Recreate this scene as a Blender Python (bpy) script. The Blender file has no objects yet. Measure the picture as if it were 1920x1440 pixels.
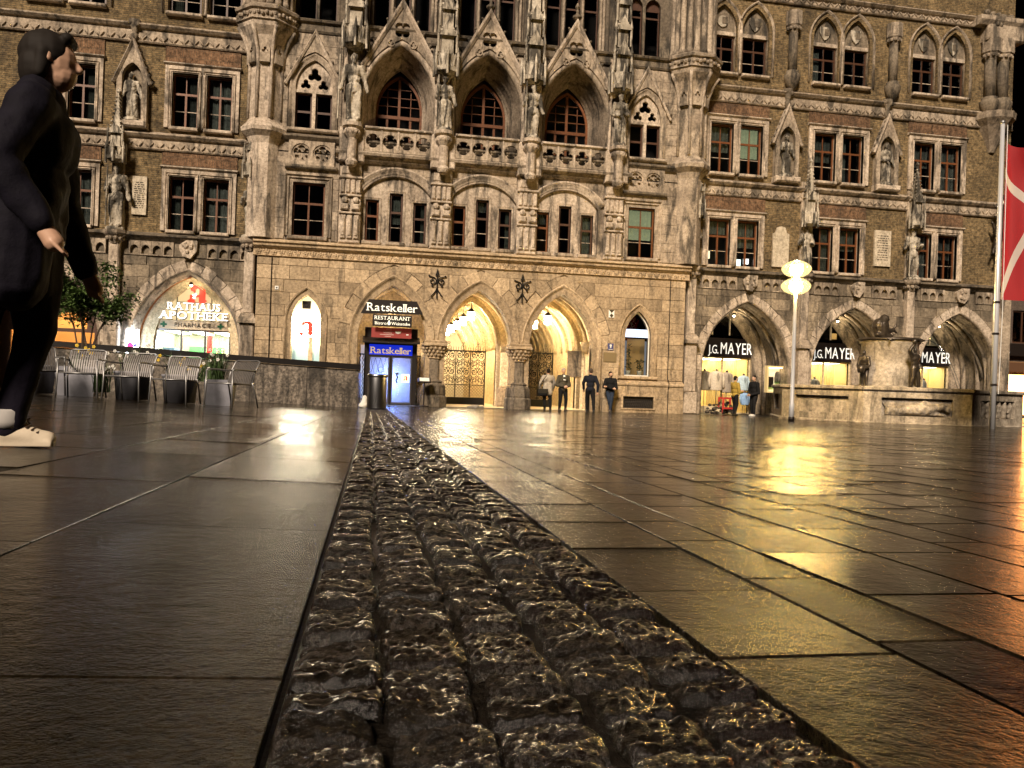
import bpy, bmesh, math, random
from mathutils import Vector, Matrix, noise
from mathutils.geometry import delaunay_2d_cdt
from math import pi, sin, cos, sqrt, radians

RN = random.Random(11)
S = bpy.context.scene
COL = S.collection

# ------------------------------------------------------------------ camera
cam_d = bpy.data.cameras.new('camera')
cam = bpy.data.objects.new('camera', cam_d)
COL.objects.link(cam)
S.camera = cam
cam_d.sensor_width = 36.0
cam_d.lens = 36.0 * 1500 / 1920
cam_d.clip_start = 0.05
cam_d.clip_end = 600
cam.matrix_world = (Matrix.Translation((0, 0, 1.08)) @ Matrix.Rotation(radians(-10), 4, 'Z')
                    @ Matrix.Rotation(radians(90), 4, 'X') @ Matrix.Rotation(radians(2.0), 4, 'Z'))

# ------------------------------------------------------------------ sky, sun lamp standing in for the glow of the square, exposure
W = bpy.data.worlds.new('World')
S.world = W
W.use_nodes = True
nt = W.node_tree
sky = nt.nodes.new('ShaderNodeTexSky')
sky.sky_type = 'NISHITA'
sky.sun_disc = False
sky.sun_elevation = radians(-5)
sky.sun_rotation = radians(200)
tint = nt.nodes.new('ShaderNodeMix'); tint.data_type = 'RGBA'; tint.blend_type = 'MULTIPLY'
tint.inputs[0].default_value = 1.0
tint.inputs[7].default_value = (1.0, 0.62, 0.75, 1)
bg = nt.nodes['Background']
nt.links.new(sky.outputs[0], tint.inputs[6])
nt.links.new(tint.outputs[2], bg.inputs[0])
bg.inputs[1].default_value = 0.08

sd = bpy.data.lights.new('sun', 'SUN')
sd.energy = 4.0
sd.angle = radians(12)
sd.color = (1.0, 0.83, 0.66)
sun = bpy.data.objects.new('sun', sd)
COL.objects.link(sun)
sun.rotation_euler = (radians(54), 0, radians(-26))

S.view_settings.view_transform = 'Standard'
S.view_settings.look = 'None'
S.view_settings.exposure = 0.6
S.view_settings.gamma = 1.0
S.view_settings.use_curve_mapping = False
S.cycles.use_denoising = True
S.cycles.max_bounces = 6
S.cycles.diffuse_bounces = 3
S.cycles.glossy_bounces = 3
S.cycles.transparent_max_bounces = 8
S.cycles.sample_clamp_indirect = 60.0
S.cycles.caustics_reflective = False
S.cycles.caustics_refractive = False

# ------------------------------------------------------------------ mesh helpers
def inside(poly, p):
    x, y = p
    r = False
    n = len(poly)
    for i in range(n):
        x1, y1 = poly[i]; x2, y2 = poly[(i + 1) % n]
        if (y1 > y) != (y2 > y) and x < (x2 - x1) * (y - y1) / (y2 - y1) + x1:
            r = not r
    return r

def cdt(outer, holes=()):
    vs, es = [], []
    for loop in [outer] + list(holes):
        n = len(vs)
        vs += [Vector(p) for p in loop]
        es += [(n + i, n + (i + 1) % len(loop)) for i in range(len(loop))]
    V, E, F = delaunay_2d_cdt(vs, es, [], 0, 1e-5)[:3]
    keep = []
    for f in F:
        c = (sum(V[i].x for i in f) / len(f), sum(V[i].y for i in f) / len(f))
        if inside(outer, c) and not any(inside(h, c) for h in holes):
            keep.append(tuple(f))
    return V, keep

def arch(cx, zs, w, h, n=12, base=None):
    """pointed arch outline, left foot to right foot"""
    r = (w * w + h * h) / (2 * w)
    a1 = math.atan2(h, r - w)
    L = []
    for i in range(n + 1):
        a = a1 * i / n
        L.append((cx - w + r - r * cos(a), zs + r * sin(a)))
    Rt = [(2 * cx - x, z) for x, z in reversed(L[:-1])]
    P = L + Rt
    if base is not None:
        P = [(cx - w, base)] + P + [(cx + w, base)]
    return P

def seg(cx, zs, w, h, n=14):
    """segmental arch"""
    r = (w * w + h * h) / (2 * h)
    a = math.asin(w / r)
    return [(cx + r * sin(-a + 2 * a * i / n), zs + h - r + r * cos(-a + 2 * a * i / n)) for i in range(n + 1)]

def foil(cx, cz, r, k=4, rot=0.0, n=7):
    """k-foil outline"""
    P = []
    rr = r * (0.5 if k == 4 else 0.47)
    d = r - rr
    span = pi * (0.62 if k == 4 else 0.66)
    for j in range(k):
        a0 = rot + 2 * pi * j / k
        for i in range(n):
            t = -span + 2 * span * i / (n - 1)
            P.append((cx + d * cos(a0) + rr * cos(a0 + t), cz + d * sin(a0) + rr * sin(a0 + t)))
    return P

def circ(cx, cz, r, n=16):
    return [(cx + r * cos(2 * pi * i / n), cz + r * sin(2 * pi * i / n)) for i in range(n)]

def rect(x0, x1, z0, z1):
    return [(x0, z0), (x1, z0), (x1, z1), (x0, z1)]

class MB:
    def __init__(s):
        s.v = []; s.f = []
    def add(s, vs, fs):
        n = len(s.v)
        s.v += [tuple(p) for p in vs]
        s.f += [tuple(i + n for i in f) for f in fs]
        return s
    def box(s, x0, x1, y0, y1, z0, z1):
        return s.add([(x0, y0, z0), (x1, y0, z0), (x1, y1, z0), (x0, y1, z0), (x0, y0, z1), (x1, y0, z1), (x1, y1, z1), (x0, y1, z1)],
                     [(0, 3, 2, 1), (4, 5, 6, 7), (0, 1, 5, 4), (1, 2, 6, 5), (2, 3, 7, 6), (3, 0, 4, 7)])
    def cbox(s, x0, x1, y0, y1, z0, z1, c=.02):
        """box with its front (low y) edges chamfered"""
        return s.add([(x0, y1, z0), (x1, y1, z0), (x1, y1, z1), (x0, y1, z1), (x0, y0 + c, z0), (x1, y0 + c, z0), (x1, y0 + c, z1), (x0, y0 + c, z1),
                      (x0 + c, y0, z0 + c), (x1 - c, y0, z0 + c), (x1 - c, y0, z1 - c), (x0 + c, y0, z1 - c)],
                     [(3, 2, 1, 0), (0, 1, 5, 4), (1, 2, 6, 5), (2, 3, 7, 6), (3, 0, 4, 7), (4, 5, 9, 8), (5, 6, 10, 9), (6, 7, 11, 10), (7, 4, 8, 11), (8, 9, 10, 11)])
    def prism(s, outer, holes, y0, y1, back=True):
        V, F = cdt(outer, holes)
        used = sorted({i for f in F for i in f})
        ix = {k: i for i, k in enumerate(used)}
        V = [V[k] for k in used]
        F = [tuple(ix[i] for i in f) for f in F]
        n = len(V)
        vs = [(p.x, y0, p.y) for p in V] + [(p.x, y1, p.y) for p in V]
        fs = list(F)
        if back:
            fs += [tuple(i + n for i in reversed(f)) for f in F]
        ed = set()
        for f in F:
            for i in range(len(f)):
                ed.add((f[i], f[(i + 1) % len(f)]))
        for a, b in ed:
            if (b, a) not in ed:
                fs.append((b, a, a + n, b + n))
        return s.add(vs, fs)
    def sweep(s, path, prof, cap=True, closed=False):
        """path of (x,z); prof of (offset outward (left of travel), y)"""
        n = len(path); m = len(prof)
        vs = []
        for i in range(n):
            p = Vector(path[i])
            if closed:
                a = Vector(path[i - 1]); b = Vector(path[(i + 1) % n])
            else:
                a = Vector(path[i - 1]) if i else None
                b = Vector(path[i + 1]) if i < n - 1 else None
            d1 = (p - a).normalized() if a is not None else None
            d2 = (b - p).normalized() if b is not None else None
            if d1 is None: d1 = d2
            if d2 is None: d2 = d1
            n1 = Vector((-d1.y, d1.x)); n2 = Vector((-d2.y, d2.x))
            nn = n1 + n2
            nn = n1 if nn.length < 1e-6 else nn.normalized()
            k = 1 / max(.35, nn.dot(n1))
            for o, y in prof:
                q = p + nn * (o * k)
                vs.append((q.x, y, q.y))
        fs = []
        for i in range(n if closed else n - 1):
            j = (i + 1) % n
            for q in range(m - 1):
                fs.append((i * m + q, i * m + q + 1, j * m + q + 1, j * m + q))
        if cap and not closed and m > 2:
            fs.append(tuple(range(m))); fs.append(tuple((n - 1) * m + q for q in reversed(range(m))))
        return s.add(vs, fs)
    def lathe(s, cx, cy, prof, n=12, sx=1.0, sy=1.0, rot=0.0, a0=0.0, a1=2 * pi):
        full = abs(a1 - a0 - 2 * pi) < 1e-6
        k = n if full else n + 1
        vs = []
        for r, z in prof:
            for i in range(k):
                a = a0 + (a1 - a0) * i / n + rot
                vs.append((cx + r * cos(a) * sx, cy + r * sin(a) * sy, z))
        fs = []
        for j in range(len(prof) - 1):
            for i in range(n):
                i2 = (i + 1) % k
                fs.append((j * k + i, j * k + i2, (j + 1) * k + i2, (j + 1) * k + i))
        fs.append(tuple(reversed(range(k)))); fs.append(tuple((len(prof) - 1) * k + i for i in range(k)))
        return s.add(vs, fs)
    def tube(s, pts, r, n=6, cap=True):
        P = [Vector(p) for p in pts]
        m = len(P)
        rs = r if isinstance(r, (list, tuple)) else [r] * m
        vs = []
        up = None
        for i in range(m):
            t = (P[min(i + 1, m - 1)] - P[max(i - 1, 0)])
            t = t.normalized() if t.length > 1e-9 else Vector((0, 0, 1))
            if up is None:
                up = Vector((0, 0, 1)) if abs(t.z) < .9 else Vector((0, 1, 0))
            b = t.cross(up)
            if b.length < 1e-4:
                b = t.cross(Vector((1, 0, 0)))
            b.normalize(); up = b.cross(t).normalized()
            for k in range(n):
                a = 2 * pi * k / n
                vs.append(P[i] + (b * cos(a) + up * sin(a)) * rs[i])
        fs = [(i * n + k, i * n + (k + 1) % n, (i + 1) * n + (k + 1) % n, (i + 1) * n + k) for i in range(m - 1) for k in range(n)]
        if cap:
            fs.append(tuple(reversed(range(n)))); fs.append(tuple((m - 1) * n + k for k in range(n)))
        return s.add(vs, fs)
    def ball(s, c, r, u=8, w=6, sx=1, sy=1, sz=1):
        prof = [(max(.001, r * sin(pi * i / w)), -r * cos(pi * i / w) * sz) for i in range(w + 1)]
        vs = []
        for rr, z in prof:
            for i in range(u):
                a = 2 * pi * i / u
                vs.append((c[0] + rr * cos(a) * sx, c[1] + rr * sin(a) * sy, c[2] + z))
        fs = [(j * u + i, j * u + (i + 1) % u, (j + 1) * u + (i + 1) % u, (j + 1) * u + i) for j in range(w) for i in range(u)]
        return s.add(vs, fs)
    def mesh(s, name, smooth=False, fix=True):
        me = bpy.data.meshes.new(name)
        me.from_pydata(s.v, [], s.f)
        if fix:
            bm = bmesh.new(); bm.from_mesh(me)
            bmesh.ops.recalc_face_normals(bm, faces=bm.faces)
            bm.to_mesh(me); bm.free()
        if smooth:
            me.shade_smooth()
        return me
    def build(s, name, mat, parent=None, smooth=False, loc=None, fix=True):
        return link(name, s.mesh(name, smooth, fix), mat, parent, loc)

def link(name, me, mat=None, parent=None, loc=None, rz=0.0, sc=None):
    o = bpy.data.objects.new(name, me)
    if mat is not None and not me.materials:
        me.materials.append(mat)
    COL.objects.link(o)
    if parent is not None:
        o.parent = parent
    if loc is not None:
        o.location = loc
    if rz:
        o.rotation_euler.z = rz
    if sc is not None:
        o.scale = sc
    return o

def tag(o, label=None, cat=None, group=None, kind=None):
    if label: o['label'] = label
    if cat: o['category'] = cat
    if group: o['group'] = group
    if kind: o['kind'] = kind
    return o

def thing(name, label, cat, loc=(0, 0, 0), rz=0.0, group=None):
    o = bpy.data.objects.new(name, None)
    COL.objects.link(o)
    o.location = loc
    o.rotation_euler.z = rz
    return tag(o, label, cat, group)

def dup(o, parent=None, loc=None, rz=None, label=None):
    c = o.copy()
    COL.objects.link(c)
    if parent is not None: c.parent = parent
    if loc is not None: c.location = loc
    if rz is not None: c.rotation_euler.z = rz
    if label: c['label'] = label
    for ch in list(o.children):
        dup(ch, c)
    return c

_WS = bpy.data.scenes.new('workshop')       # an empty side scene in which modifiers are evaluated quickly
def baked(o):
    _WS.collection.objects.link(o)
    with bpy.context.temp_override(scene=_WS, view_layer=_WS.view_layers[0]):
        dg = bpy.context.evaluated_depsgraph_get()
        return bpy.data.meshes.new_from_object(o.evaluated_get(dg))

def blob(name, prims, voxel, mat, parent=None, smooth=2, loc=None, rz=0.0, fold=0.0):
    """fuse capsules / ellipsoids into one continuous skin: prims are (p0, p1, r0, r1) or ('e', centre, (rx,ry,rz))"""
    b = MB()
    for p in prims:
        if p[0] == 'e':
            b.ball(p[1], 1.0, 14, 10)
            k = 14 * 11
            for i in range(len(b.v) - k, len(b.v)):
                x, y, z = b.v[i]
                b.v[i] = (p[1][0] + (x - p[1][0]) * p[2][0], p[1][1] + (y - p[1][1]) * p[2][1], p[1][2] + (z - p[1][2]) * p[2][2])
        elif p[0] == 'b':
            b.box(*p[1])
        else:
            p0, p1, r0, r1 = p
            d = Vector(p1) - Vector(p0)
            n = max(2, int(d.length / (min(r0, r1) * .6)) + 1)
            pts, rs = [], []
            u = d.normalized() if d.length > 1e-6 else Vector((0, 0, 1))
            for a in (-.98, -.8, -.45):
                pts.append(Vector(p0) + u * r0 * a); rs.append(r0 * sqrt(1 - a * a))
            for i in range(n):
                t = i / (n - 1)
                pts.append(Vector(p0) + d * t); rs.append(r0 + (r1 - r0) * t)
            for a in (.45, .8, .98):
                pts.append(Vector(p1) + u * r1 * a); rs.append(r1 * sqrt(1 - a * a))
            b.tube(pts, rs, 12)
    me = b.mesh(name)
    o = bpy.data.objects.new('tmp', me)
    md = o.modifiers.new('r', 'REMESH'); md.mode = 'VOXEL'; md.voxel_size = voxel; md.use_smooth_shade = True
    if smooth:
        sm = o.modifiers.new('s', 'SMOOTH'); sm.iterations = smooth; sm.factor = .5
    m2 = baked(o)
    bpy.data.objects.remove(o)
    bpy.data.meshes.remove(me)
    if fold:
        co = [v.co.copy() for v in m2.vertices]
        no = [v.normal.copy() for v in m2.vertices]
        flat = []
        for q, k in zip(co, no):
            d = noise.noise(Vector((q.x * 9, q.y * 9, q.z * 2.2))) * fold + noise.noise(q * 14) * fold * .5
            flat += (q + k * d)[:]
        m2.vertices.foreach_set('co', flat)
        m2.update()
    m2.name = name
    m2.materials.clear()
    m2.shade_smooth()
    return link(name, m2, mat, parent, loc, rz)

# ------------------------------------------------------------------ material helpers
def newmat(name):
    m = bpy.data.materials.new(name)
    m.use_nodes = True
    t = m.node_tree
    return m, t, t.nodes['Principled BSDF']

def N(t, kind, **kw):
    n = t.nodes.new('ShaderNode' + kind)
    for k, v in kw.items():
        setattr(n, k, v)
    return n

def mixc(t, fac, a, b, mode='MIX'):
    n = N(t, 'Mix', data_type='RGBA', blend_type=mode)
    for sock, v in ((0, fac), (6, a), (7, b)):
        if hasattr(v, 'links') or hasattr(v, 'is_output'):
            t.links.new(v, n.inputs[sock])
        else:
            n.inputs[sock].default_value = v if sock == 0 else (*v[:3], 1)
    return n.outputs[2]

def ramp(t, src, p0, p1, c0=(0, 0, 0), c1=(1, 1, 1)):
    r = N(t, 'ValToRGB')
    r.color_ramp.elements[0].position = p0; r.color_ramp.elements[1].position = p1
    r.color_ramp.elements[0].color = (*c0, 1); r.color_ramp.elements[1].color = (*c1, 1)
    t.links.new(src, r.inputs[0])
    return r.outputs[0]

def nz(t, scale, detail=4, rough=.55, sc=None, dist=0.0):
    n = N(t, 'TexNoise')
    n.inputs['Scale'].default_value = scale; n.inputs['Detail'].default_value = detail
    n.inputs['Roughness'].default_value = rough; n.inputs['Distortion'].default_value = dist
    g = N(t, 'NewGeometry')
    if sc:
        mp = N(t, 'Mapping'); mp.inputs['Scale'].default_value = sc
        t.links.new(g.outputs['Position'], mp.inputs[0]); t.links.new(mp.outputs[0], n.inputs['Vector'])
    else:
        t.links.new(g.outputs['Position'], n.inputs['Vector'])
    return n.outputs[0]

def bump(t, b, h, strength=.3, dist=.02, prev=None):
    n = N(t, 'Bump')
    n.inputs['Strength'].default_value = strength; n.inputs['Distance'].default_value = dist
    t.links.new(h, n.inputs['Height'])
    if prev is not None: t.links.new(prev, n.inputs['Normal'])
    if b is not None: t.links.new(n.outputs[0], b.inputs['Normal'])
    return n.outputs[0]

def M_stone(name, a, b, dark=(.03, .027, .022), streak=.7, rough=.85, bs=.5, var=.2, ss=1.0, lo=.47, hi=.62):
    m, t, p = newmat(name)
    c = mixc(t, ramp(t, nz(t, .9 * ss, 6, .6), .35, .65), a, b)
    st = ramp(t, nz(t, 1.0, 5, .65, (2.6, 2.6, .55), .6), lo, hi)
    sf = N(t, 'Math', operation='MULTIPLY'); t.links.new(st, sf.inputs[0]); sf.inputs[1].default_value = streak
    c = mixc(t, sf.outputs[0], c, dark)
    fine = ramp(t, nz(t, 9, 8, .75), .32, .66, (.42, .40, .37), (1.28, 1.27, 1.25))
    c = mixc(t, 1.0, c, fine, 'MULTIPLY')
    oi = N(t, 'ObjectInfo')
    mr = N(t, 'MapRange'); t.links.new(oi.outputs['Random'], mr.inputs[0])
    mr.inputs[3].default_value = 1 - var; mr.inputs[4].default_value = 1 + var
    c = mixc(t, 1.0, c, mr.outputs[0], 'MULTIPLY')
    t.links.new(c, p.inputs['Base Color'])
    p.inputs['Roughness'].default_value = rough
    p.inputs['Specular IOR Level'].default_value = .3
    n1 = bump(t, None, nz(t, 14, 8, .7), bs, .03)
    bump(t, p, nz(t, 70, 4, .6), bs * .7, .006, n1)
    return m

def M_plain(name, c, rough=.6, metal=0.0, spec=.5, bs=0.0, bsc=60, var=0.0, em=None, es=0.0, noisec=0.0):
    m, t, p = newmat(name)
    p.inputs['Base Color'].default_value = (*c, 1)
    p.inputs['Roughness'].default_value = rough
    p.inputs['Metallic'].default_value = metal
    p.inputs['Specular IOR Level'].default_value = spec
    if noisec or var:
        lo = 1 - noisec; 
        cc = mixc(t, 1.0, c, ramp(t, nz(t, bsc * .3, 6, .65), .3, .7, (lo, lo, lo), (1 + noisec * .4,) * 3), 'MULTIPLY')
        if var:
            oi = N(t, 'ObjectInfo'); mr = N(t, 'MapRange'); t.links.new(oi.outputs['Random'], mr.inputs[0])
            mr.inputs[3].default_value = 1 - var; mr.inputs[4].default_value = 1 + var
            cc = mixc(t, 1.0, cc, mr.outputs[0], 'MULTIPLY')
        t.links.new(cc, p.inputs['Base Color'])
    if bs:
        bump(t, p, nz(t, bsc, 6, .65), bs, .01)
    if em:
        p.inputs['Emission Color'].default_value = (*em, 1); p.inputs['Emission Strength'].default_value = es
    return m

def M_emit(name, c, s):
    m, t, p = newmat(name)
    p.inputs['Base Color'].default_value = (*[min(.8, x) for x in c], 1)
    p.inputs['Emission Color'].default_value = (*c, 1)
    p.inputs['Emission Strength'].default_value = s
    return m

def M_glass(name, tint=(.5, .5, .5), rough=.03, refl=1.0):
    m, t, p = newmat(name)
    t.nodes.remove(p)
    out = t.nodes['Material Output']
    tr = N(t, 'BsdfTransparent'); tr.inputs[0].default_value = (*tint, 1)
    gl = N(t, 'BsdfGlossy'); gl.inputs['Roughness'].default_value = rough
    fr = N(t, 'Fresnel'); fr.inputs[0].default_value = 1.5
    bp = bump(t, None, nz(t, 2.2, 2), .25, .02)
    t.links.new(bp, gl.inputs['Normal'])
    mx = N(t, 'MixShader')
    ml = N(t, 'Math', operation='MULTIPLY'); t.links.new(fr.outputs[0], ml.inputs[0]); ml.inputs[1].default_value = refl
    t.links.new(ml.outputs[0], mx.inputs[0]); t.links.new(tr.outputs[0], mx.inputs[1]); t.links.new(gl.outputs[0], mx.inputs[2])
    t.links.new(mx.outputs[0], out.inputs[0])
    return m

def M_brick(name, a, b, mortar, w=.27, h=.082, streak=.5, face='XZ'):
    m, t, p = newmat(name)
    g = N(t, 'NewGeometry'); sp = N(t, 'SeparateXYZ'); cb = N(t, 'CombineXYZ')
    t.links.new(g.outputs['Position'], sp.inputs[0])
    t.links.new(sp.outputs['X' if face == 'XZ' else 'Y'], cb.inputs[0]); t.links.new(sp.outputs['Z'], cb.inputs[1])
    wob = N(t, 'TexNoise'); wob.inputs['Scale'].default_value = 5; t.links.new(cb.outputs[0], wob.inputs['Vector'])
    wm = N(t, 'Vector' + 'Math', operation='MULTIPLY_ADD')
    t.links.new(wob.outputs['Color'], wm.inputs[0]); wm.inputs[1].default_value = (.03, .03, 0); t.links.new(cb.outputs[0], wm.inputs[2])
    br = N(t, 'TexBrick')
    t.links.new(wm.outputs[0], br.inputs['Vector'])
    br.inputs['Scale'].default_value = 1.0; br.inputs['Brick Width'].default_value = w; br.inputs['Row Height'].default_value = h
    br.inputs['Mortar Size'].default_value = .012; br.inputs['Mortar Smooth'].default_value = .3; br.inputs['Bias'].default_value = -.1
    br.inputs['Color1'].default_value = (*a, 1); br.inputs['Color2'].default_value = (*b, 1); br.inputs['Mortar'].default_value = (*mortar, 1)
    c = br.outputs['Color']
    big = ramp(t, nz(t, .55, 5, .6), .35, .65, (.62, .6, .56), (1.15, 1.1, 1.0))
    c = mixc(t, 1.0, c, big, 'MULTIPLY')
    fine = ramp(t, nz(t, 7, 8, .75), .33, .62, (.22, .2, .18), (1.35, 1.3, 1.2))
    c = mixc(t, 1.0, c, fine, 'MULTIPLY')
    st = ramp(t, nz(t, 1.0, 5, .65, (1.6, 1.6, .5), .6), .5, .68)
    sf = N(t, 'Math', operation='MULTIPLY'); t.links.new(st, sf.inputs[0]); sf.inputs[1].default_value = streak
    c = mixc(t, sf.outputs[0], c, (.025, .022, .02))
    t.links.new(c, p.inputs['Base Color'])
    p.inputs['Roughness'].default_value = .9; p.inputs['Specular IOR Level'].default_value = .2
    inv = N(t, 'Math', operation='SUBTRACT'); inv.inputs[0].default_value = 1.0; t.links.new(br.outputs['Fac'], inv.inputs[1])
    n1 = bump(t, None, inv.outputs[0], .8, .03)
    bump(t, p, nz(t, 12, 8, .75), .9, .05, n1)
    return m

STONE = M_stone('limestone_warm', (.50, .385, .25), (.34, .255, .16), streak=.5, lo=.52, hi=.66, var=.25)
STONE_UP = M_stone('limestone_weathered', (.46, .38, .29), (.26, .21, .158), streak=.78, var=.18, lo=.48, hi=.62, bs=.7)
STONE_DK = M_stone('limestone_dark', (.22, .18, .13), (.13, .105, .078), streak=.9, var=.12)  # darker limestone for ledges, upper walls and vaults
STONE_LT = M_stone('limestone_pale', (.58, .49, .39), (.38, .31, .24), streak=.75, var=.15, lo=.5, hi=.62)
STATUE = M_stone('statue_stone', (.62, .56, .46), (.30, .26, .20), streak=.92, var=.15, ss=2.5, lo=.45, hi=.56, bs=.7)
RUSTIC = M_stone('wing_ashlar', (.30, .245, .175), (.16, .13, .095), streak=.6, var=.4, bs=.9)
BRICK = M_brick('old_brick', (.285, .213, .122), (.17, .132, .078), (.155, .137, .10))
BRICK_R = M_brick('red_brick_lintel', (.235, .145, .095), (.17, .106, .07), (.16, .12, .09), w=.09, h=.34)
BRICK_O = M_brick('orange_brick_reveal', (.55, .22, .07), (.48, .19, .06), (.38, .2, .09), w=.25, h=.08, streak=.1, face='YZ')
PLASTER = M_stone('cream_plaster', (.72, .60, .40), (.64, .53, .34), streak=.12, var=.03, bs=.12)
PLASTER_W = M_plain('pale_plaster', (.74, .68, .54), .85, bs=.05, noisec=.15, bsc=20)
RIBST = M_stone('vault_rib_stone', (.52, .41, .25), (.42, .33, .19), streak=.3, var=.08, bs=.25)
WOOD = M_plain('varnished_oak', (.15, .055, .02), .38, bs=.15, bsc=40, noisec=.45, var=.2)
WOOD_DK = M_plain('dark_oak', (.07, .03, .015), .45, bs=.15, bsc=40, noisec=.4)
GLASS = M_glass('window_glass', (.78, .80, .82), .03, 1.0)
GLASS_C = M_glass('clear_glass', (.93, .95, .95), .02, .8)
ROOM = M_plain('dark_backdrop', (.045, .038, .032), .9)  # dark colour stands in for the darkness of unlit rooms
CURTAIN = M_plain('pale_curtain', (.40, .44, .36), .9, noisec=.5, bsc=30, var=.3)
CURTAIN_LIT = M_plain('lit_blind_cloth', (.42, .46, .30), .9, noisec=.3, bsc=30, em=(.5, .55, .3), es=.35)
IRON = M_plain('wrought_iron', (.016, .014, .012), .45, metal=.6, bs=.2)
BLACK = M_plain('black_paint', (.014, .010, .009), .35)
STEEL = M_plain('brushed_steel', (.42, .42, .43), .28, metal=1.0, bs=.05, bsc=200)
CHROME = M_plain('chair_steel', (.27, .265, .26), .4, metal=.7)
POLE = M_plain('pole_silver', (.58, .585, .60), .32, metal=.35)
BRONZE = M_plain('dark_bronze', (.08, .064, .048), .36, metal=.55, bs=.5, bsc=22, noisec=.5)
LETTER = M_plain('sign_white', (.80, .79, .74), .5)
# ================================================================== ground
def sst(a, b, x):
    t = max(0.0, min(1.0, (x - a) / (b - a)))
    return t * t * (3 - 2 * t)

def G(X, Y):
    """height of the square: it falls gently towards the town hall and rises a little to the left"""
    y = max(-12.0, min(34.0, Y))
    h = .33 + .022 * y - .038 * max(0.0, min(7.0, -.12 - X)) * (1 - sst(20, 32, Y))
    return 1.08 - h

def M_wet(name, a, b, r0, r1, fine, fs, coarse, cs, puddle=0.0, ior=1.11):
    """wet stone: colour speckle, drifting roughness, ripple relief that flattens where water stands"""
    m, t, p = newmat(name)
    c = mixc(t, ramp(t, nz(t, 60, 8, .75), .38, .62), a, b)
    c = mixc(t, 1.0, c, ramp(t, nz(t, 2.2, 5, .6), .35, .65, (.55, .55, .55), (1.4, 1.35, 1.25)), 'MULTIPLY')
    oi = N(t, 'ObjectInfo'); mr = N(t, 'MapRange'); t.links.new(oi.outputs['Random'], mr.inputs[0])
    mr.inputs[3].default_value = .7; mr.inputs[4].default_value = 1.35
    c = mixc(t, 1.0, c, mr.outputs[0], 'MULTIPLY')
    t.links.new(c, p.inputs['Base Color'])
    wet = N(t, 'MapRange'); t.links.new(nz(t, .9, 5, .6, (1.6, .7, 1)), wet.inputs[0])
    wet.inputs[1].default_value = .38; wet.inputs[2].default_value = .62
    rr = N(t, 'MapRange'); t.links.new(wet.outputs[0], rr.inputs[0]); rr.inputs[3].default_value = r0; rr.inputs[4].default_value = r1
    t.links.new(rr.outputs[0], p.inputs['Roughness'])
    p.inputs['IOR'].default_value = ior
    st = N(t, 'MapRange'); t.links.new(wet.outputs[0], st.inputs[0]); st.inputs[3].default_value = 1 - puddle; st.inputs[4].default_value = 1.0
    rv = N(t, 'MapRange'); t.links.new(oi.outputs['Random'], rv.inputs[0]); rv.inputs[3].default_value = .6; rv.inputs[4].default_value = 1.3
    sv = N(t, 'Math', operation='MULTIPLY'); t.links.new(st.outputs[0], sv.inputs[0]); t.links.new(rv.outputs[0], sv.inputs[1]); st = sv
    n1 = N(t, 'Bump'); n1.inputs['Distance'].default_value = coarse; t.links.new(nz(t, cs, 3, .5), n1.inputs['Height']); t.links.new(st.outputs[0], n1.inputs['Strength'])
    n2 = N(t, 'Bump'); n2.inputs['Distance'].default_value = fine; t.links.new(nz(t, fs, 4, .65), n2.inputs['Height']); t.links.new(st.outputs[0], n2.inputs['Strength'])
    t.links.new(n1.outputs[0], n2.inputs['Normal']); t.links.new(n2.outputs[0], p.inputs['Normal'])
    return m

WET = M_wet('wet_granite_slab', (.004, .003, .0018), (.017, .0125, .007), .035, .10, .0038, 120, .0054, 24, .6)
WETC = M_wet('wet_cobble', (.004, .0032, .0025), (.015, .012, .0095), .05, .13, .006, 170, .008, 60, .15, 1.38)
JOINT = M_plain('wet_joint_mortar', (.012, .009, .006), .35, bs=.6, bsc=120)

gx = [-150, -60, -30, -20, -15, -12] + [-10 + .5 * i for i in range(30)] + [5, 7, 9, 12, 16, 20, 26, 34, 60, 150]
gy = [-150, -60, -20, -12, -6, -3, -1, 0, .5] + [1 + .75 * i for i in range(34)] + [27, 29, 31, 34, 36, 40, 60, 160]
b = MB()
b.add([(x, y, G(x, y) - .022) for y in gy for x in gx],
      [(j * len(gx) + i, j * len(gx) + i + 1, (j + 1) * len(gx) + i + 1, (j + 1) * len(gx) + i) for j in range(len(gy) - 1) for i in range(len(gx) - 1)])
ground = b.build('ground', JOINT, fix=False)
tag(ground, 'wet stone paved square in front of the town hall', 'ground', kind='structure')

slabs = []
def slab_col(x0, x1, L, ymin, ymax, var, y0=None):
    y = ymin + RN.uniform(0, L) if y0 is None else y0
    while y < ymax:
        l = L * RN.uniform(1 - var, 1 + var)
        yc = y + l / 2
        if -(yc * .70 + 1.5) < (x0 + x1) / 2 < yc * 1.15 + 2.5:
            slabs.append((x0, x1, y, y + l))
        y += l
x = -.085
k = 0
while x > -22:
    w = .565 if k < 3 else RN.choice((.5, .56, .62))
    slab_col(x - w, x, 1.02, .3, 33.6, .08 if k == 0 else .12, -.05 if k == 0 else None)
    x -= w; k += 1
x = .46
k = 0
while x < 34:
    w = (.265, .165, .275)[k % 3]
    slab_col(x, x + w, .36, .3, 33.6, .16)
    x += w; k += 1

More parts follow.
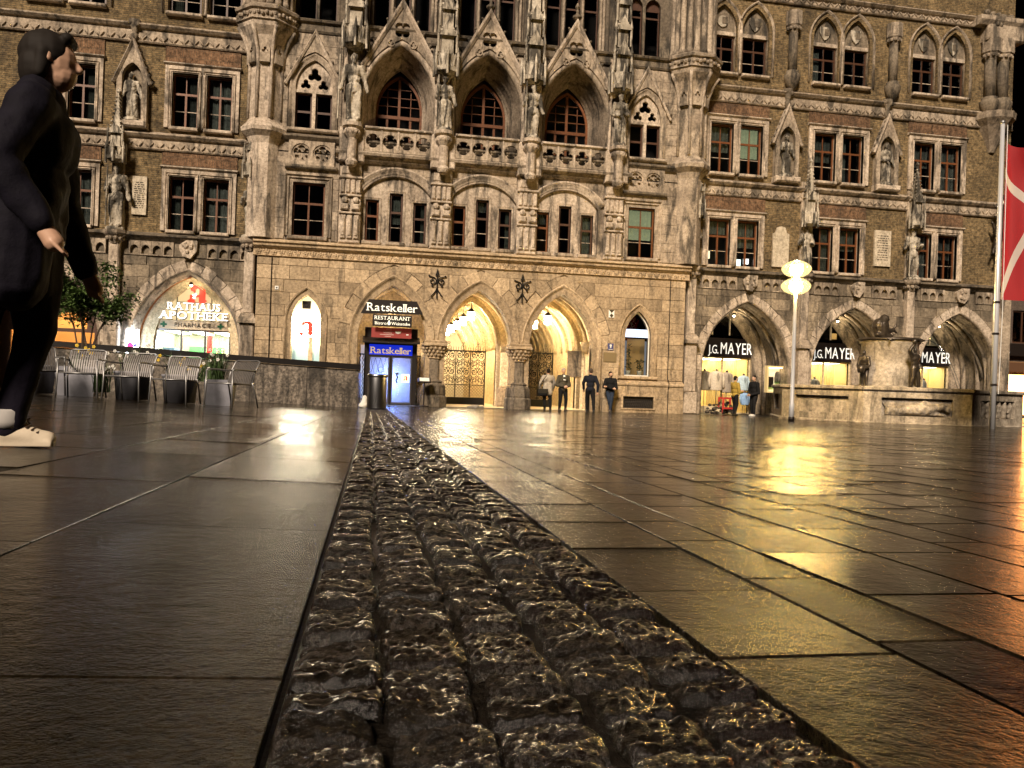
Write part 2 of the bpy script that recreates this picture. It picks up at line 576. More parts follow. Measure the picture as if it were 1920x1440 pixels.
def slab_geo(s, ox=0.0, oy=0.0, oz=0.0, j=True):
    x0, x1, y0, y1 = s
    g = .0055; c = .0006
    x0 += g; x1 -= g; y0 += g; y1 -= g
    cx, cy = (x0 + x1) / 2, (y0 + y1) / 2
    ta, tb = RN.gauss(0, .0016), RN.gauss(0, .0016)
    dz = RN.gauss(0, .0005)
    def z(x, y): return G(cx, cy) + (G(cx, cy + .1) - G(cx, cy - .1)) / .2 * (y - cy) + (G(cx + .1, cy) - G(cx - .1, cy)) / .2 * (x - cx) + ta * (x - cx) + tb * (y - cy) + dz
    q = [(x0, y0), (x1, y0), (x1, y1), (x0, y1)]
    q2 = [(x0 + c, y0 + c), (x1 - c, y0 + c), (x1 - c, y1 - c), (x0 + c, y1 - c)]
    v = [(a - ox, bb - oy, z(a, bb) - .028 - oz) for a, bb in q] + [(a - ox, bb - oy, z(a, bb) - c - oz) for a, bb in q] + [(a - ox, bb - oy, z(a, bb) - oz) for a, bb in q2]
    f = [(0, 1, 5, 4), (1, 2, 6, 5), (2, 3, 7, 6), (3, 0, 4, 7), (4, 5, 9, 8), (5, 6, 10, 9), (6, 7, 11, 10), (7, 4, 8, 11), (8, 9, 10, 11)]
    return v, f

def seen(s):
    yc = (s[2] + s[3]) / 2; xc = (s[0] + s[1]) / 2
    vis = -yc * .51 - .25 < xc < yc * 1.08 + .2 and yc > .55
    return (0 if vis else 1, (xc * xc + yc * yc) / (s[1] - s[0]))
slabs.sort(key=seen)
for s in slabs[:300]:
    cx, cy = (s[0] + s[1]) / 2, (s[2] + s[3]) / 2
    v, f = slab_geo(s, cx, cy, G(cx, cy))
    b = MB(); b.add(v, f)
    b.build('paving_slab', WET, ground, loc=(cx, cy, G(cx, cy)), fix=False)
b = MB()
for s in slabs[300:]:
    b.add(*slab_geo(s))
tag(b.build('paving_slabs', WET, ground, fix=False), kind='stuff')

# cobbled drainage strip
cob = []
ncol = 5
cw = (.46 + .085) / ncol
for c in range(ncol):
    y = .35 + RN.uniform(0, .1)
    while y < 22.6:
        l = RN.uniform(.062, .112)
        x0 = -.085 + c * cw
        j0, j1 = RN.uniform(-.006, .008), RN.uniform(-.008, .006)
        cob.append((x0 + (0 if c == 0 else j0), x0 + cw + (0 if c == ncol - 1 else j1), y, y + l))
        y += l

def cob_geo(s, n, ox=0, oy=0, oz=0):
    x0, x1, y0, y1 = s
    g = .0015
    x0 += g; x1 -= g; y0 += g; y1 -= g
    cx, cy = (x0 + x1) / 2, (y0 + y1) / 2
    hx, hy = (x1 - x0) / 2, (y1 - y0) / 2
    top = RN.gauss(.0065, .003)
    ta, tb = RN.gauss(0, .07), RN.gauss(0, .07)
    sd = RN.uniform(0, 90)
    v = []
    for j in range(n + 1):
        for i in range(n + 1):
            u, w = -1 + 2 * i / n, -1 + 2 * j / n
            e = max(abs(u), abs(w))
            # squircle footprint
            k = 1 - .10 * (u * w) ** 2
            px, py = cx + hx * u * k, cy + hy * w * k
            z = G(px, py) + top + ta * (px - cx) + tb * (py - cy) - .009 * (abs(u) ** 7 + abs(w) ** 7)
            if e > .999: z -= .01
            else:
                z += noise.noise(Vector((px * 28 + sd, py * 28, sd))) * .005 + noise.noise(Vector((px * 75, py * 75, sd))) * .005 + noise.noise(Vector((px * 170, py * 170, sd))) * .002
            v.append((px - ox, py - oy, z - oz))
    f = [(j * (n + 1) + i, j * (n + 1) + i + 1, (j + 1) * (n + 1) + i + 1, (j + 1) * (n + 1) + i) for j in range(n) for i in range(n)]
    return v, f
cob.sort(key=lambda s: s[2] if s[2] > .55 else 50)
for s in cob[:300]:
    cx, cy = (s[0] + s[1]) / 2, (s[2] + s[3]) / 2
    n = 22 if s[2] < 1.6 else 12 if s[2] < 3 else 8
    v, f = cob_geo(s, n, cx, cy, G(cx, cy))
    b = MB(); b.add(v, f)
    b.build('cobblestone', WETC, ground, loc=(cx, cy, G(cx, cy)), fix=False, smooth=True)
b = MB()
for s in cob[300:]:
    b.add(*cob_geo(s, 6))
tag(b.build('cobblestones', WETC, ground, fix=False, smooth=True), kind='stuff')

q = MB()
ys = [.3 + .4 * i for i in range(57)]
q.add([(x, y, G(x, y) - .0105) for y in ys for x in (-.083, .458)], [(2 * i, 2 * i + 1, 2 * i + 3, 2 * i + 2) for i in range(56)])
q.build('joint_sand', M_wet('wet_joint_sand', (.005, .004, .003), (.016, .013, .010), .15, .3, .006, 240, .004, 60), ground, fix=False)
# ================================================================== town hall
TH = thing('town_hall', 'gothic revival town hall of weathered limestone and brick with arcades, loggia and statues', 'building', (4.5, 34.0, 0))
TH_OFF = Vector((4.5, 34.0, 0))
class _P:                                   # meshes are written in world metres, parts hang under the hall's empty
    pass
def hall(mb, name, mat, smooth=False, parent=None, fix=True, kind=None):
    o = mb.build(name, mat, parent or TH, smooth, None if parent else tuple(-TH_OFF), fix)
    if kind: o['kind'] = kind
    return o
def hall_at(me, name, mat, loc, parent=None, rz=0.0, sc=None):
    return link(name, me, mat, parent or TH, tuple(Vector(loc) - (TH_OFF if parent is None else Vector((0, 0, 0)))), rz, sc)

YF, YW = 34.0, 34.6
BAY = (.8, 4.47, 8.13)

def bb(poly):
    xs = [p[0] for p in poly]; zs = [p[1] for p in poly]
    return min(xs), max(xs), min(zs), max(zs)

def ashlar(x0, x1, z0, z1, y, d, holes, rh, wmin, wmax, mat, name, rough=0.0):
    hb = [bb(h) for h in holes]
    z = z0
    g = .007
    while z < z1 - .05:
        h = min(rh * RN.uniform(.88, 1.12), z1 - z)
        if z1 - z - h < .15: h = z1 - z
        x = x0
        while x < x1 - .02:
            w = RN.uniform(wmin, wmax)
            if x1 - x - w < wmin * .6: w = x1 - x
            r = (x + g, x + w - g, z + g, z + h - g)
            yy = y - RN.uniform(0, .008) - RN.uniform(0, rough)
            cut = [holes[i] for i, q in enumerate(hb) if q[0] < r[1] and q[1] > r[0] and q[2] < r[3] and q[3] > r[2]]
            b = MB()
            if not cut:
                b.cbox(*r[:2], yy, y + d, *r[2:], c=.012 + rough * .4)
            else:
                b.prism(rect(*r), cut, yy, y + d, back=False)
            if b.f:
                cx, cz = (r[0] + r[1]) / 2, (r[2] + r[3]) / 2
                o = hall(b, name, mat, fix=False)
            x += w
        z += h

def voussoirs(cx, zs, w, h, ww, y, d, mat, n=7, base=None, jit=.12):
    """ring of wedge stones round a pointed arch"""
    r = (w * w + h * h) / (2 * w)
    a1 = math.atan2(h, r - w)
    for side in (-1, 1):
        for i in range(n):
            a, bq = a1 * i / n + .004, a1 * (i + 1) / n - .004
            ro = r + ww * RN.uniform(1 - jit, 1 + jit)
            P = []
            for q in range(4):
                t = a + (bq - a) * q / 3
                P.append((cx - w + r - r * cos(t), zs + r * sin(t)))
            for q in range(4):
                t = bq + (a - bq) * q / 3
                x, z = cx - w + r - ro * cos(t), zs + ro * sin(t)
                P.append((min(x, cx - .004), z))
            if side > 0: P = [(2 * cx - x, z) for x, z in reversed(P)]
            MBp = MB().prism(P, [], y - RN.uniform(0, .012), y + d, back=False)
            hall(MBp, 'voussoir', mat, fix=False)

def window(x0, x1, z0, z1, y, transom=.66, cols=2, mat=None, curtain=0, lowbar=True, parent=None):
    """wooden casement window with a transom; panes are its children"""
    mat = mat or WOOD
    fw = .07
    b = MB()
    zt = z0 + (z1 - z0) * transom
    b.prism(rect(x0, x1, z0, z1), [rect(x0 + fw, x1 - fw, z0 + fw, zt - .045), rect(x0 + fw, x1 - fw, zt + .045, z1 - fw)], y, y + .09)
    xs = [x0 + fw + (x1 - x0 - 2 * fw) * i / cols for i in range(cols + 1)]
    for xm in xs[1:-1]:
        b.box(xm - .04, xm + .04, y - .01, y + .07, z0 + fw, zt - .045)
        b.box(xm - .018, xm + .018, y + .01, y + .06, zt + .045, z1 - fw)
    o = hall(b, 'window', mat, fix=False)
    bars = []
    zl = [z0 + fw, zt - .045]
    zm = (zl[0] + zl[1]) / 2
    bar = MB()
    for i in range(cols):
        a, c = xs[i], xs[i + 1]
        cells = [(z0 + fw, zm), (zm, zt - .045), (zt + .045, z1 - fw)] if lowbar else [(z0 + fw, zt - .045), (zt + .045, z1 - fw)]
        for q0, q1 in cells:
            link('pane', MB().box(a, c, y + .035 + RN.uniform(0, .01), y + .05, q0, q1).mesh('pane', fix=False), GLASS, o)
        if lowbar:
            bar.box(a, c, y + .02, y + .034, zm - .014, zm + .014)
    if lowbar:
        bar.build('glazing_bar', STONE_LT, o, fix=False)
    if curtain:
        cb = MB()
        n = 14
        side = curtain
        if side == 1: xa, xb = x0 + fw, x0 + (x1 - x0) * .38
        elif side == 5: xa, xb = x0 + fw + .02, x1 - fw - .02
        elif side == 2: xa, xb = x0 + (x1 - x0) * .6, x1 - fw
        else: xa, xb = x0 + fw, x1 - fw
        za = z0 + fw + ((z1 - z0) * .35 if side == 4 else (z1 - z0) * RN.uniform(.3, .75) if side == 5 else 0)
        vs = []
        for i in range(n + 1):
            xx = xa + (xb - xa) * i / n
            yy = y + .2 + .03 * sin(i * 2.1)
            vs += [(xx, yy, za), (xx, yy, z1 - fw)]
        cb.add(vs, [(2 * i, 2 * i + 2, 2 * i + 3, 2 * i + 1) for i in range(n)])
        cb.build('curtain', CURTAIN_LIT if side == 4 else CURTAIN, o, fix=False)
    return o

def course(x0, x1, z, prof, mat, name='string_course', y=YF):
    """horizontal moulding; prof of (dz, dy) with dy towards the square negative"""
    b = MB().sweep([(x0, z), (x1, z)], [(dz, y + dy) for dz, dy in prof])
    return hall(b, name, mat)

def rosettes():
    b = MB()
    for k in range(5):
        a = 2 * pi * k / 5 + .3
        b.ball((.075 * cos(a), 0, .075 * sin(a)), .06, 6, 4, 1, .6, 1)
    b.ball((0, -.02, 0), .045, 6, 4)
    m1 = b.mesh('rosette', True); m1.materials.append(STONE)
    b = MB()
    for k in (-1, 1):
        for q in range(3):
            b.ball((k * (.03 + .035 * q), 0, -.09 + .075 * q), .048, 6, 4, 1, .7, 1.1)
    b.box(-.02, .02, -.03, .03, -.13, .13)
    m2 = b.mesh('leaf_boss', True); m2.materials.append(STONE)
    return m1, m2

# ---- shapes of the openings in the central block
PW, PZ, PH = 1.42, 2.75, 2.32            # portal arches: half width, springing, rise
portal = [arch(c, PZ, PW, PH, 14, -.2) for c in BAY]
portal_out = [arch(c, PZ, PW + .38, PH + .42, 14, PZ - .02) for c in BAY]
LAN = ((-2.72, 1.62, 3.45, .58, 1.02), (11.62, 1.62, 3.35, .60, 1.15))
lan_open = [arch(c, zs, w, h, 10, z0) for c, z0, zs, w, h in LAN]
lan_out = [arch(c, zs, w + .26, h + .30, 10, z0) for c, z0, zs, w, h in LAN]

# ---- ground floor of the central block
b = MB().prism(rect(-4.75, 13.75, -.15, 6.05), portal + lan_open, YF + .055, YF + .6)
hall(b, 'wall', STONE)
ring = [arch(c, PZ, PW + .38, PH + .42, 14, PZ) for c in BAY]
jambs = [rect(-1.02, 10.0, -.2, PZ)]
ashlar(-4.75, 13.75, 1.45, 5.98, YF, .05, [arch(c, PZ, PW + .82, PH + .86, 14, PZ) for c in BAY] + jambs + lan_out, .52, .75, 1.45, STONE, 'stone')
ashlar(-4.75, -1.02, 0, 1.2, YF - .14, .19, [], .6, .9, 1.6, STONE, 'stone', .01)
grate = rect(10.95, 12.35, .2, .72)
ashlar(10.0, 13.75, 0, 1.2, YF - .14, .19, [grate], .6, .9, 1.6, STONE, 'stone', .01)
for x0, x1 in ((-4.75, -1.02), (10.0, 13.75)):
    course(x0, x1, 1.2, [(0, .05), (0, -.2), (.06, -.22), (.12, -.18), (.2, -.02), (.25, .05)], STONE, 'plinth_moulding')
# wall surface between and above the portal arches, cut to the voussoirs
for c in BAY:
    voussoirs(c, PZ, PW + .37, PH + .41, .43, YF - .004, .055, STONE, 6)
arch_prof = [(-.0, YF + .5), (-.0, YF + .28), (.05, YF + .2), (.08, YF + .24), (.13, YF + .12), (.17, YF + .15), (.22, YF + .02), (.27, YF + .05), (.31, YF - .06), (.37, YF - .07), (.385, YF + .02)]
for i, c in enumerate(BAY):
    lo = 0.0
    P = arch(c, PZ, PW, PH, 16)
    if i == 0: P = [(c - PW, 0)] + P
    if i == 2: P = P + [(c + PW, 0)]
    hall(MB().sweep(P, arch_prof), 'arch_moulding', STONE, True)
hall(MB().box(-.62 - .42, -.62 - .385, YF - .03, YF + .05, 0, PZ), 'jamb_strip', STONE)
for c, z0, zs, w, h in LAN:
    P = arch(c, zs, w, h, 12, z0)
    hall(MB().sweep(P, [(0, YF + .45), (0, YF + .2), (.06, YF + .14), (.09, YF + .18), (.15, YF + .04), (.2, YF + .07), (.24, YF - .05), (.28, YF - .04), (.285, YF + .05)]), 'arch_moulding', STONE, True)
    hall(MB().cbox(c - w - .32, c + w + .32, YF - .1, YF + .5, z0 - .14, z0, .03), 'window_sill', STONE)
# two portal columns
col = MB()
col.lathe(0, 0, [(.60, 0), (.60, .42), (.54, .5), (.56, .56), (.52, .9), (.45, .98), (.42, 1.02), (.46, 1.07), (.40, 1.12), (.34, 1.16)], 8, rot=pi / 8)
base_m = col.mesh('column_base'); base_m.materials.append(STONE_DK)
sh_m = MB().lathe(0, 0, [(.345, 1.16), (.335, 2.05)], 8, rot=pi / 8).mesh('column_shaft'); sh_m.materials.append(STONE_DK)
cap = MB().lathe(0, 0, [(.34, 2.03), (.39, 2.06), (.35, 2.1), (.38, 2.3), (.5, 2.55), (.58, 2.6)], 12)
for k in range(16):
    a = 2 * pi * k / 16
    for q in range(3):
        r = .40 + .055 * q
        cap.ball((r * cos(a + q * .2), r * sin(a + q * .2), 2.2 + .14 * q), .07, 6, 4)
cap.lathe(0, 0, [(.72, 2.58), (.72, 2.66), (.66, 2.7), (.7, 2.78), (.6, 2.82)], 4, rot=pi / 4)
cap_m = cap.mesh('capital'); cap_m.materials.append(STONE)
for x in (2.635, 6.3):
    for y in (YF + .28,):
        c0 = hall_at(sh_m, 'column', None, (x, y, 0))
        link('column_base', base_m, None, c0); link('capital', cap_m, None, c0)
# grate of the cellar window
b = MB().prism(rect(10.85, 12.45, .14, .8), [grate], YF - .2, YF - .1)
g0 = hall(b, 'cellar_window', STONE)
hall(MB().box(10.95, 12.35, YF - .02, YF, .2, .72), 'cellar_back', ROOM, parent=g0)  # dark sheet in place of the unlit cellar
b = MB()
for i in range(14):
    x = 11.0 + i * .1
    b.tube([(x + .035 * sin(q * 1.3), YF - .1, .2 + .052 * q) for q in range(11)], .011, 4)
for z in (.33, .46, .59):
    b.box(10.95, 12.35, YF - .11, YF - .095, z - .01, z + .01)
hall(b, 'iron_grille', IRON, parent=g0)

# rosette frieze and string course over the ground floor
course(-4.9, 13.9, 5.96, [(0, .06), (0, -.03), (.03, -.09), (.06, -.03), (.30, -.03), (.34, -.1), (.42, -.2), (.52, -.22), (.56, -.3), (.60, -.3), (.72, -.02), (.74, .1)], STONE)
m1, m2 = rosettes()
i = 0
x = -4.7
while x < 13.8:
    hall_at((m1, m2)[i % 2], ('rosette', 'leaf_boss')[i % 2], None, (x, YF - .03, 6.135))
    x += .31; i += 1

# ---- first floor of the central block
TRI = []
for c in BAY:
    TRI += [rect(c - 1.28, c - .72, 6.87, 8.62), rect(c - .28, c + .28, 6.87, 8.95), rect(c + .72, c + 1.28, 6.87, 8.62)]
W1 = [rect(-3.44, -2.14, 6.87, 9.1), rect(10.98, 12.2, 6.87, 9.1)]
recess = [[(c - 1.45, 6.75)] + seg(c, 8.85, 1.45, .78) + [(c + 1.45, 6.75)] for c in BAY]
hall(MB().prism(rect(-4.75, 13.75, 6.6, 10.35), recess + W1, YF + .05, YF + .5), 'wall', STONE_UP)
for c, r in zip(BAY, recess):
    big = [(c - 1.55, 6.6)] + seg(c, 8.8, 1.55, .9) + [(c + 1.55, 6.6)]
    hs = [q for q in TRI if abs((q[0][0] + q[1][0]) / 2 - c) < 1.5]
    hall(MB().prism(big, hs, YF + .2, YF + .49), 'window_panel', STONE_LT)
    for q in hs:
        P = [q[0], q[3], q[2], q[1]]
        hall(MB().sweep(P, [(0, YF + .4), (0, YF + .19), (.035, YF + .17), (.05, YF + .185), (.085, YF + .16), (.09, YF + .2)]), 'window_surround', STONE_LT)
        hall(MB().cbox(q[0][0] - .12, q[1][0] + .12, YF + .0, YF + .3, 6.72, 6.87, .03), 'window_sill', STONE_UP)
    hall(MB().sweep(seg(c, 8.85, 1.45, .78, 18), [(-.02, YF + .3), (-.02, YF + .1), (.05, YF + .04), (.08, YF + .08), (.14, YF - .04), (.2, YF - .02), (.26, YF - .12), (.34, YF - .13), (.36, YF + .05)]), 'segmental_arch', STONE_LT, True)
for n, q in enumerate(TRI):
    window(q[0][0] + .01, q[1][0] - .01, q[0][1], q[2][1] - .01, YF + .3, .62, 1, curtain=(1, 5, 2, 0, 5, 2, 5, 0, 3)[n], mat=WOOD_DK if n % 3 else None)
for n, q in enumerate(W1):
    P = [q[0], q[3], q[2], q[1]]
    hall(MB().sweep(P, [(0, YF + .4), (0, YF + .1), (.06, YF + .05), (.1, YF + .08), (.16, YF - .02), (.22, YF), (.28, YF - .08), (.3, YF + .05)]), 'window_surround', STONE_UP)
    hall(MB().cbox(q[0][0] - .15, q[1][0] + .15, YF - .14, YF + .3, 6.72, 6.87, .03), 'window_sill', STONE_UP)
    window(q[0][0], q[1][0], q[0][1], q[2][1], YF + .2, .62, 2, curtain=4 if n else 0)
s1_holes = [[(c - 1.82, 6.5)] + seg(c, 8.85, 1.82, 1.15) + [(c + 1.82, 6.5)] for c in BAY] + [rect(q[0][0] - .3, q[1][0] + .3, 6.6, q[2][1] + .3) for q in W1]
ashlar(-4.2, 13.2, 6.72, 10.1, YF, .05, s1_holes + [rect(-1.6, -.6, 6.6, 10.1), rect(9.8, 10.8, 6.6, 10.1), rect(2.2, 3.1, 6.6, 10.2), rect(5.9, 6.75, 6.6, 10.2)] + [rect(-3.6, -1.85, 9.8, 10.2), rect(10.8, 12.5, 9.8, 10.2)], .42, .7, 1.3, STONE_UP, 'stone')
# carved pilasters
PIL = (-1.1, 2.66, 6.38, 10.25)
pil = MB()
pil.cbox(-.43, .43, -.16, .1, 0, 3.35, .04)
for x in (-.27, 0, .27):
    pil.cbox(x - .1, x + .1, -.25, -.1, .18, 1.15, .03); pil.cbox(x - .06, x + .06, -.29, -.2, .3, 1.0, .02)
pil.cbox(-.44, .44, -.27, 0, 1.2, 1.28, .02)
for x in (-.22, .22):
    pil.cbox(x - .17, x + .17, -.3, -.1, 1.36, 1.62, .05); pil.ball((x, -.24, 1.78), .13, 8, 6, 1, .6, 1)
pil.cbox(-.45, .45, -.29, 0, 1.92, 2.0, .02)
for x in (-.32, -.11, .11, .32):
    pil.cbox(x - .075, x + .075, -.24, -.1, 2.08, 2.62, .03)
pil.cbox(-.47, .47, -.27, 0, 2.66, 2.76, .03)
pil.cbox(-.40, .40, -.2, 0, 2.82, 3.3, .06)
pm = pil.mesh('pilaster'); pm.materials.append(STONE_LT)
for x in PIL:
    hall_at(pm, 'pilaster', None, (x, YF, 6.68))
# quatrefoil panels below the small gothic windows
for cx in (-2.72, 11.62):
    hall(MB().prism(rect(cx - .92, cx + .92, 9.78, 10.78), [circ(cx - .42, 10.28, .38, 18), circ(cx + .42, 10.28, .38, 18)], YF - .1, YF + .04), 'tracery_panel', STONE_UP)
    for k in (-1, 1):
        hall(MB().prism(circ(cx + k * .42, 10.28, .38, 18), [foil(cx + k * .42, 10.28, .33, 5, pi / 2)], YF - .055, YF + .045), 'quatrefoil', STONE_UP)
    hall(MB().cbox(cx - 1.05, cx + 1.05, YF - .2, YF + .05, 9.62, 9.78, .05), 'panel_ledge', STONE_DK)

# ---- balcony
course(-4.2, 13.2, 10.78, [(0, .06), (0, -.06), (.06, -.12), (.14, -.2), (.2, -.2), (.32, .05)], STONE_DK)
b = MB().sweep([(-1.75, 10.05), (10.95, 10.05)], [(0, YF + .05), (0, YF - .1), (.1, YF - .22), (.14, YF - .2), (.26, YF - .42), (.36, YF - .46), (.42, YF - .4), (.42, YF + 1.2), (.2, YF + 1.2), (.2, YF + .05)])
hall(b, 'balcony', STONE_UP)
for i in range(3):
    x0, x1 = PIL[i] + .5, PIL[i + 1] - .5
    n = 4
    dx = (x1 - x0) / n
    holes, rings = [], []
    for k in range(n):
        holes.append(circ(x0 + dx * (k + .5), 10.94, min(dx, .92) / 2 - .05, 20))
    bal = hall(MB().prism(rect(x0, x1, 10.5, 11.38), holes, YF - .36, YF - .22), 'balustrade', STONE_UP)
    for k in range(n):
        c = x0 + dx * (k + .5)
        hall(MB().prism(circ(c, 10.94, min(dx, .92) / 2 - .05, 20), [foil(c, 10.94, .33, 4, 0)], YF - .34, YF - .25), 'quatrefoil', STONE_UP, parent=bal)
        if k: hall(MB().box(c - dx / 2 - .035, c - dx / 2 + .035, YF - .4, YF - .22, 10.5, 11.38), 'baluster', STONE_LT, parent=bal)
    hall(MB().sweep([(x0, 11.38), (x1, 11.38)], [(0, YF - .2), (0, YF - .38), (.05, YF - .46), (.1, YF - .46), (.16, YF - .36), (.16, YF - .16)]), 'handrail', STONE_LT, parent=bal)
ped = MB()
ped.cbox(-.52, .52, -.42, .1, 10.0, 11.42, .05)
ped.lathe(0, -.52, [(.06, 9.72), (.2, 9.8), (.26, 9.95), (.18, 10.08), (.2, 10.18), (.2, 10.9), (.26, 10.98), (.33, 11.08), (.36, 11.2), (.3, 11.3), (.42, 11.36), (.42, 11.5)], 12)
for k in range(12):
    a = 2 * pi * k / 12
    ped.ball((.3 * cos(a), -.52 + .3 * sin(a), 11.14), .075, 6, 4); ped.ball((.17 * cos(a), -.52 + .17 * sin(a), 9.9), .08, 6, 4)
pdm = ped.mesh('pedestal'); pdm.materials.append(STONE_LT)
for x in PIL:
    hall_at(pdm, 'pedestal', None, (x, YF, 0))

# ---- second floor: loggia arches with gables, two small gothic windows
LB = (.8, 4.5, 8.3)
LW, LZ, LH = 1.42, 12.75, 2.25
logg = [arch(c, LZ, LW, LH, 16, 10.3) for c in LB]
G2 = ((-2.72, 11.3, 13.05, .74, 1.12), (11.62, 11.3, 13.05, .70, 1.08))
g2open = [arch(c, zs, w, h, 12, z0) for c, z0, zs, w, h in G2]
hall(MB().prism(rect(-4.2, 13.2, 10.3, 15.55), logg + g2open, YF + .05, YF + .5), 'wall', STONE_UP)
ashlar(-4.2, 13.2, 11.1, 15.4, YF, .05, [arch(c, LZ, LW + .5, LH + .6, 14, 10.3) for c in LB] + [[(c - w - .3, 10.9), (c + w + .3, 10.9), (c + w + .3, zs + .4), (c, zs + h + 1.0), (c - w - .3, zs + .4)] for c, z0, zs, w, h in G2] + [rect(-1.6, 10.7, 10.9, 15.5)], .45, .6, 1.0, STONE_UP, 'stone')
for c in LB:
    P = arch(c, LZ, LW, LH, 20, 10.4)
    prof = [(-.42, YF + 1.3), (-.42, YF + 1.22), (-.36, YF + 1.15), (-.38, YF + 1.05), (-.28, YF + .92), (-.31, YF + .85), (-.2, YF + .68), (-.23, YF + .6), (-.12, YF + .45), (-.15, YF + .38), (-.04, YF + .22), (-.07, YF + .15), (.04, YF + .0), (.02, YF - .05), (.12, YF - .16), (.2, YF - .18), (.24, YF - .1), (.3, YF - .1), (.32, YF + .06)]
    hall(MB().sweep(P, prof), 'archivolt', STONE_LT if c < 1 else STONE_UP, True)
    # gable with coping, relief foils, crockets and finial
    hw, z0, z1 = 1.62, 14.1, 16.75
    tri = [(c - hw, z0), (c + hw, z0), (c, z1)]
    gb = hall(MB().prism(tri, [arch(c, LZ, LW + .26, LH + .34, 14, 10.3), foil(c, 15.72, .36, 4, pi / 4)], YF - .16, YF + .04), 'gable', STONE_UP)
    hall(MB().box(c - .5, c + .5, YF - .04, YF + .045, 15.3, 16.15), 'gable_back', STONE_UP, parent=gb)
    for k in (-1, 1):
        hall(MB().prism(circ(c + k * .46, 15.12, .17, 12), [foil(c + k * .46, 15.12, .13, 3, pi / 2)], YF - .21, YF - .15), 'foil_relief', STONE_UP, parent=gb)
    slope = [(c - hw - .16, z0 - .35), (c, z1 + .1), (c + hw + .16, z0 - .35)]
    hall(MB().sweep(slope, [(-.1, YF + .04), (-.1, YF - .2), (0, YF - .28), (.07, YF - .28), (.1, YF - .2), (.1, YF + .04)]), 'coping', STONE_LT, parent=gb)
    cr = MB()
    for k in (-1, 1):
        for q in range(6):
            t = (q + .6) / 6.6
            cr.ball((c + k * (hw + .2) * (1 - t), YF - .12, z0 - .22 + (z1 - z0 + .45) * t), .10, 6, 4, 1.1, .8, 1)
            cr.ball((c + k * ((hw + .2) * (1 - t) + .08), YF - .14, z0 - .14 + (z1 - z0 + .45) * t), .06, 6, 4)
    o = hall(cr, 'crocket', STONE_DK, True, parent=gb); o['kind'] = 'stuff'
    hall(MB().lathe(c, YF - .1, [(.1, z1), (.06, z1 + .2), (.2, z1 + .34), (.2, z1 + .42), (.07, z1 + .5), (.05, z1 + .7), (.12, z1 + .8), (.02, z1 + 1.0)], 8), 'finial', STONE_DK, parent=gb)
    # loggia back: pointed window with oak mullions
    yb = YF + 1.3
    aw = arch(c, LZ, LW - .42, LH - .66, 14, 10.4)
    fr = arch(c, LZ, LW - .42 - .1, LH - .66 - .13, 14, 10.5)
    w0 = hall(MB().prism(aw, [fr], yb - .02, yb + .1), 'window', WOOD)
    bb_ = MB()
    hw2 = LW - .52
    bb_.box(c - .055, c + .055, yb - .03, yb + .08, 10.5, LZ + LH - .85)
    bb_.box(c - hw2, c + hw2, yb - .05, yb + .09, 12.42, 12.56)
    for x in (-.5, .5):
        bb_.box(c + x - .05, c + x + .05, yb - .02, yb + .07, 10.5, 12.42)
        bb_.box(c + x - .016, c + x + .016, yb, yb + .05, 12.56, 13.62)
    for z in (12.98, 13.36, 13.72):
        ww = hw2 * (1 if z < 13.1 else .85 if z < 13.5 else .55)
        bb_.box(c - ww, c + ww, yb, yb + .05, z - .014, z + .014)
    bb_.box(c - hw2, c + hw2, yb, yb + .06, 11.35, 11.43)
    hall(bb_, 'mullion', WOOD, parent=w0)
    for x0, x1 in ((-hw2, -.5), (-.5, 0), (0, .5), (.5, hw2)):
        hall(MB().box(c + x0, c + x1, yb + .05, yb + .06, 10.5, 12.42), 'pane', GLASS, parent=w0)
    up = [(x, z) for x, z in arch(c, LZ, hw2, LH - .8, 10)]
    for k in (-1, 1):
        poly = [p for p in [(c + k * .0, 12.56), (c + k * hw2, 12.56)]] + [p for p in up if (p[0] - c) * k >= -1e-6 and p[1] > 12.6]
        poly.sort(key=lambda p: math.atan2(p[1] - 13.0, p[0] - (c + k * .4)))
        hall(MB().prism(poly, [], yb + .05, yb + .06), 'pane', GLASS, parent=w0)
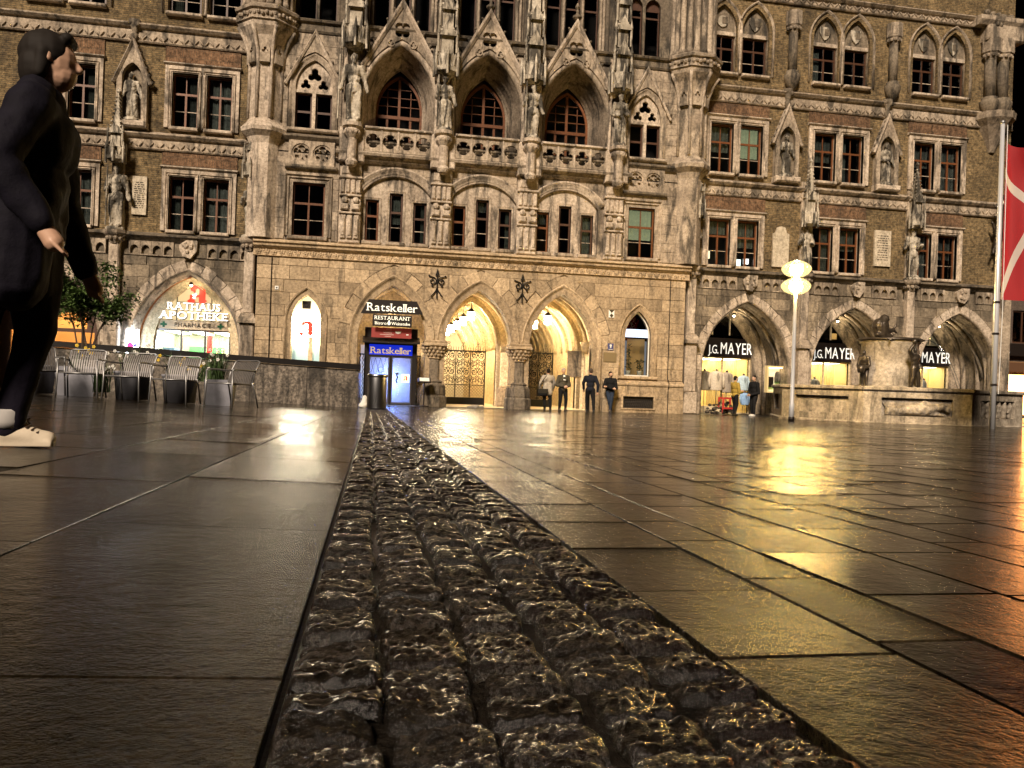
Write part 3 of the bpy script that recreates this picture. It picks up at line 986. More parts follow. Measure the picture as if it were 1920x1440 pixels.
for c, z0, zs, w, h in G2:
    P = arch(c, zs, w, h, 14, z0)
    hall(MB().sweep(P, [(0, YF + .45), (0, YF + .2), (.05, YF + .14), (.08, YF + .17), (.14, YF + .02), (.18, YF + .05), (.22, YF - .05), (.26, YF + .05)]), 'arch_moulding', STONE_UP, True)
    gz = zs + h
    gb = hall(MB().prism([(c - w - .32, zs + .2), (c + w + .32, zs + .2), (c, gz + 1.0)], [arch(c, zs, w + .25, h + .3, 12, z0)], YF - .08, YF + .04), 'gable', STONE_UP)
    hall(MB().sweep([(c - w - .42, zs + .0), (c, gz + 1.1), (c + w + .42, zs + .0)], [(-.06, YF + .04), (-.06, YF - .12), (.02, YF - .17), (.06, YF - .1), (.06, YF + .04)]), 'coping', STONE_LT, parent=gb)
    cr = MB()
    for k in (-1, 1):
        for q in range(5):
            t = (q + .5) / 5.5
            cr.ball((c + k * (w + .5) * (1 - t), YF - .06, zs + .1 + (h + .95) * t), .085, 6, 4)
    o = hall(cr, 'crocket', STONE_DK, True, parent=gb); o['kind'] = 'stuff'
    # tracery head with three foils and two lights
    headp = [(c - w, zs - .12)] + arch(c, zs, w, h, 12) + [(c + w, zs - .12)]
    hall(MB().prism(headp, [foil(c, zs + .52, .30, 3, pi / 2), foil(c - w * .48, zs + .12, .22, 3, pi / 2), foil(c + w * .48, zs + .12, .22, 3, pi / 2)], YF + .16, YF + .3), 'tracery', STONE_LT)
    hall(MB().box(c - w, c + w, YF + .1, YF + .3, zs - .24, zs - .12), 'transom', STONE_LT)
    hall(MB().box(c - .07, c + .07, YF + .1, YF + .3, z0, zs - .24), 'stone_mullion', STONE_LT)
    for k in (-1, 1):
        a, bq = sorted((c + k * .07, c + k * w))
        window(a, bq, z0, zs - .24, YF + .24, .5, 1, WOOD_DK, 0, False)
    hall(MB().cbox(c - w - .3, c + w + .3, YF - .16, YF + .3, z0 - .16, z0, .05), 'window_sill', STONE_UP)

# ---- pinnacles above the balcony statues
def pinnacle_mesh(name, zs):
    """canopy, tabernacle and crocketed spire, base at z=0, facing -y"""
    b = MB()
    b.lathe(0, -.05, [(.2, -.15), (.42, 0), (.44, .18), (.36, .22), (.34, .7)], 6, rot=pi / 6)
    for a in (-pi / 2, -pi / 2 - pi / 3, -pi / 2 + pi / 3, 0, pi):
        x, y = .36 * cos(a), -.05 + .36 * sin(a)
        b.add([(x - .17 * sin(a), y + .17 * cos(a), .15), (x + .17 * sin(a), y - .17 * cos(a), .15), (x * 1.02, y * 1.02, .85), (x * .6, y * .6, .5)], [(0, 1, 2), (0, 2, 3), (1, 3, 2)])
        b.lathe(x * 1.2, y * 1.2 - .0, [(.05, -.2), (.055, .55), (.07, .6), (.01, 1.0)], 5)
    z = .7
    for k in range(zs):
        w = .30 - .035 * k
        b.lathe(0, 0, [(w + .06, z), (w, z + .08), (w, z + .9), (w + .07, z + .96), (w + .05, z + 1.05)], 4, rot=pi / 4)
        for s in (-1, 1):
            b.lathe(s * (w + .02), -w * .9, [(.05, z + .05), (.05, z + .8), (.07, z + .85), (.01, z + 1.25)], 5)
        b.add([(-w, -w - .04, z + .75), (w, -w - .04, z + .75), (0, -w - .06, z + 1.4), (0, 0, z + 1.2)], [(0, 1, 2), (0, 2, 3), (1, 3, 2)])
        z += 1.1
    b.lathe(0, 0, [(.24, z), (.05, z + 2.0), (.12, z + 2.1), (.02, z + 2.3)], 4, rot=pi / 4)
    for q in range(8):
        t = q / 8
        r = .22 * (1 - t) + .05
        for a in range(4):
            b.ball((r * cos(a * pi / 2 + pi / 4) * 1.1, r * sin(a * pi / 2 + pi / 4) * 1.1, z + 1.9 * t + .1), .06, 5, 3)
    return b.mesh(name)
pn = pinnacle_mesh('pinnacle', 3); pn.materials.append(STATUE)
for x, z in zip(PIL, (14.75, 14.0, 14.0, 14.0)):
    hall_at(pn, 'pinnacle', None, (x, YF - .38, z), sc=(1.2, 1.2, 1.0))
    hall(MB().cbox(x - .36, x + .36, YF - .1, YF + .05, 11.4, 15.5, .06), 'pier', STONE_UP)
    for s in (-1, 1):
        hall(MB().lathe(x + s * .34, YF - .16, [(.1, 11.42), (.075, 11.55), (.075, 13.6), (.11, 13.7), (.09, 13.85), (.13, 13.9), (.02, 14.6)], 8), 'colonnette', STONE_LT, True)

# ---- third floor of the central block, set back
course(-4.2, 13.2, 15.25, [(0, .06), (0, -.05), (.08, -.1), (.12, -.04), (.36, -.04), (.42, -.16), (.5, -.2), (.62, .05), (.62, 1.0)], STONE_DK)
Y3 = YF + .75
w3 = []
for c in LB:
    for k in (-1, 0, 1):
        w3.append(arch(c + k * .86, 19.3, .33, .5, 8, 15.95))
for c in (-2.72, 11.62):
    for k in (-.42, .42):
        w3.append(arch(c + k, 18.3, .36, .45, 8, 15.95))
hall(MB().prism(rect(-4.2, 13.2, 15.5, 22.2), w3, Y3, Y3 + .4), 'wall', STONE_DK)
for q in w3:
    x0, x1, z0, z1 = bb(q)
    c = (x0 + x1) / 2
    hall(MB().sweep(q, [(0, Y3 + .35), (0, Y3 + .1), (.04, Y3 + .04), (.07, Y3 + .06), (.11, Y3 - .03), (.13, Y3 + .02)]), 'arch_moulding', STONE_DK, True)
    fr = hall(MB().prism(q, [[(x0 + .05, z0 + .05), (x1 - .05, z0 + .05), (x1 - .05, z0 + 1.95), (x0 + .05, z0 + 1.95)], [(x0 + .05, z0 + 2.03), (x1 - .05, z0 + 2.03), (x1 - .05, z1 - .5), (x0 + .05, z1 - .5)]], Y3 + .2, Y3 + .27), 'window', WOOD_DK)
    for a, bq in ((z0 + .05, z0 + 1.0), (z0 + 1.0, z0 + 1.95), (z0 + 2.03, z1 - .5)):
        hall(MB().box(x0 + .05, x1 - .05, Y3 + .23, Y3 + .24, a, bq), 'pane', GLASS, parent=fr)
for c in LB:
    for k in (-1.42, -1.28, -.43, .43, 1.28, 1.42):
        hall(MB().lathe(c + k, Y3 - .06, [(.1, 15.6), (.065, 15.75), (.065, 20.2), (.11, 20.4), (.11, 20.6)], 8), 'colonnette', STONE_UP, True)
for x in PIL:
    hall(MB().cbox(x - .3, x + .3, Y3 - .3, Y3, 15.5, 21.5, .08), 'buttress', STONE_DK)

# ---- corner turrets of the central block
def turret(cx, right):
    cy = YF + .25
    b = MB()
    b.lathe(cx, cy, [(.62, 6.7), (.62, 10.5), (.72, 10.75), (.95, 10.95), (.98, 11.1), (.75, 11.35), (.68, 11.5), (.66, 13.6), (.74, 14.2), (.95, 14.75), (1.18, 15.05), (1.22, 15.2)], 8, rot=pi / 8)
    t = hall(b, 'turret', STONE_LT if not right else STONE_UP)
    b = MB().lathe(cx, cy, [(1.2, 15.2), (1.3, 15.26), (1.24, 15.32), (1.24, 15.62), (1.34, 15.68), (1.36, 15.8), (1.2, 15.9), (.9, 15.95)], 8, rot=pi / 8)
    for k in range(46):
        a = 2 * pi * k / 46
        b.ball((cx + 1.2 * cos(a), cy + 1.2 * sin(a), 15.47 + .05 * (k % 2)), .085, 6, 4)
    hall(b, 'turret_band', STONE_UP, parent=t)
    for k in range(8):                       # ribs up the corbel, blind foils between them
        a = 2 * pi * k / 8 + pi / 8
        if sin(a) > .5: continue
        hall(MB().tube([(cx + r * cos(a), cy + r * sin(a), z) for r, z in ((.69, 11.5), (.68, 13.6), (.77, 14.2), (.98, 14.75), (1.2, 15.08))], .075, 6), 'turret_rib', STONE_LT, True, parent=t)
        a2 = a + pi / 8
        if sin(a2) < .3:
            m = Matrix.Translation((cx + .72 * cos(a2), cy + .72 * sin(a2), 14.05)) @ Matrix.Rotation(a2 + pi / 2, 4, 'Z')
            q = MB().prism(arch(0, .1, .2, .5, 8, -.35), [foil(0, .12, .13, 3, pi / 2)], -.06, .1)
            q.v = [tuple(m @ Vector(p)) for p in q.v]
            hall(q, 'blind_foil', STONE_UP, parent=t)
    core = hall(MB().lathe(cx, cy, [(.62, 15.9), (.62, 22)], 8, rot=pi / 8), 'turret_core', STONE_DK, parent=t)
    for k in range(10):
        a = pi + pi * k / 9
        hall(MB().lathe(cx + .92 * cos(a), cy + .92 * sin(a), [(.2, 15.92), (.15, 16.1), (.13, 16.2), (.12, 20.5), (.2, 20.8)], 8), 'turret_column', STONE_UP, True, parent=t)
turret(-4.65, False)
turret(13.78, True)

# ---- dark backdrop for the unlit rooms behind the upper windows; roof
hall(MB().box(-40, 31, 36.3, 36.5, 6.5, 22), 'room_backdrop', ROOM)  # one dark-coloured sheet in place of shaded room interiors
hall(MB().box(-40, 30.8, YW + .42, 58, 22, 22.3), 'roof', STONE_DK)  # unseen slab, added to keep sky light out
# ================================================================== wings of the town hall
def wing_bay_windows(cx, z0, z1, hw, lintel=True, dk=None, cur=(0, 0)):
    """paired window in a stone surround"""
    ops = [rect(cx - hw + .28, cx - .17, z0, z1 - .22), rect(cx + .17, cx + hw - .28, z0, z1 - .22)]
    hall(MB().prism(rect(cx - hw, cx + hw, z0 - .02, z1 + .08), ops, YW - .09, YW + .32), 'window_surround', STONE_LT)
    for i, q in enumerate(ops):
        P = [q[0], q[3], q[2], q[1]]
        hall(MB().sweep(P, [(0, YW + .1), (0, YW - .06), (.04, YW - .13), (.08, YW - .1), (.12, YW - .15), (.13, YW - .08)]), 'window_moulding', STONE_LT)
        window(q[0][0], q[1][0], z0, z1 - .22, YW + .16, .64, 2, dk, cur[i] or RN.choice((0, 1, 2, 5, 5, 3)))
        hall(MB().cbox(q[0][0] - .06, q[1][0] + .06, YW - .22, YW + .2, z0 - .13, z0 + .01, .03), 'window_sill', STONE_LT)
    hall(MB().sweep([(cx - hw - .06, z1 + .08), (cx + hw + .06, z1 + .08)], [(0, YW), (0, YW - .12), (.05, YW - .18), (.09, YW - .18), (.14, YW - .02)]), 'window_cornice', STONE_LT)
    for x in (cx - .08, cx + .08):
        hall(MB().lathe(x, YW - .12, [(.07, z0), (.045, z0 + .35), (.04, z0 + .4), (.04, z1 - .35), (.06, z1 - .25)], 8), 'colonnette', STONE_LT, True)
    if lintel:
        hall(MB().prism(rect(cx - hw - .02, cx + hw + .02, z1 + .22, z1 + .88), [], YW - .05, YW + .02), 'brick_lintel', BRICK_R)

def gothic_pair(cx, z0):
    """third floor: two pointed lights with shields in the heads"""
    out = [arch(cx - .8, z0 + 2.05, .64, 1.1, 10, z0), arch(cx + .8, z0 + 2.05, .64, 1.1, 10, z0)]
    for i, q in enumerate(out):
        c = cx + (-.8, .8)[i]
        hall(MB().sweep(q, [(0, YW + .4), (0, YW + .16), (.05, YW + .1), (.08, YW + .13), (.13, YW - .0), (.17, YW + .03), (.2, YW - .1), (.25, YW - .1), (.26, YW + .02)]), 'arch_moulding', STONE_UP, True)
        window(c - .6, c + .6, z0 + .02, z0 + 1.78, YW + .22, .66, 2, WOOD_DK, (1, 0)[i] if cx < 23 else 0)
        hall(MB().box(c - .64, c + .64, YW + .12, YW + .3, z0 + 1.78, z0 + 1.95), 'transom', STONE_LT)
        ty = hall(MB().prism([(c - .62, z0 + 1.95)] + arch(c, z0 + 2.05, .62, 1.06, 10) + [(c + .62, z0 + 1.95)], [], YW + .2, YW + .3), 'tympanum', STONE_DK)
        sh = [(c - .27, z0 + 2.72), (c + .27, z0 + 2.72), (c + .27, z0 + 2.45), (c + .16, z0 + 2.22), (c, z0 + 2.08), (c - .16, z0 + 2.22), (c - .27, z0 + 2.45)]
        if i == 0 and cx < 18: sh = circ(c, z0 + 2.42, .26, 16)
        hall(MB().prism(sh, [], YW + .13, YW + .21), 'shield', STATUE, parent=ty)
        hall(MB().box(c - .03, c + .22, YW + .11, YW + .14, z0 + 2.32, z0 + 2.62), 'charge', STONE_DK, parent=ty)
        hall(MB().cbox(c - .7, c + .7, YW - .22, YW + .2, z0 - .14, z0, .04), 'window_sill', STONE_LT)
    hall(MB().lathe(cx, YW - .02, [(.1, z0), (.06, z0 + .2), (.055, z0 + 1.7), (.1, z0 + 1.85), (.1, z0 + 2.0)], 8), 'colonnette', STONE_LT, True)
    return out

AW, AZ, AH = 2.15, 2.2, 3.05
leafm = MB().ball((0, 0, 0), .1, 6, 4, .55, .5, 1.25)
leafm.v = [(x * .8 + z * .6, y, z * .8) for x, y, z in leafm.v]

def frieze(x0, x1, z0, z1):
    """carved band with leaf ornament"""
    f = course(x0, x1, z0, [(0, .02), (0, -.1), (.05, -.14), (.08, -.08), (z1 - z0 - .22, -.08), (z1 - z0 - .18, -.18), (z1 - z0 - .08, -.28), (z1 - z0 - .04, -.28), (z1 - z0 + .1, .02)], STONE_UP, 'string_course', YW)
    b = MB()
    x = x0 + .12
    k = 0
    while x < x1 - .1:
        s = -1 if k % 2 else 1
        b.add([(x + px * s, YW - .1 + py, z0 + .2 + pz) for px, py, pz in leafm.v], leafm.f)
        x += .2; k += 1
    o = hall(b, 'leaf_ornament', STONE_UP, True, parent=None); o['kind'] = 'stuff'

def wing(x0, x1, arches, wins, deep):
    ops = [arch(c, AZ, AW, AH, 14, -.2) for c in arches]
    hall(MB().prism(rect(x0, x1, -.15, 6.4), ops, YW + .06, YW + .5), 'wall', RUSTIC)
    ashlar(x0, x1, 0, 5.75, YW, .055, [arch(c, AZ, AW + .42, AH + .46, 14, -.2) for c in arches], .46, .45, 1.1, RUSTIC, 'rusticated_block', .05)
    for c in arches:
        for k in (-1, 1):
            z = 0
            while z < AZ - .05:
                hh = min(RN.uniform(.4, .6), AZ - z)
                xa, xb = sorted((c + k * (AW + .02), c + k * (AW + .41)))
                hall(MB().cbox(xa, xb - .01, YW - .02, YW + .055, z + .006, z + hh - .006, .015), 'jamb_stone', STONE_UP)
                z += hh
        voussoirs(c, AZ, AW + .02, AH + .03, .42, YW - .025, .08, STONE_LT if deep else STONE_LT, 8)
        P = arch(c, AZ, AW, AH, 16, 0)
        hall(MB().sweep(P, [(-.16, YW + .6), (-.16, YW + .5), (-.11, YW + .44), (-.13, YW + .38), (-.08, YW + .28), (-.1, YW + .24), (-.04, YW + .14), (-.06, YW + .1), (.0, YW - .02), (.05, YW - .06), (.09, YW - .02), (.09, YW + .05)]), 'arch_moulding', STONE_UP, True)
        # carved shield on the arch head
        s = MB().prism([(-.36, .1), (-.1, .3), (.18, .46), (.36, .3), (.34, -.1), (.1, -.42), (-.2, -.34), (-.32, -.1)], [], -.2, .02)
        for q in range(8):
            s.ball((RN.uniform(-.2, .2), -.2, RN.uniform(-.2, .25)), .09, 6, 4)
        s.v = [(x + c, y + YW, z + 6.15) for x, y, z in s.v]
        hall(s, 'carved_shield', STONE_LT)
    # blind tracery frieze
    hall(MB().sweep([(x0, 6.35), (x1, 6.35)], [(0, YW + .05), (0, YW - .06), (.1, YW - .16), (.2, YW - .3), (.26, YW - .3), (.4, YW + .05)]), 'string_course', STONE_DK)
    x = x0 + .3
    while x < x1 - .4:
        if all(abs(x + .2 - c) > .75 for c in arches) and all(abs(x + .2 - p) > .5 for p in (-10.3, 19.7, 25.2)):
            hall(MB().prism(rect(x, x + .42, 5.78, 6.36), [arch(x + .21, 6.0, .16, .2, 6, 5.83)], YW - .08, YW + .03), 'blind_tracery', STONE_UP)
        elif RN.random() < .8:
            hall(MB().cbox(x, x + .42, YW - .02 - RN.uniform(0, .03), YW + .05, 5.78, 6.34, .015), 'rusticated_block', RUSTIC)
        x += .43
    # brick storeys
    wo = []
    for (cx, z0, z1, hw) in wins:
        wo.append(rect(cx - hw + .05, cx + hw - .05, z0, z1))
    g3 = [arch(cx + k, 17.85 - .1, .66, 1.12, 8, 15.72) for cx in sorted({w[0] for w in wins}) for k in (-.8, .8)]
    hall(MB().prism(rect(x0, x1, 6.4, 22.2), wo + g3, YW, YW + .42), 'wall', BRICK)
    for z0, z1 in ((10.05, 10.72), (14.35, 15.1), (19.2, 19.7)):
        frieze(x0, x1, z0, z1)

RWA = (17.05, 22.5, 28.1)
RWC = (16.2, 21.35, 26.55)
wins = []
for i, cx in enumerate(RWC):
    wins += [(cx, 6.85, 9.22, 1.5), (cx, 11.1, 13.6, 1.55)]
wing(14.0, 30.6, RWA, wins, True)
for i, cx in enumerate(RWC):
    wing_bay_windows(cx, 6.85, 9.22, 1.5, cur=((0, 0), (2, 0), (0, 0))[i])
    wing_bay_windows(cx, 11.1, 13.6, 1.55, cur=((0, 4), (0, 1), (0, 0))[i])
    gothic_pair(cx, 15.72)
LWA = (-7.52, -13.0)
LWC = (-7.2, -12.45, -17.7)
wins = []
for cx in LWC:
    wins += [(cx, 6.85, 9.28, 1.45), (cx, 11.05, 13.5, 1.45)]
wing(-20.0, -5.0, LWA, wins, False)
for i, cx in enumerate(LWC):
    wing_bay_windows(cx, 6.85, 9.28, 1.45, cur=((1, 3), (0, 3), (0, 0))[i])
    wing_bay_windows(cx, 11.05, 13.5, 1.45)
    gothic_pair(cx, 15.72)

# slender piers between the wing arches, carrying statues
def pier(x, big=False):
    b = MB()
    b.cbox(-.34, .34, -.5, .1, 0, 1.0, .06); b.cbox(-.28, .28, -.42, .1, 1.0, 3.2, .05)
    o = hall_at(b.mesh('pier'), 'pier', STONE_LT, (x, YW, 0))
    b = MB()
    b.add([(-.36, -.55, 3.2), (.36, -.55, 3.2), (.36, .1, 3.2), (-.36, .1, 3.2), (-.36, -.55, 3.32), (.36, -.55, 3.32), (.36, .1, 3.32), (-.36, .1, 3.32), (-.24, -.34, 3.62), (.24, -.34, 3.62), (.24, .1, 3.62), (-.24, .1, 3.62)],
          [(0, 1, 5, 4), (1, 2, 6, 5), (3, 0, 4, 7), (4, 5, 9, 8), (5, 6, 10, 9), (7, 4, 8, 11), (8, 9, 10, 11), (0, 3, 2, 1)])
    link('offset', b.mesh('offset'), STONE_UP, o)
    b = MB().cbox(-.2, .2, -.32, .1, 3.6, 6.2, .05)
    link('shaft', b.mesh('shaft'), STONE_LT, o)
    b = MB()
    b.lathe(0, -.18, [(.2, 6.15), (.26, 6.25), (.3, 6.4), (.42, 6.5), (.46, 6.56), (.46, 6.68)], 8, rot=pi / 8)
    for k in range(10):
        a = 2 * pi * k / 10
        b.ball((.3 * cos(a), -.18 + .3 * sin(a), 6.36), .09, 6, 4)
    link('capital', b.mesh('capital'), STONE_UP, o)
    return o
for x in (14.2, 19.75, 25.25, -5.1, -10.3):
    pier(x)
hall(MB().cbox(30.0, 30.75, YW - .3, YW + .3, 0, 6.4, .08), 'corner_pier', STONE_UP)
# attached columns of the third floor
def big_column(x, y, z0, z1, r=.21):
    o = hall_at(MB().lathe(0, 0, [(r, z0 + .2), (r * .95, z1 - .3)], 12).mesh('column', True), 'column', STONE_DK, (x, y, 0))
    link('column_base', MB().lathe(0, 0, [(r * .6, z0 - .75), (r * 1.5, z0 - .35), (r * 1.75, z0 - .15), (r * 1.75, z0), (r * 1.3, z0 + .1), (r * 1.35, z0 + .2)], 12).mesh('column_base', True), STONE_DK, o)
    cp = MB().lathe(0, 0, [(r, z1 - .32), (r * 1.2, z1 - .2), (r * 1.6, z1), (r * 1.8, z1 + .05), (r * 1.8, z1 + .7)], 8)
    for k in range(10):
        a = 2 * pi * k / 10
        cp.ball((r * 1.35 * cos(a), r * 1.35 * sin(a), z1 - .1), .09, 6, 4)
    link('capital', cp.mesh('capital'), STONE_UP, o)
for x in (18.78, 23.95):
    big_column(x, YW - .15, 15.85, 18.1)
for x in (29.15, 29.85):
    big_column(x, YW - .2, 15.6, 17.9, .26)
hall(MB().cbox(28.7, 30.7, YW - .55, YW + .2, 18.5, 19.3, .08), 'corner_corbel', STONE_UP)
hall(MB().lathe(29.5, YW, [(.15, 13.2), (.4, 13.8), (.75, 14.4), (1.0, 14.7), (1.05, 15.0)], 10), 'corner_corbel', STONE_UP)
b = MB()
for k in range(26):
    b.ball((28.6 + RN.uniform(-.0, 2.2), YW - .4 + RN.uniform(-.1, .1), 19.5 + RN.uniform(-.25, .3)), .16, 6, 4)
o = hall(b, 'carved_cornice', STONE_DK, True); o['kind'] = 'stuff'
course(28.2, 30.8, 19.2, [(0, .05), (0, -.5), (.2, -.65), (.4, -.65), (.5, .05)], STONE_UP, 'cornice', YW)
# return wall of the hall at its right end and back
hall(MB().box(30.55, 30.6, YW + .5, 58, 0, 22), 'wall', BRICK)

# niches with gables on the second floor
def niche(x, z0):
    op = arch(0, 1.75, .38, .6, 10, .1)
    o = hall_at(MB().prism([(-.58, 0), (.58, 0), (.58, 1.75), (0, 3.15), (-.58, 1.75)], [op], -.28, .06).mesh('niche'), 'niche', STONE_UP, (x, YW, z0))
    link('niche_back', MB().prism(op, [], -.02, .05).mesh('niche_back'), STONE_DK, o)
    link('coping', MB().sweep([(-.7, 1.5), (0, 3.25), (.7, 1.5)], [(-.06, .05), (-.06, -.3), (.02, -.38), (.07, -.3), (.07, .05)]).mesh('coping'), STONE_LT, o)
    link('niche_ledge', MB().cbox(-.62, .62, -.5, .05, -.28, 0, .07).mesh('niche_ledge'), STONE_LT, o)
    cr = MB()
    for k in (-1, 1):
        for q in range(6):
            t = q / 6
            cr.ball((k * .74 * (1 - t), -.2, 1.6 + 1.7 * t), .085, 6, 4)
    cr.lathe(0, -.12, [(.1, 3.2), (.16, 3.5), (.08, 3.6), (.2, 3.9), (.24, 4.1)], 8)
    cr.ball((-.1, -.2, 4.0), .14, 6, 4); cr.ball((.12, -.22, 3.9), .13, 6, 4)
    q = link('crocket', cr.mesh('crocket', True), STONE_DK, o); q['kind'] = 'stuff'
for x in (18.62, 23.75, -9.85):
    niche(x, 11.1)
# canopies above the first-floor pier statues
cn = pinnacle_mesh('statue_canopy', 1); cn.materials.append(STATUE)
for x, z in ((14.2, 8.95), (19.75, 8.95), (25.25, 9.25), (-5.1, 9.2), (-10.3, 9.45)):
    hall_at(cn, 'statue_canopy', None, (x, YW - .4, z), sc=(.85, .85, .75 if x > 0 else .7))
    hall(MB().cbox(x - .24, x + .24, YW - .14, YW, 6.7, 11.0 if x > 0 else 10.0, .04), 'pier_strip', STONE_UP)

# lit office lamps seen through three first-floor windows of the right wing
for x0, x1, z0, z1, col in ((15.0, 15.35, 7.25, 7.6, (1, .8, .45)), (16.55, 16.9, 7.0, 7.3, (.8, 1, .85)), (17.05, 17.3, 7.1, 7.35, (1, .95, .85))):
    hall(MB().cbox(x0, x1, YW + .55, YW + .65, z0, z1, .03), 'desk_lamp', M_emit('desk_lamp_%d' % int(x0 * 10), col, 2.0))
# ================================================================== lettering
_glyph = {}
BOT = set('RtkliBWHATPKEFNnuhmrMYb' ) - set('tWUbB')
TOP = set('RklBWHPKEFNnurUhimYMb') | set('TA') - set('')
def glyph(ch):
    if ch not in _glyph:
        cu = bpy.data.curves.new('g', 'FONT'); cu.body = ch; cu.size = 1.0; cu.resolution_u = 3
        o = bpy.data.objects.new('g', cu)
        me = baked(o)
        V = [(v.co.x, v.co.y) for v in me.vertices]; F = [tuple(p.vertices) for p in me.polygons]
        bpy.data.objects.remove(o); bpy.data.curves.remove(cu); bpy.data.meshes.remove(me)
        _glyph[ch] = (V, F)
    return _glyph[ch]

def serif_bars(V, ch):
    out = []
    if not V: return out
    z0 = min(v[1] for v in V); z1 = max(v[1] for v in V)
    for on, lev, up in ((ch in BOT, z0, 1), (ch in TOP, z1, -1)):
        if not on: continue
        xs = sorted(v[0] for v in V if abs(v[1] - lev) < .02)
        cl = []
        for x in xs:
            if cl and x - cl[-1][1] < .12: cl[-1][1] = x
            else: cl.append([x, x])
        for a, b in cl:
            if b - a < .22:
                c = (a + b) / 2; w = (b - a) / 2 + (.075 if ch.isupper() else .04)
                out.append((c - w, c + w, min(lev, lev + up * .05), max(lev, lev + up * .05)))
            elif ch in 'TEF' and up == -1:
                out.append((a - .0, a + .05, lev - .14, lev)); out.append((b - .05, b, lev - .14, lev))
    return out

def lettering(s, x0, x1, z, h, y, mat, parent, d=.015, serif=False, gap=.1, name='lettering', small=False, M=None, world=True):
    """one line of raised letters on a board, fitted between x0 and x1, cap height h"""
    x = 0.0
    parts = []
    for ch in s:
        if ch == ' ':
            x += .3; continue
        k = .78 if (small and ch.islower()) else 1.0
        V, F = glyph(ch.upper() if small else ch)
        if not V: continue
        a = min(v[0] for v in V); b_ = max(v[0] for v in V)
        parts.append(([((v[0] - a) * k + x, v[1] * k) for v in V], F, [((q[0] - a) * k + x, (q[1] - a) * k + x, q[2] * k, q[3] * k) for q in serif_bars(V, ch)] if serif else []))
        x += (b_ - a) * k + gap
    tot = x - gap
    sx = (x1 - x0) / tot
    sz = h / .69
    mb = MB()
    for V, F, sb in parts:
        n = len(V)
        pts = [(x0 + v[0] * sx, y, z + v[1] * sz) for v in V] + [(x0 + v[0] * sx, y - d, z + v[1] * sz) for v in V]
        ed = {(f[i], f[(i + 1) % len(f)]) for f in F for i in range(len(f))}
        fs = [tuple(i + n for i in f) for f in F] + [(a, b, b + n, a + n) for a, b in ed if (b, a) not in ed]
        mb.add(pts, fs)
        for q in sb:
            mb.box(x0 + q[0] * sx, x0 + q[1] * sx, y - d * 1.02, y, z + q[2] * sz, z + q[3] * sz)
    if M is not None:
        mb.v = [tuple(M @ Vector(p)) for p in mb.v]
    me = mb.mesh(name)
    o = link(name, me, mat, parent)
    if parent is not None and world:
        o.location = tuple(-Vector(parent.location))
    return o

def local(parent, mb, name, mat, smooth=False, fix=True):
    """child of a top-level empty, its mesh written in world metres"""
    o = mb.build(name, mat, parent, smooth, tuple(-Vector(parent.location)), fix)
    return o

def lamp(name, kind, loc, energy, color, parent=None, radius=.1, size=None, rot=None):
    d = bpy.data.lights.new(name, kind)
    d.energy = energy; d.color = color
    if kind == 'POINT': d.shadow_soft_size = radius
    if kind == 'AREA':
        d.shape = 'RECTANGLE'; d.size, d.size_y = size
    o = bpy.data.objects.new(name, d)
    COL.objects.link(o)
    if parent is not None:
        o.parent = parent; loc = tuple(Vector(loc) - Vector(parent.location))
    o.location = loc
    if rot: o.rotation_euler = rot
    return o

WARM = (1.0, .84, .56)
# ================================================================== passages behind the three portal arches
def vault(cx, w, zs, h, y0, y1, mat, base=0.0, walls=(True, True), name='vault'):
    P = arch(cx, zs, w, h, 14)
    n = len(P)
    b = MB().add([(x, y0, z) for x, z in P] + [(x, y1, z) for x, z in P], [(i, i + 1, i + 1 + n, i + n) for i in range(n - 1)])
    v = hall(b, name, mat, True, fix=False)
    for s, on in zip((-1, 1), walls):
        if on:
            hall(MB().add([(cx + s * w, y0, base), (cx + s * w, y1, base), (cx + s * w, y1, zs), (cx + s * w, y0, zs)], [(0, 1, 2, 3)]), 'side_wall', mat, fix=False)
    return v
def rib(cx, w, zs, h, y, d, t, mat, base=None):
    P = arch(cx, zs, w, h, 16, base)
    return hall(MB().sweep(P, [(0, y - d), (-t * .5, y - d * .9), (-t, y - d * .35), (-t * 1.1, y), (-t, y + d * .35), (-t * .5, y + d * .9), (0, y + d)]), 'vault_rib', mat, True)

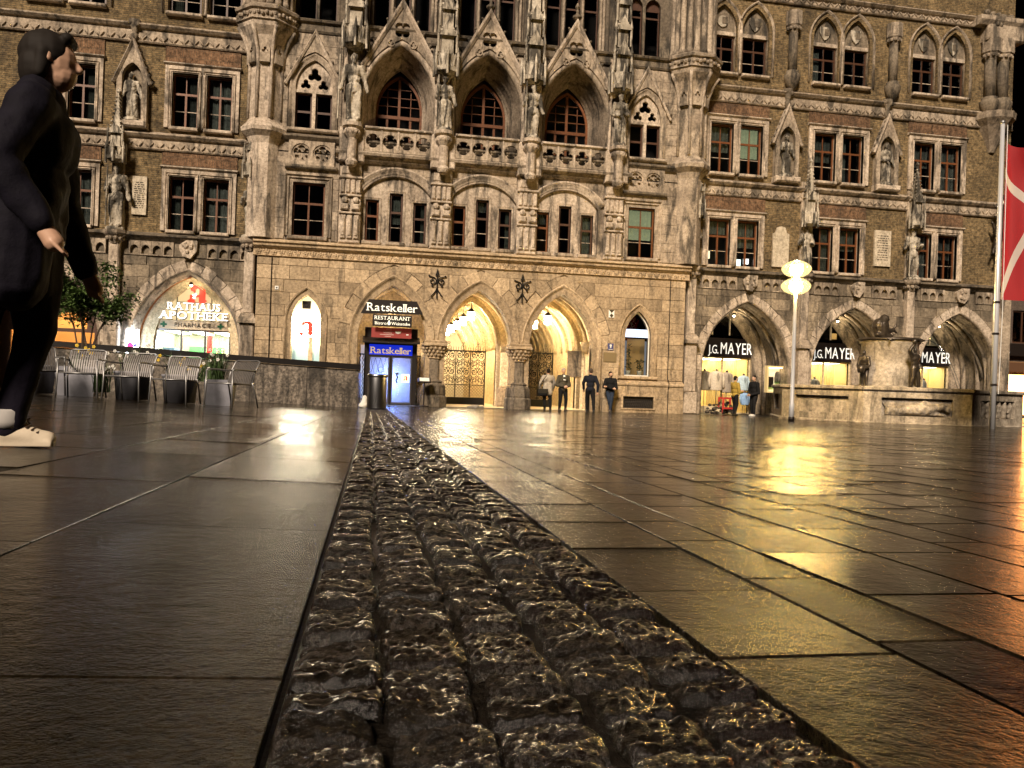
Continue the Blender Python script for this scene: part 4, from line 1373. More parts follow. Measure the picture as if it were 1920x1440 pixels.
for i, c in enumerate(BAY):
    vault(c, 1.78, 2.75, 2.5, YF + .45, 36.8, PLASTER, walls=(i == 0, i == 2))
    rib(c, 1.78, 2.75, 2.5, 35.3, .12, .14, RIBST)
    rib(c, 1.78, 2.75, 2.5, 36.2, .12, .14, RIBST)
    if i:
        hall(MB().prism(rect(c - 1.83, c + 1.83, -.1, 5.5), [arch(c, 2.75, 1.22 if i == 1 else 1.4, 2.1, 14, -.2)], 36.8, 37.1), 'arcade_wall', PLASTER)
        hall(MB().sweep(arch(c, 2.75, 1.22 if i == 1 else 1.4, 2.1, 14, 0), [(0, 37.12), (0, 36.84), (.08, 36.78), (.12, 36.8), (.2, 36.74), (.22, 36.8)]), 'arch_moulding', RIBST, True)
        vault(c, 1.6, 2.75, 2.35, 37.1, 53, PLASTER)
        y = 37.9
        while y < 52.5:
            rib(c, 1.6, 2.75, 2.35, y, .11, .13, RIBST)
            y += .95 if i == 1 else 1.3
        hall(MB().box(c - 1.7, c + 1.7, 53, 53.1, 0, 5.4), 'passage_end', PLASTER_W)
        hall(MB().add([(c - 1.83, YF + .5, .012), (c + 1.83, YF + .5, .012), (c + 1.83, 53, .012), (c - 1.83, 53, .012)], [(0, 1, 2, 3)]), 'passage_floor', PLASTER, fix=False)
    else:
        hall(MB().box(c - 1.8, c + 1.8, 36.8, 36.9, 0, 5.5), 'back_wall', RIBST)
        for yy in (34.75, 35.75):
            rib(c, 1.78, 2.75, 2.5, yy, .1, .2, RIBST)
# piers of the inner arcade
for x in (2.63, 6.3):
    hall(MB().cbox(x - .42, x + .42, 36.6, 36.82, .9, 2.75, .05), 'inner_pier', PLASTER)
    hall(MB().cbox(x - .55, x + .55, 36.45, 36.82, 0, .9, .08), 'inner_pier_base', STONE)
    hall(MB().sweep([(x - .45, 2.55), (x + .45, 2.55)], [(0, 36.8), (0, 36.58), (.12, 36.5), (.2, 36.46), (.26, 36.46), (.26, 36.8)]), 'inner_capital', RIBST)
# things on the white wall of the right bay
hall(MB().lathe(9.85, 36.2, [(.05, 2.6), (.2, 2.75), (.28, 3.0), (.34, 3.15)], 8), 'rib_corbel', RIBST, True)
hall(MB().cbox(9.1, 9.78, 36.72, 36.8, 1.5, 2.75, .02), 'wall_niche', STONE_DK)
hall(MB().box(9.88, 9.9, 36.0, 36.5, 3.2, 4.2), 'framed_board', WOOD_DK)

# wrought iron gates
def spiral(cx, cz, r, a0, turns, y, s=1, n=18):
    return [(cx + s * r * (1 - .78 * i / n) * cos(a0 + turns * 2 * pi * i / n), y, cz + r * (1 - .78 * i / n) * sin(a0 + turns * 2 * pi * i / n)) for i in range(n + 1)]
def gate(x0, x1, z1, y, leaves):
    g = hall(MB().box(x0 - .03, x0 + .03, y - .03, y + .03, 0, z1 + .05).box(x1 - .03, x1 + .03, y - .03, y + .03, 0, z1 + .05).box(x0, x1, y - .025, y + .025, z1 - .03, z1 + .03).box(x0, x1, y - .025, y + .025, .95, .99).box(x0, x1, y - .025, y + .025, .33, .38), 'gate', IRON)
    hall(MB().box(x0, x1, y - .012, y + .012, .04, .34), 'kick_plate', IRON, parent=g)
    dx = (x1 - x0) / leaves
    for i in range(leaves):
        a = x0 + dx * i
        if i: hall(MB().box(a - .022, a + .022, y - .022, y + .022, .3, z1), 'gate_bar', IRON, parent=g)
        m = a + dx / 2
        b = MB()
        z = .38
        while z < .95:                                     # lattice below
            for k in range(5):
                xx = a + dx * k / 5
                b.tube([(xx, y, z), (xx + dx / 5, y, z + .143)], .013, 4); b.tube([(xx + dx / 5, y, z), (xx, y, z + .143)], .013, 4)
            z += .143
        z = 1.16
        hh = (z1 - 1.0) / 4
        for k in range(4):                                 # scrolls above
            zc = 1.0 + hh * (k + .5)
            for s in (-1, 1):
                b.tube(spiral(m + s * dx * .24, zc, dx * .23, pi / 2 * (1 if k % 2 else -1), 1.6, y, s), .017, 4)
                b.tube([(m + s * dx * .03, y, zc - hh * .5), (m + s * dx * .1, y, zc - hh * .2), (m, y, zc), (m - s * dx * .08, y, zc + hh * .25), (m, y, zc + hh * .5)], .014, 4)
                b.tube([(m + s * dx * .45, y, zc - hh * .45), (m + s * dx * .3, y, zc - hh * .3), (m + s * dx * .42, y, zc + hh * .45)], .014, 4)
                for q in range(3):
                    b.ball((m + s * dx * (.12 + .13 * q), y, zc + hh * (.42 - .3 * (q % 2))), .036, 5, 3)
        o = hall(b, 'scrollwork', IRON, parent=g, fix=False); o['kind'] = 'stuff'
    b = MB()
    n = int((x1 - x0) / .11)
    for i in range(n + 1):
        xx = x0 + (x1 - x0) * i / n
        hgt = .14 + (.24 if i % 6 == 3 else 0)
        b.tube([(xx, y, z1), (xx, y, z1 + hgt), (xx, y, z1 + hgt + .07)], [.011, .011, .001], 4)
        if i % 6 == 3:
            for s in (-1, 1):
                b.tube([(xx, y, z1 + .02), (xx + s * .12, y, z1 + .12), (xx + s * .07, y, z1 + .26), (xx, y, z1 + .2)], .01, 4)
                b.tube([(xx, y, z1 + .3), (xx + s * .07, y, z1 + .36), (xx + s * .03, y, z1 + .42)], .01, 4)
    o = hall(b, 'cresting', IRON, parent=g, fix=False); o['kind'] = 'stuff'
gate(3.18, 5.25, 2.55, 37.3, 3)
gate(7.1, 8.5, 2.6, 37.3, 2)

# lanterns hanging in the passages
LANT = M_emit('lantern_glass', (1.0, .80, .50), 220.0)
def lantern(x, y, z, label, energy, grp):
    o = thing('hanging_lantern', label, 'lantern', (x, y, z), 0, grp)
    body = MB().lathe(0, 0, [(.12, -.2), (.15, -.18), (.165, .2), (.15, .22)], 8)
    link('lantern_body', body.mesh('lantern_body'), LANT, o)
    b = MB().lathe(0, 0, [(.18, .2), (.19, .23), (.1, .34), (.03, .4)], 8)
    b.lathe(0, 0, [(.16, -.24), (.17, -.2), (.13, -.19)], 8)
    for k in range(8):
        a = 2 * pi * k / 8
        b.tube([(.155 * cos(a), .155 * sin(a), -.2), (.172 * cos(a), .172 * sin(a), .2)], .012, 4)
    link('lantern_frame', b.mesh('lantern_frame'), IRON, o)
    b = MB().tube([(0, 0, .38), (0, 0, .95)], .016, 5)
    for s in (-1, 1):
        b.tube([(0, 0, .72), (s * .14, 0, .86), (s * .3, 0, .78), (s * .36, 0, .88)], .014, 5)
    link('hanger', b.mesh('hanger'), IRON, o)
    lamp('lantern_light', 'POINT', (x, y, z - .36), energy, WARM, o, .12)
    return o
ORD = ('nearest', 'second', 'third', 'fourth', 'farthest')
for i in range(5):
    lantern(4.47, 36.95 + 3.1 * i, 4.15, ORD[i] + ' lantern of the row hanging along the middle passage', 60, 'lanterns in the middle passage')
for i in range(2):
    lantern(8.13, 37.0 + 3.1 * i, 4.15, ('front', 'rear')[i] + ' lantern hanging in the right-hand portal passage', 60, 'lanterns in the right passage')

# ---- iron wall anchors
def anchor(x, z, label):
    o = thing('wall_anchor', label, 'ornament', (x, YF - .06, z), 0, 'wrought iron wall anchors')
    b = MB().tube([(0, 0, -.62), (0, 0, .42)], .028, 6)
    b.add([(-.09, -.02, .36), (.09, -.02, .36), (0, -.02, .66), (-.09, .02, .36), (.09, .02, .36), (0, .02, .66)], [(0, 1, 2), (3, 5, 4), (0, 3, 4, 1), (1, 4, 5, 2), (2, 5, 3, 0)])
    link('stem', b.mesh('stem'), IRON, o)
    for s in (-1, 1):
        q = MB().tube(spiral(s * .19, .12, .17, pi * .5, 1.3, 0, s), .024, 6)
        q.tube([(s * .19, 0, .29), (s * .28, 0, .31), (s * .34, 0, .34)], .024, 6)
        q.tube([(0, 0, -.15), (s * .06, 0, -.3), (s * .16, 0, -.44), (s * .25, 0, -.54)], .024, 6)
        q.ball((s * .34, 0, .34), .04, 6, 4); q.ball((s * .2, 0, -.08), .05, 6, 4)
        link('scroll', q.mesh('scroll'), IRON, o)
anchor(2.62, 5.2, 'black scrolled iron anchor on the wall between the restaurant arch and the middle arch')
anchor(6.3, 5.2, 'black scrolled iron anchor on the wall between the middle and right arches')

# ================================================================== restaurant entrance in the left portal arch
def board(name, label, cat, poly, y0, y1, mat):
    cx = sum(p[0] for p in poly) / len(poly); cz = min(p[1] for p in poly)
    o = thing(name, label, cat, (cx, y0, cz))
    local(o, MB().prism(poly, [], y0, y1), 'board', mat)
    return o
SIGNW = M_emit('lit_sign_letter', (1.0, .90, .70), .55)
SIGNB = M_plain('sign_black', (.012, .008, .006), .4)
o = board('restaurant_sign', 'black trapezoid sign with the large white name Ratskeller across the arch', 'sign', [(-.52, 3.8), (2.06, 3.86), (1.78, 4.4), (-.2, 4.4)], 33.78, 33.86, SIGNB)
lettering('Ratskeller', -.26, 1.82, 3.93, .33, 33.78, SIGNW, o, serif=True, gap=.07)
o = board('restaurant_sign', 'smaller black hanging sign reading restaurant, bistro and Weinstube', 'sign', [(-.02, 3.3), (1.6, 3.3), (1.6, 3.79), (-.02, 3.79)], 33.8, 33.87, SIGNB)
lettering('RESTAURANT', .06, 1.53, 3.58, .15, 33.8, SIGNW, o, serif=True)
lettering('Bistro', .08, .56, 3.37, .12, 33.8, SIGNW, o, serif=True, gap=.07)
lettering('Weinstube', .76, 1.53, 3.37, .12, 33.8, SIGNW, o, serif=True, gap=.07)
b = MB().lathe(.66, 33.78, [(.03, 3.36), (.065, 3.4), (.065, 3.46), (.02, 3.52), (.02, 3.57)], 8, sy=.2)
local(o, b, 'bottle_emblem', SIGNW)
REDP = M_plain('menu_red', (.22, .03, .025), .5, em=(.5, .05, .04), es=.08)
o = board('menu_banner', 'dark red banner with small print below the restaurant signs', 'sign', rect(-.05, 1.62, 2.84, 3.26), 34.1, 34.13, REDP)
b = MB()
for k, (q0, q1) in enumerate(((.55, .78), (.42, .86), (.45, .8), (.3, .88), (.5, .76))):
    b.box(q0, q1, 34.095, 34.1, 3.18 - .07 * k, 3.192 - .07 * k)
b.box(1.4, 1.5, 34.095, 34.1, 2.98, 3.02)
local(o, b, 'print', LETTER)
local(o, MB().lathe(1.06, 34.09, [(.02, 3.02), (.1, 3.05), (.13, 3.12), (.14, 3.14)], 10, sy=.15), 'dish_picture', LETTER)
# glazed porch
BLUE = M_emit('blue_lit_glass', (.012, .04, .9), .4)
GOLD = M_plain('glowing_gold', (.65, .45, .16), .4, em=(1, .7, .25), es=.5)  # glow added so the letters show up on the blue
ent = hall(MB().prism(rect(-.32, 1.92, 0, 3.3), [rect(-.12, .76, .04, 2.08), rect(.84, 1.72, .04, 2.08), rect(-.12, 1.72, 2.14, 2.58)], 34.75, 34.87), 'entrance', SIGNB)
hall(MB().box(-.12, 1.72, 34.8, 34.83, 2.14, 2.58), 'blue_fanlight', BLUE, parent=ent)
hall(MB().add([(-.4, 34.2, 2.62), (2.0, 34.2, 2.62), (2.0, 34.8, 2.86), (-.4, 34.8, 2.86), (-.4, 34.2, 2.68), (2.0, 34.2, 2.68), (2.0, 34.8, 2.92), (-.4, 34.8, 2.92)], [(0, 1, 2, 3), (4, 5, 6, 7), (0, 1, 5, 4), (1, 2, 6, 5), (2, 3, 7, 6), (3, 0, 4, 7)]), 'porch_roof', SIGNB, parent=ent)
q = lettering('Ratskeller', -.06, 1.66, 2.2, .27, 34.8, GOLD, ent, serif=True, gap=.04, name='gold_lettering', world=False)
FROST = M_glass('door_glass', (.75, .8, 1.0), .05, .8)
for x0, x1 in ((-.12, .76), (.84, 1.72)):
    d = hall(MB().prism(rect(x0, x1, .04, 2.08), [rect(x0 + .06, x1 - .06, .12, 2.02)], 34.78, 34.84), 'door', STEEL, parent=ent)
    d.parent = ent
    hall(MB().box(x0 + .06, x1 - .06, 34.805, 34.812, .12, 2.02), 'door_pane', FROST, parent=d)
b = MB()
for k in range(4):
    for s in (-1, 1):
        b.tube([(-.06 + .22 * k, 34.79, 1.2), (-.06 + .22 * k + s * .22, 34.79, 2.0)], .008, 4)
b.tube([(.4 + .12 * cos(a * pi / 8), 34.79, 1.5 + .12 * sin(a * pi / 8)) for a in range(17)], .01, 4)
hall(b, 'door_ornament', IRON, parent=ent, fix=False)['kind'] = 'stuff'
b = MB()
for z in range(16):
    b.ball((1.14 + .03 * sin(z), 34.77, .45 + .1 * z), .018, 5, 3)
    b.ball((.52 + .03 * sin(z * 2), 34.77, .9 + .07 * z), .014, 5, 3)
hall(b, 'door_beads', LETTER, parent=ent, fix=False)['kind'] = 'stuff'
b = MB().ball((1.1, 34.77, 1.35), .07, 6, 4, 1.2, .3, .7)
b.tube([(1.05, 34.77, 1.32), (1.12, 34.77, 1.2), (1.06, 34.77, 1.05), (1.1, 34.77, .95)], .035, 5); b.tube([(1.1, 34.77, 1.3), (.98, 34.77, 1.4)], .02, 5)
hall(b, 'door_figure', SIGNB, parent=ent)
# little paper notice with the red pharmacy letter on the door
def gothic_a(x0, z0, s, y, d):
    P = [[(.58, .10), (.76, .0), (.99, .16), (.90, .24), (.90, .84), (.70, 1.0), (.28, .94), (.16, .80), (.18, .66), (.34, .60), (.38, .74), (.50, .80), (.60, .74)],
         [(.0, .12), (.20, .0), (.42, .12), (.34, .22), (.34, .52), (.14, .44), (.14, .24)], [(.30, .30), (.62, .36), (.62, .47), (.30, .42)]]
    b = MB()
    for q in P:
        b.prism([(x0 + x * s, z0 + z * s) for x, z in q], [], y - d, y)
    return b
PHRED = M_emit('pharmacy_red', (.85, .03, .015), .9)
PHREDP = M_plain('pharmacy_red_print', (.6, .05, .03), .5)
n0 = hall(MB().box(1.28, 1.62, 34.76, 34.775, .98, 1.34), 'door_notice', M_emit('lit_paper', (.75, .95, .55), .8), parent=ent)
hall(gothic_a(1.36, 1.06, .2, 34.758, .004), 'notice_letter', PHREDP, parent=n0)
# twisted black grille posts left and right of the doors
for x in (-.42, 1.98):
    g = hall(MB().box(x - .1, x + .1, 34.55, 34.6, 0, .1).box(x - .1, x + .1, 34.55, 34.6, 2.1, 2.16), 'side_grille', IRON)
    for k in (-.06, .06):
        hall(MB().tube([(x + k + .018 * cos(z * 1.6), 34.57 + .018 * sin(z * 1.6), .1 + z * .05) for z in range(41)], .016, 5), 'twisted_bar', IRON, parent=g, fix=False)
hall(MB().box(-.5, 2.0, 36.3, 36.32, 0, 2.6), 'porch_back', PLASTER_W)
lamp('porch_light', 'POINT', (.8, 35.6, 1.0), 120, (.25, .42, 1.0), None, .2)
lamp('porch_light', 'POINT', (.8, 35.9, 1.2), 16, (.75, .8, 1.0), None, .2)
lamp('vault_light', 'POINT', (.8, 35.5, 3.6), 70, (1, .7, .34), None, .15)

# ================================================================== pharmacy in the left wing
CREAM_LIT = M_plain('lit_fanlight', (.25, .2, .12), .4, em=(1.0, .76, .38), es=.5)
def shop_room(x0, x1, y0, y1, z1, wall, floor, light, strength, name='shop_interior'):
    o = hall(MB().add([(x0, y1, 0), (x1, y1, 0), (x1, y1, z1), (x0, y1, z1), (x0, y0, 0), (x0, y0, z1), (x1, y0, 0), (x1, y0, z1)], [(0, 1, 2, 3), (4, 0, 3, 5), (1, 6, 7, 2), (4, 6, 1, 0)]), name, wall, fix=False)
    hall(MB().box(x0, x1, y0, y1, z1, z1 + .05), 'shop_ceiling', PLASTER_W, parent=o)
    n = 3
    for k in range(n):
        xx = x0 + (x1 - x0) * (k + .5) / n
        hall(MB().box(xx - .25, xx + .25, y0 + .3, y1 - .3, z1 - .03, z1 - .01), 'ceiling_light', light, parent=o)
    return o
PHGREEN = M_plain('pharmacy_green', (.12, .42, .16), .6)
TUBE = M_emit('shop_tube_light', (1.0, .90, .70), 14.0)
TUBEW = M_emit('shop_warm_light', (1.0, .80, .48), 12.0)
c = -7.52
hall(MB().add([(x, 35.2, z) for x, z in arch(c, AZ, 2.02, 2.92, 14, 0)] + [(x, 35.75, z) for x, z in arch(c, AZ, 2.02, 2.92, 14, 0)], [(i, i + 1, i + 32, i + 31) for i in range(30)]), 'brick_reveal', BRICK_O, fix=False)
hall(MB().sweep(arch(c, AZ, 1.54, 2.6, 16, 0), [(0, 36.05), (0, 35.85), (.05, 35.8), (.08, 35.84), (.14, 35.72), (.18, 35.75), (.26, 35.62), (.34, 35.6), (.5, 35.62), (.5, 35.75)]), 'arch_moulding', PLASTER, True)
fan = hall(MB().prism([(c - 1.54, 3.3)] + [p for p in arch(c, AZ, 1.54, 2.6, 16) if p[1] > 3.3] + [(c + 1.54, 3.3)], [], 36.0, 36.02), 'lit_fanlight', CREAM_LIT)
b = MB().box(c - .72, c - .68, 35.95, 36.0, 3.3, 4.6).box(c + .68, c + .72, 35.95, 36.0, 3.3, 4.6).box(c - .02, c + .02, 35.95, 36.0, 4.2, 4.95).box(c - .7, c + .7, 35.955, 36.0, 4.05, 4.09)
hall(b, 'fanlight_bar', STONE_DK, parent=fan)
hall(MB().box(c - 1.54, c + 1.54, 35.93, 36.04, 2.92, 3.28), 'fascia', M_plain('beige_fascia', (.50, .40, .27), .6))
o = thing('pharmacy_lettering', 'white raised letters Rathaus Apotheke in front of the lit arch', 'lettering', (c, 35.8, 3.3))
lettering('RATHAUS', -8.50, -6.4, 3.72, .30, 35.57, M_emit('pharmacy_white', (1, .96, .88), 1.5), o, d=.03, serif=True, gap=.12)
lettering('RATHAUS', -8.47, -6.36, 3.68, .32, 35.6, SIGNB, o, d=.03, serif=True, gap=.12, name='letter_shadow')  # dark offset copy imitating the drop shadow of the letters
lettering('APOTHEKE', -8.77, -6.06, 3.29, .33, 35.6, SIGNB, o, d=.03, serif=True, gap=.14, name='letter_shadow')  # shadow copy of the lower line, set off behind it
lettering('APOTHEKE', -8.80, -6.1, 3.33, .31, 35.57, bpy.data.materials['pharmacy_white'], o, d=.05, serif=True, gap=.14)
o = thing('pharmacy_emblem', 'large red gothic letter A emblem above the pharmacy lettering', 'emblem', (-7.4, 35.8, 4.05))
local(o, gothic_a(-7.8, 4.02, .82, 35.88, .06), 'red_letter', PHRED)
def goblet(x, z, s, y):
    b = MB().lathe(x, y, [(.16 * s, z), (.04 * s, z + .05 * s), (.04 * s, z + .2 * s), (.17 * s, z + .27 * s), (.2 * s, z + .4 * s), (.01, z + .4 * s)], 10, sy=.12)
    b.tube([(x - .16 * s, y - .01, z + .1 * s), (x + .12 * s, y - .01, z + .16 * s), (x - .1 * s, y - .01, z + .3 * s), (x + .16 * s, y - .01, z + .5 * s)], .03 * s, 4)
    return b
local(o, goblet(-7.5, 4.22, .5, 35.8), 'goblet', bpy.data.materials['pharmacy_white'])
o = thing('pharmacy_fascia_sign', 'dark lettering Pharmacie between two green crosses on the beige band', 'sign', (c, 35.9, 2.95))
lettering('PHARMACIE', -8.28, -6.82, 3.02, .17, 35.925, SIGNB, o, d=.01, gap=.16)
PHG = M_plain('cross_green', (.01, .12, .05), .5)
for x in (-8.72, -6.42):
    local(o, MB().prism([(x - .13, 3.06), (x - .045, 3.06), (x - .045, 2.98), (x + .045, 2.98), (x + .045, 3.06), (x + .13, 3.06), (x + .13, 3.14), (x + .045, 3.14), (x + .045, 3.22), (x - .045, 3.22), (x - .045, 3.14), (x - .13, 3.14)], [], 35.915, 35.925), 'green_cross', PHG)
r = shop_room(c - 1.52, c + 1.52, 36.1, 39.5, 2.88, M_plain('pharmacy_wall', (.45, .5, .4), .7), None, TUBE, 1)
hall(MB().box(-8.4, -6.9, 39.4, 39.45, .1, 2.3), 'green_wall', PHGREEN, parent=r)
hall(MB().box(-7.35, -7.15, 38.0, 38.2, 0, 2.8), 'red_column', M_plain('shop_red', (.7, .04, .03), .5), parent=r)
for k in range(3):
    for q in range(4):
        hall(MB().box(-9.0 + .02, -8.5, 37 + .5 * k, 37.45 + .5 * k, .5 + .45 * q, .8 + .45 * q), 'goods', M_plain('goods_%d' % (k * 4 + q), (RN.uniform(.1, .8), RN.uniform(.1, .7), RN.uniform(.2, .7)), .6), parent=r)
hall(MB().box(-8.4, -7.6, 37.2, 37.7, 0, 1.0), 'counter', M_plain('teal_counter', (.1, .4, .42), .5), parent=r)
sf = hall(MB().prism(rect(c - 1.54, c + 1.54, 0, 2.92), [rect(c - 1.46, c - .52, .5, 2.84), rect(c - .44, c + .44, .06, 2.84), rect(c + .52, c + 1.46, .5, 2.84)], 35.98, 36.08), 'shopfront', STEEL)
for x0, x1, z0 in ((c - 1.46, c - .52, .5), (c - .44, c + .44, .06), (c + .52, c + 1.46, .5)):
    hall(MB().box(x0, x1, 36.03, 36.04, z0, 2.84), 'shop_pane', GLASS_C, parent=sf)
b = MB()
for k in range(3):
    for q in range(14):
        b.ball((-6.62 + .22 * k, 36.4, 1.0 + .12 * q + .05 * (k % 2)), .028, 5, 3)
hall(b, 'light_chain', M_emit('fairy_light', (1, .55, .2), 5), parent=r, fix=False)['kind'] = 'stuff'
hall(MB().box(-6.02, -5.98, 36.2, 36.6, .3, 2.5), 'light_panel', M_emit('white_panel', (1, 1, 1), 12.0), parent=r)
# poster box on the pier left of the pharmacy
o = thing('poster_box', 'small lit poster box with pink and blue print left of the pharmacy arch', 'poster', (-9.55, 34.5, 1.4))
local(o, MB().prism(rect(-9.78, -9.32, 1.5, 2.75), [], 34.5, 34.58), 'lit_face', M_emit('poster_white', (.75, .85, 1.0), 26.0))
local(o, MB().prism(circ(-9.62, 2.1, .13, 12), [], 34.485, 34.5), 'pink_print', M_emit('poster_pink', (.8, .05, .3), .8))
local(o, MB().prism(circ(-9.43, 2.12, .07, 10), [], 34.485, 34.5), 'blue_print', M_emit('poster_blue', (.1, .1, .5), .6))
# second shop of the left wing
c = -13.0
r = shop_room(c - 1.7, c + 1.7, 36.0, 39.0, 4.6, M_plain('shop_orange', (.75, .42, .16), .7), None, TUBEW, 1)
sf = hall(MB().prism(arch(c, AZ, 2.05, 2.95, 14, 0), [rect(c - 1.6, c - .05, .4, 2.6), rect(c + .05, c + 1.6, .4, 2.6), rect(c - 1.3, c + 1.3, 2.75, 3.4)], 35.85, 35.95), 'shopfront', WOOD_DK)
for x0, x1 in ((c - 1.6, c - .05), (c + .05, c + 1.6)):
    hall(MB().box(x0, x1, 35.9, 35.91, .4, 2.6), 'shop_pane', GLASS_C, parent=sf)

# ---- lancet window with the pharmacy light box
hall(MB().prism(arch(-2.72, 3.45, .58, 1.02, 10, 1.62), [], YF + .5, YF + .52), 'lit_window_back', M_emit('lit_cream', (1.0, .85, .55), .5))
hall(MB().box(-3.27, -2.17, YF + .4, YF + .42, 1.62, 2.4), 'lower_film', M_emit('pale_blue_film', (.35, .5, .5), .35))
o = thing('light_box', 'white light box with a red gothic letter A in the narrow window', 'sign', (-2.75, 34.3, 2.45))
local(o, MB().box(-3.28, -2.24, 34.3, 34.38, 2.45, 3.63), 'lit_face', M_emit('lightbox_white', (1, .86, .64), 44.0))
local(o, gothic_a(-3.04, 2.78, .64, 34.3, .008), 'red_letter', PHRED)
local(o, goblet(-2.84, 2.92, .4, 34.285), 'goblet', bpy.data.materials['lightbox_white'])
o = thing('loudspeaker', 'small black box hanging above the pharmacy light box', 'speaker', (-2.75, 34.35, 3.95))
local(o, MB().cbox(-2.93, -2.57, 34.3, 34.42, 3.9, 4.24, .02), 'case', SIGNB)
local(o, MB().lathe(0, 0, [(.11, 0), (.12, .02), (.05, .03)], 12).mesh and MB().prism(circ(-2.75, 4.07, .1, 14), [circ(-2.75, 4.07, .06, 10)], 34.285, 34.3), 'cone', IRON)
hall(MB().box(-2.62, -2.44, YF + .28, YF + .3, 1.62, 2.75), 'window_post', PLASTER)
# ---- lancet window with plants
c = 11.62
hall(MB().box(c - .6, c + .6, YF + .33, YF + .36, 3.36, 3.72), 'roller_blind', M_emit('lit_blind', (.62, .70, .95), 1.2))
hall(MB().box(c - 1.2, c + 1.2, 36.0, 36.05, 1.2, 3.3), 'room_backdrop', M_emit('room_glow', (.30, .32, .36), .35))  # glowing backdrop stands in for the lit room
hall(MB().box(c - .1, c + .75, 35.3, 35.33, 1.6, 3.35), 'room_screen', M_plain('room_wood', (.4, .25, .1), .6, em=(.5, .3, .1), es=.12))  # wood glows faintly in place of room lighting
fr = hall(MB().prism(arch(c, 3.35, .6, 1.15, 10, 1.62), [arch(c, 3.35, .545, 1.07, 10, 1.67)], YF + .25, YF + .31), 'window', M_plain('white_frame', (.7, .68, .62), .5))
hall(MB().prism(arch(c, 3.35, .545, 1.07, 10, 1.67), [], YF + .28, YF + .285), 'pane', GLASS_C, parent=fr)
LEAFD = M_plain('house_plant_leaf', (.02, .05, .022), .45)
def leafcard(b, p, L, w, a, tilt):
    d = Vector((cos(a) * cos(tilt), sin(a) * cos(tilt), sin(tilt)))
    s = Vector((-sin(a), cos(a), 0)) * w
    p = Vector(p)
    m = p + d * L * .5 + Vector((0, 0, .05 * L))
    b.add([p, m - s, p + d * L - Vector((0, 0, .1 * L)), m + s], [(0, 1, 2, 3)])
for x, hh, sp, lab in ((11.33, 1.4, .22, 'tall thin potted plant with dark leaves in the lit narrow window'), (11.86, .7, .26, 'low bushy potted plant in a white pot in the lit narrow window')):
    o = thing('potted_plant', lab, 'plant', (x, 34.45, 1.62))
    link('pot', MB().lathe(0, 0, [(.09, 0), (.12, .22), (.13, .24)], 10).mesh('pot', True), LETTER, o)
    link('stem', MB().tube([(0, 0, .2), (.02, 0, hh * .6), (0, 0, hh)], .012, 5).mesh('stem'), LEAFD, o)
    b = MB()
    for k in range(70):
        z = .28 + (hh - .25) * RN.random()
        leafcard(b, (RN.gauss(0, sp * .2), RN.gauss(0, sp * .15), z), RN.uniform(.1, sp), .035, RN.uniform(0, 6.28), RN.uniform(-.5, .8))
    link('leaves', b.mesh('leaves', fix=False), LEAFD, o)['kind'] = 'stuff'

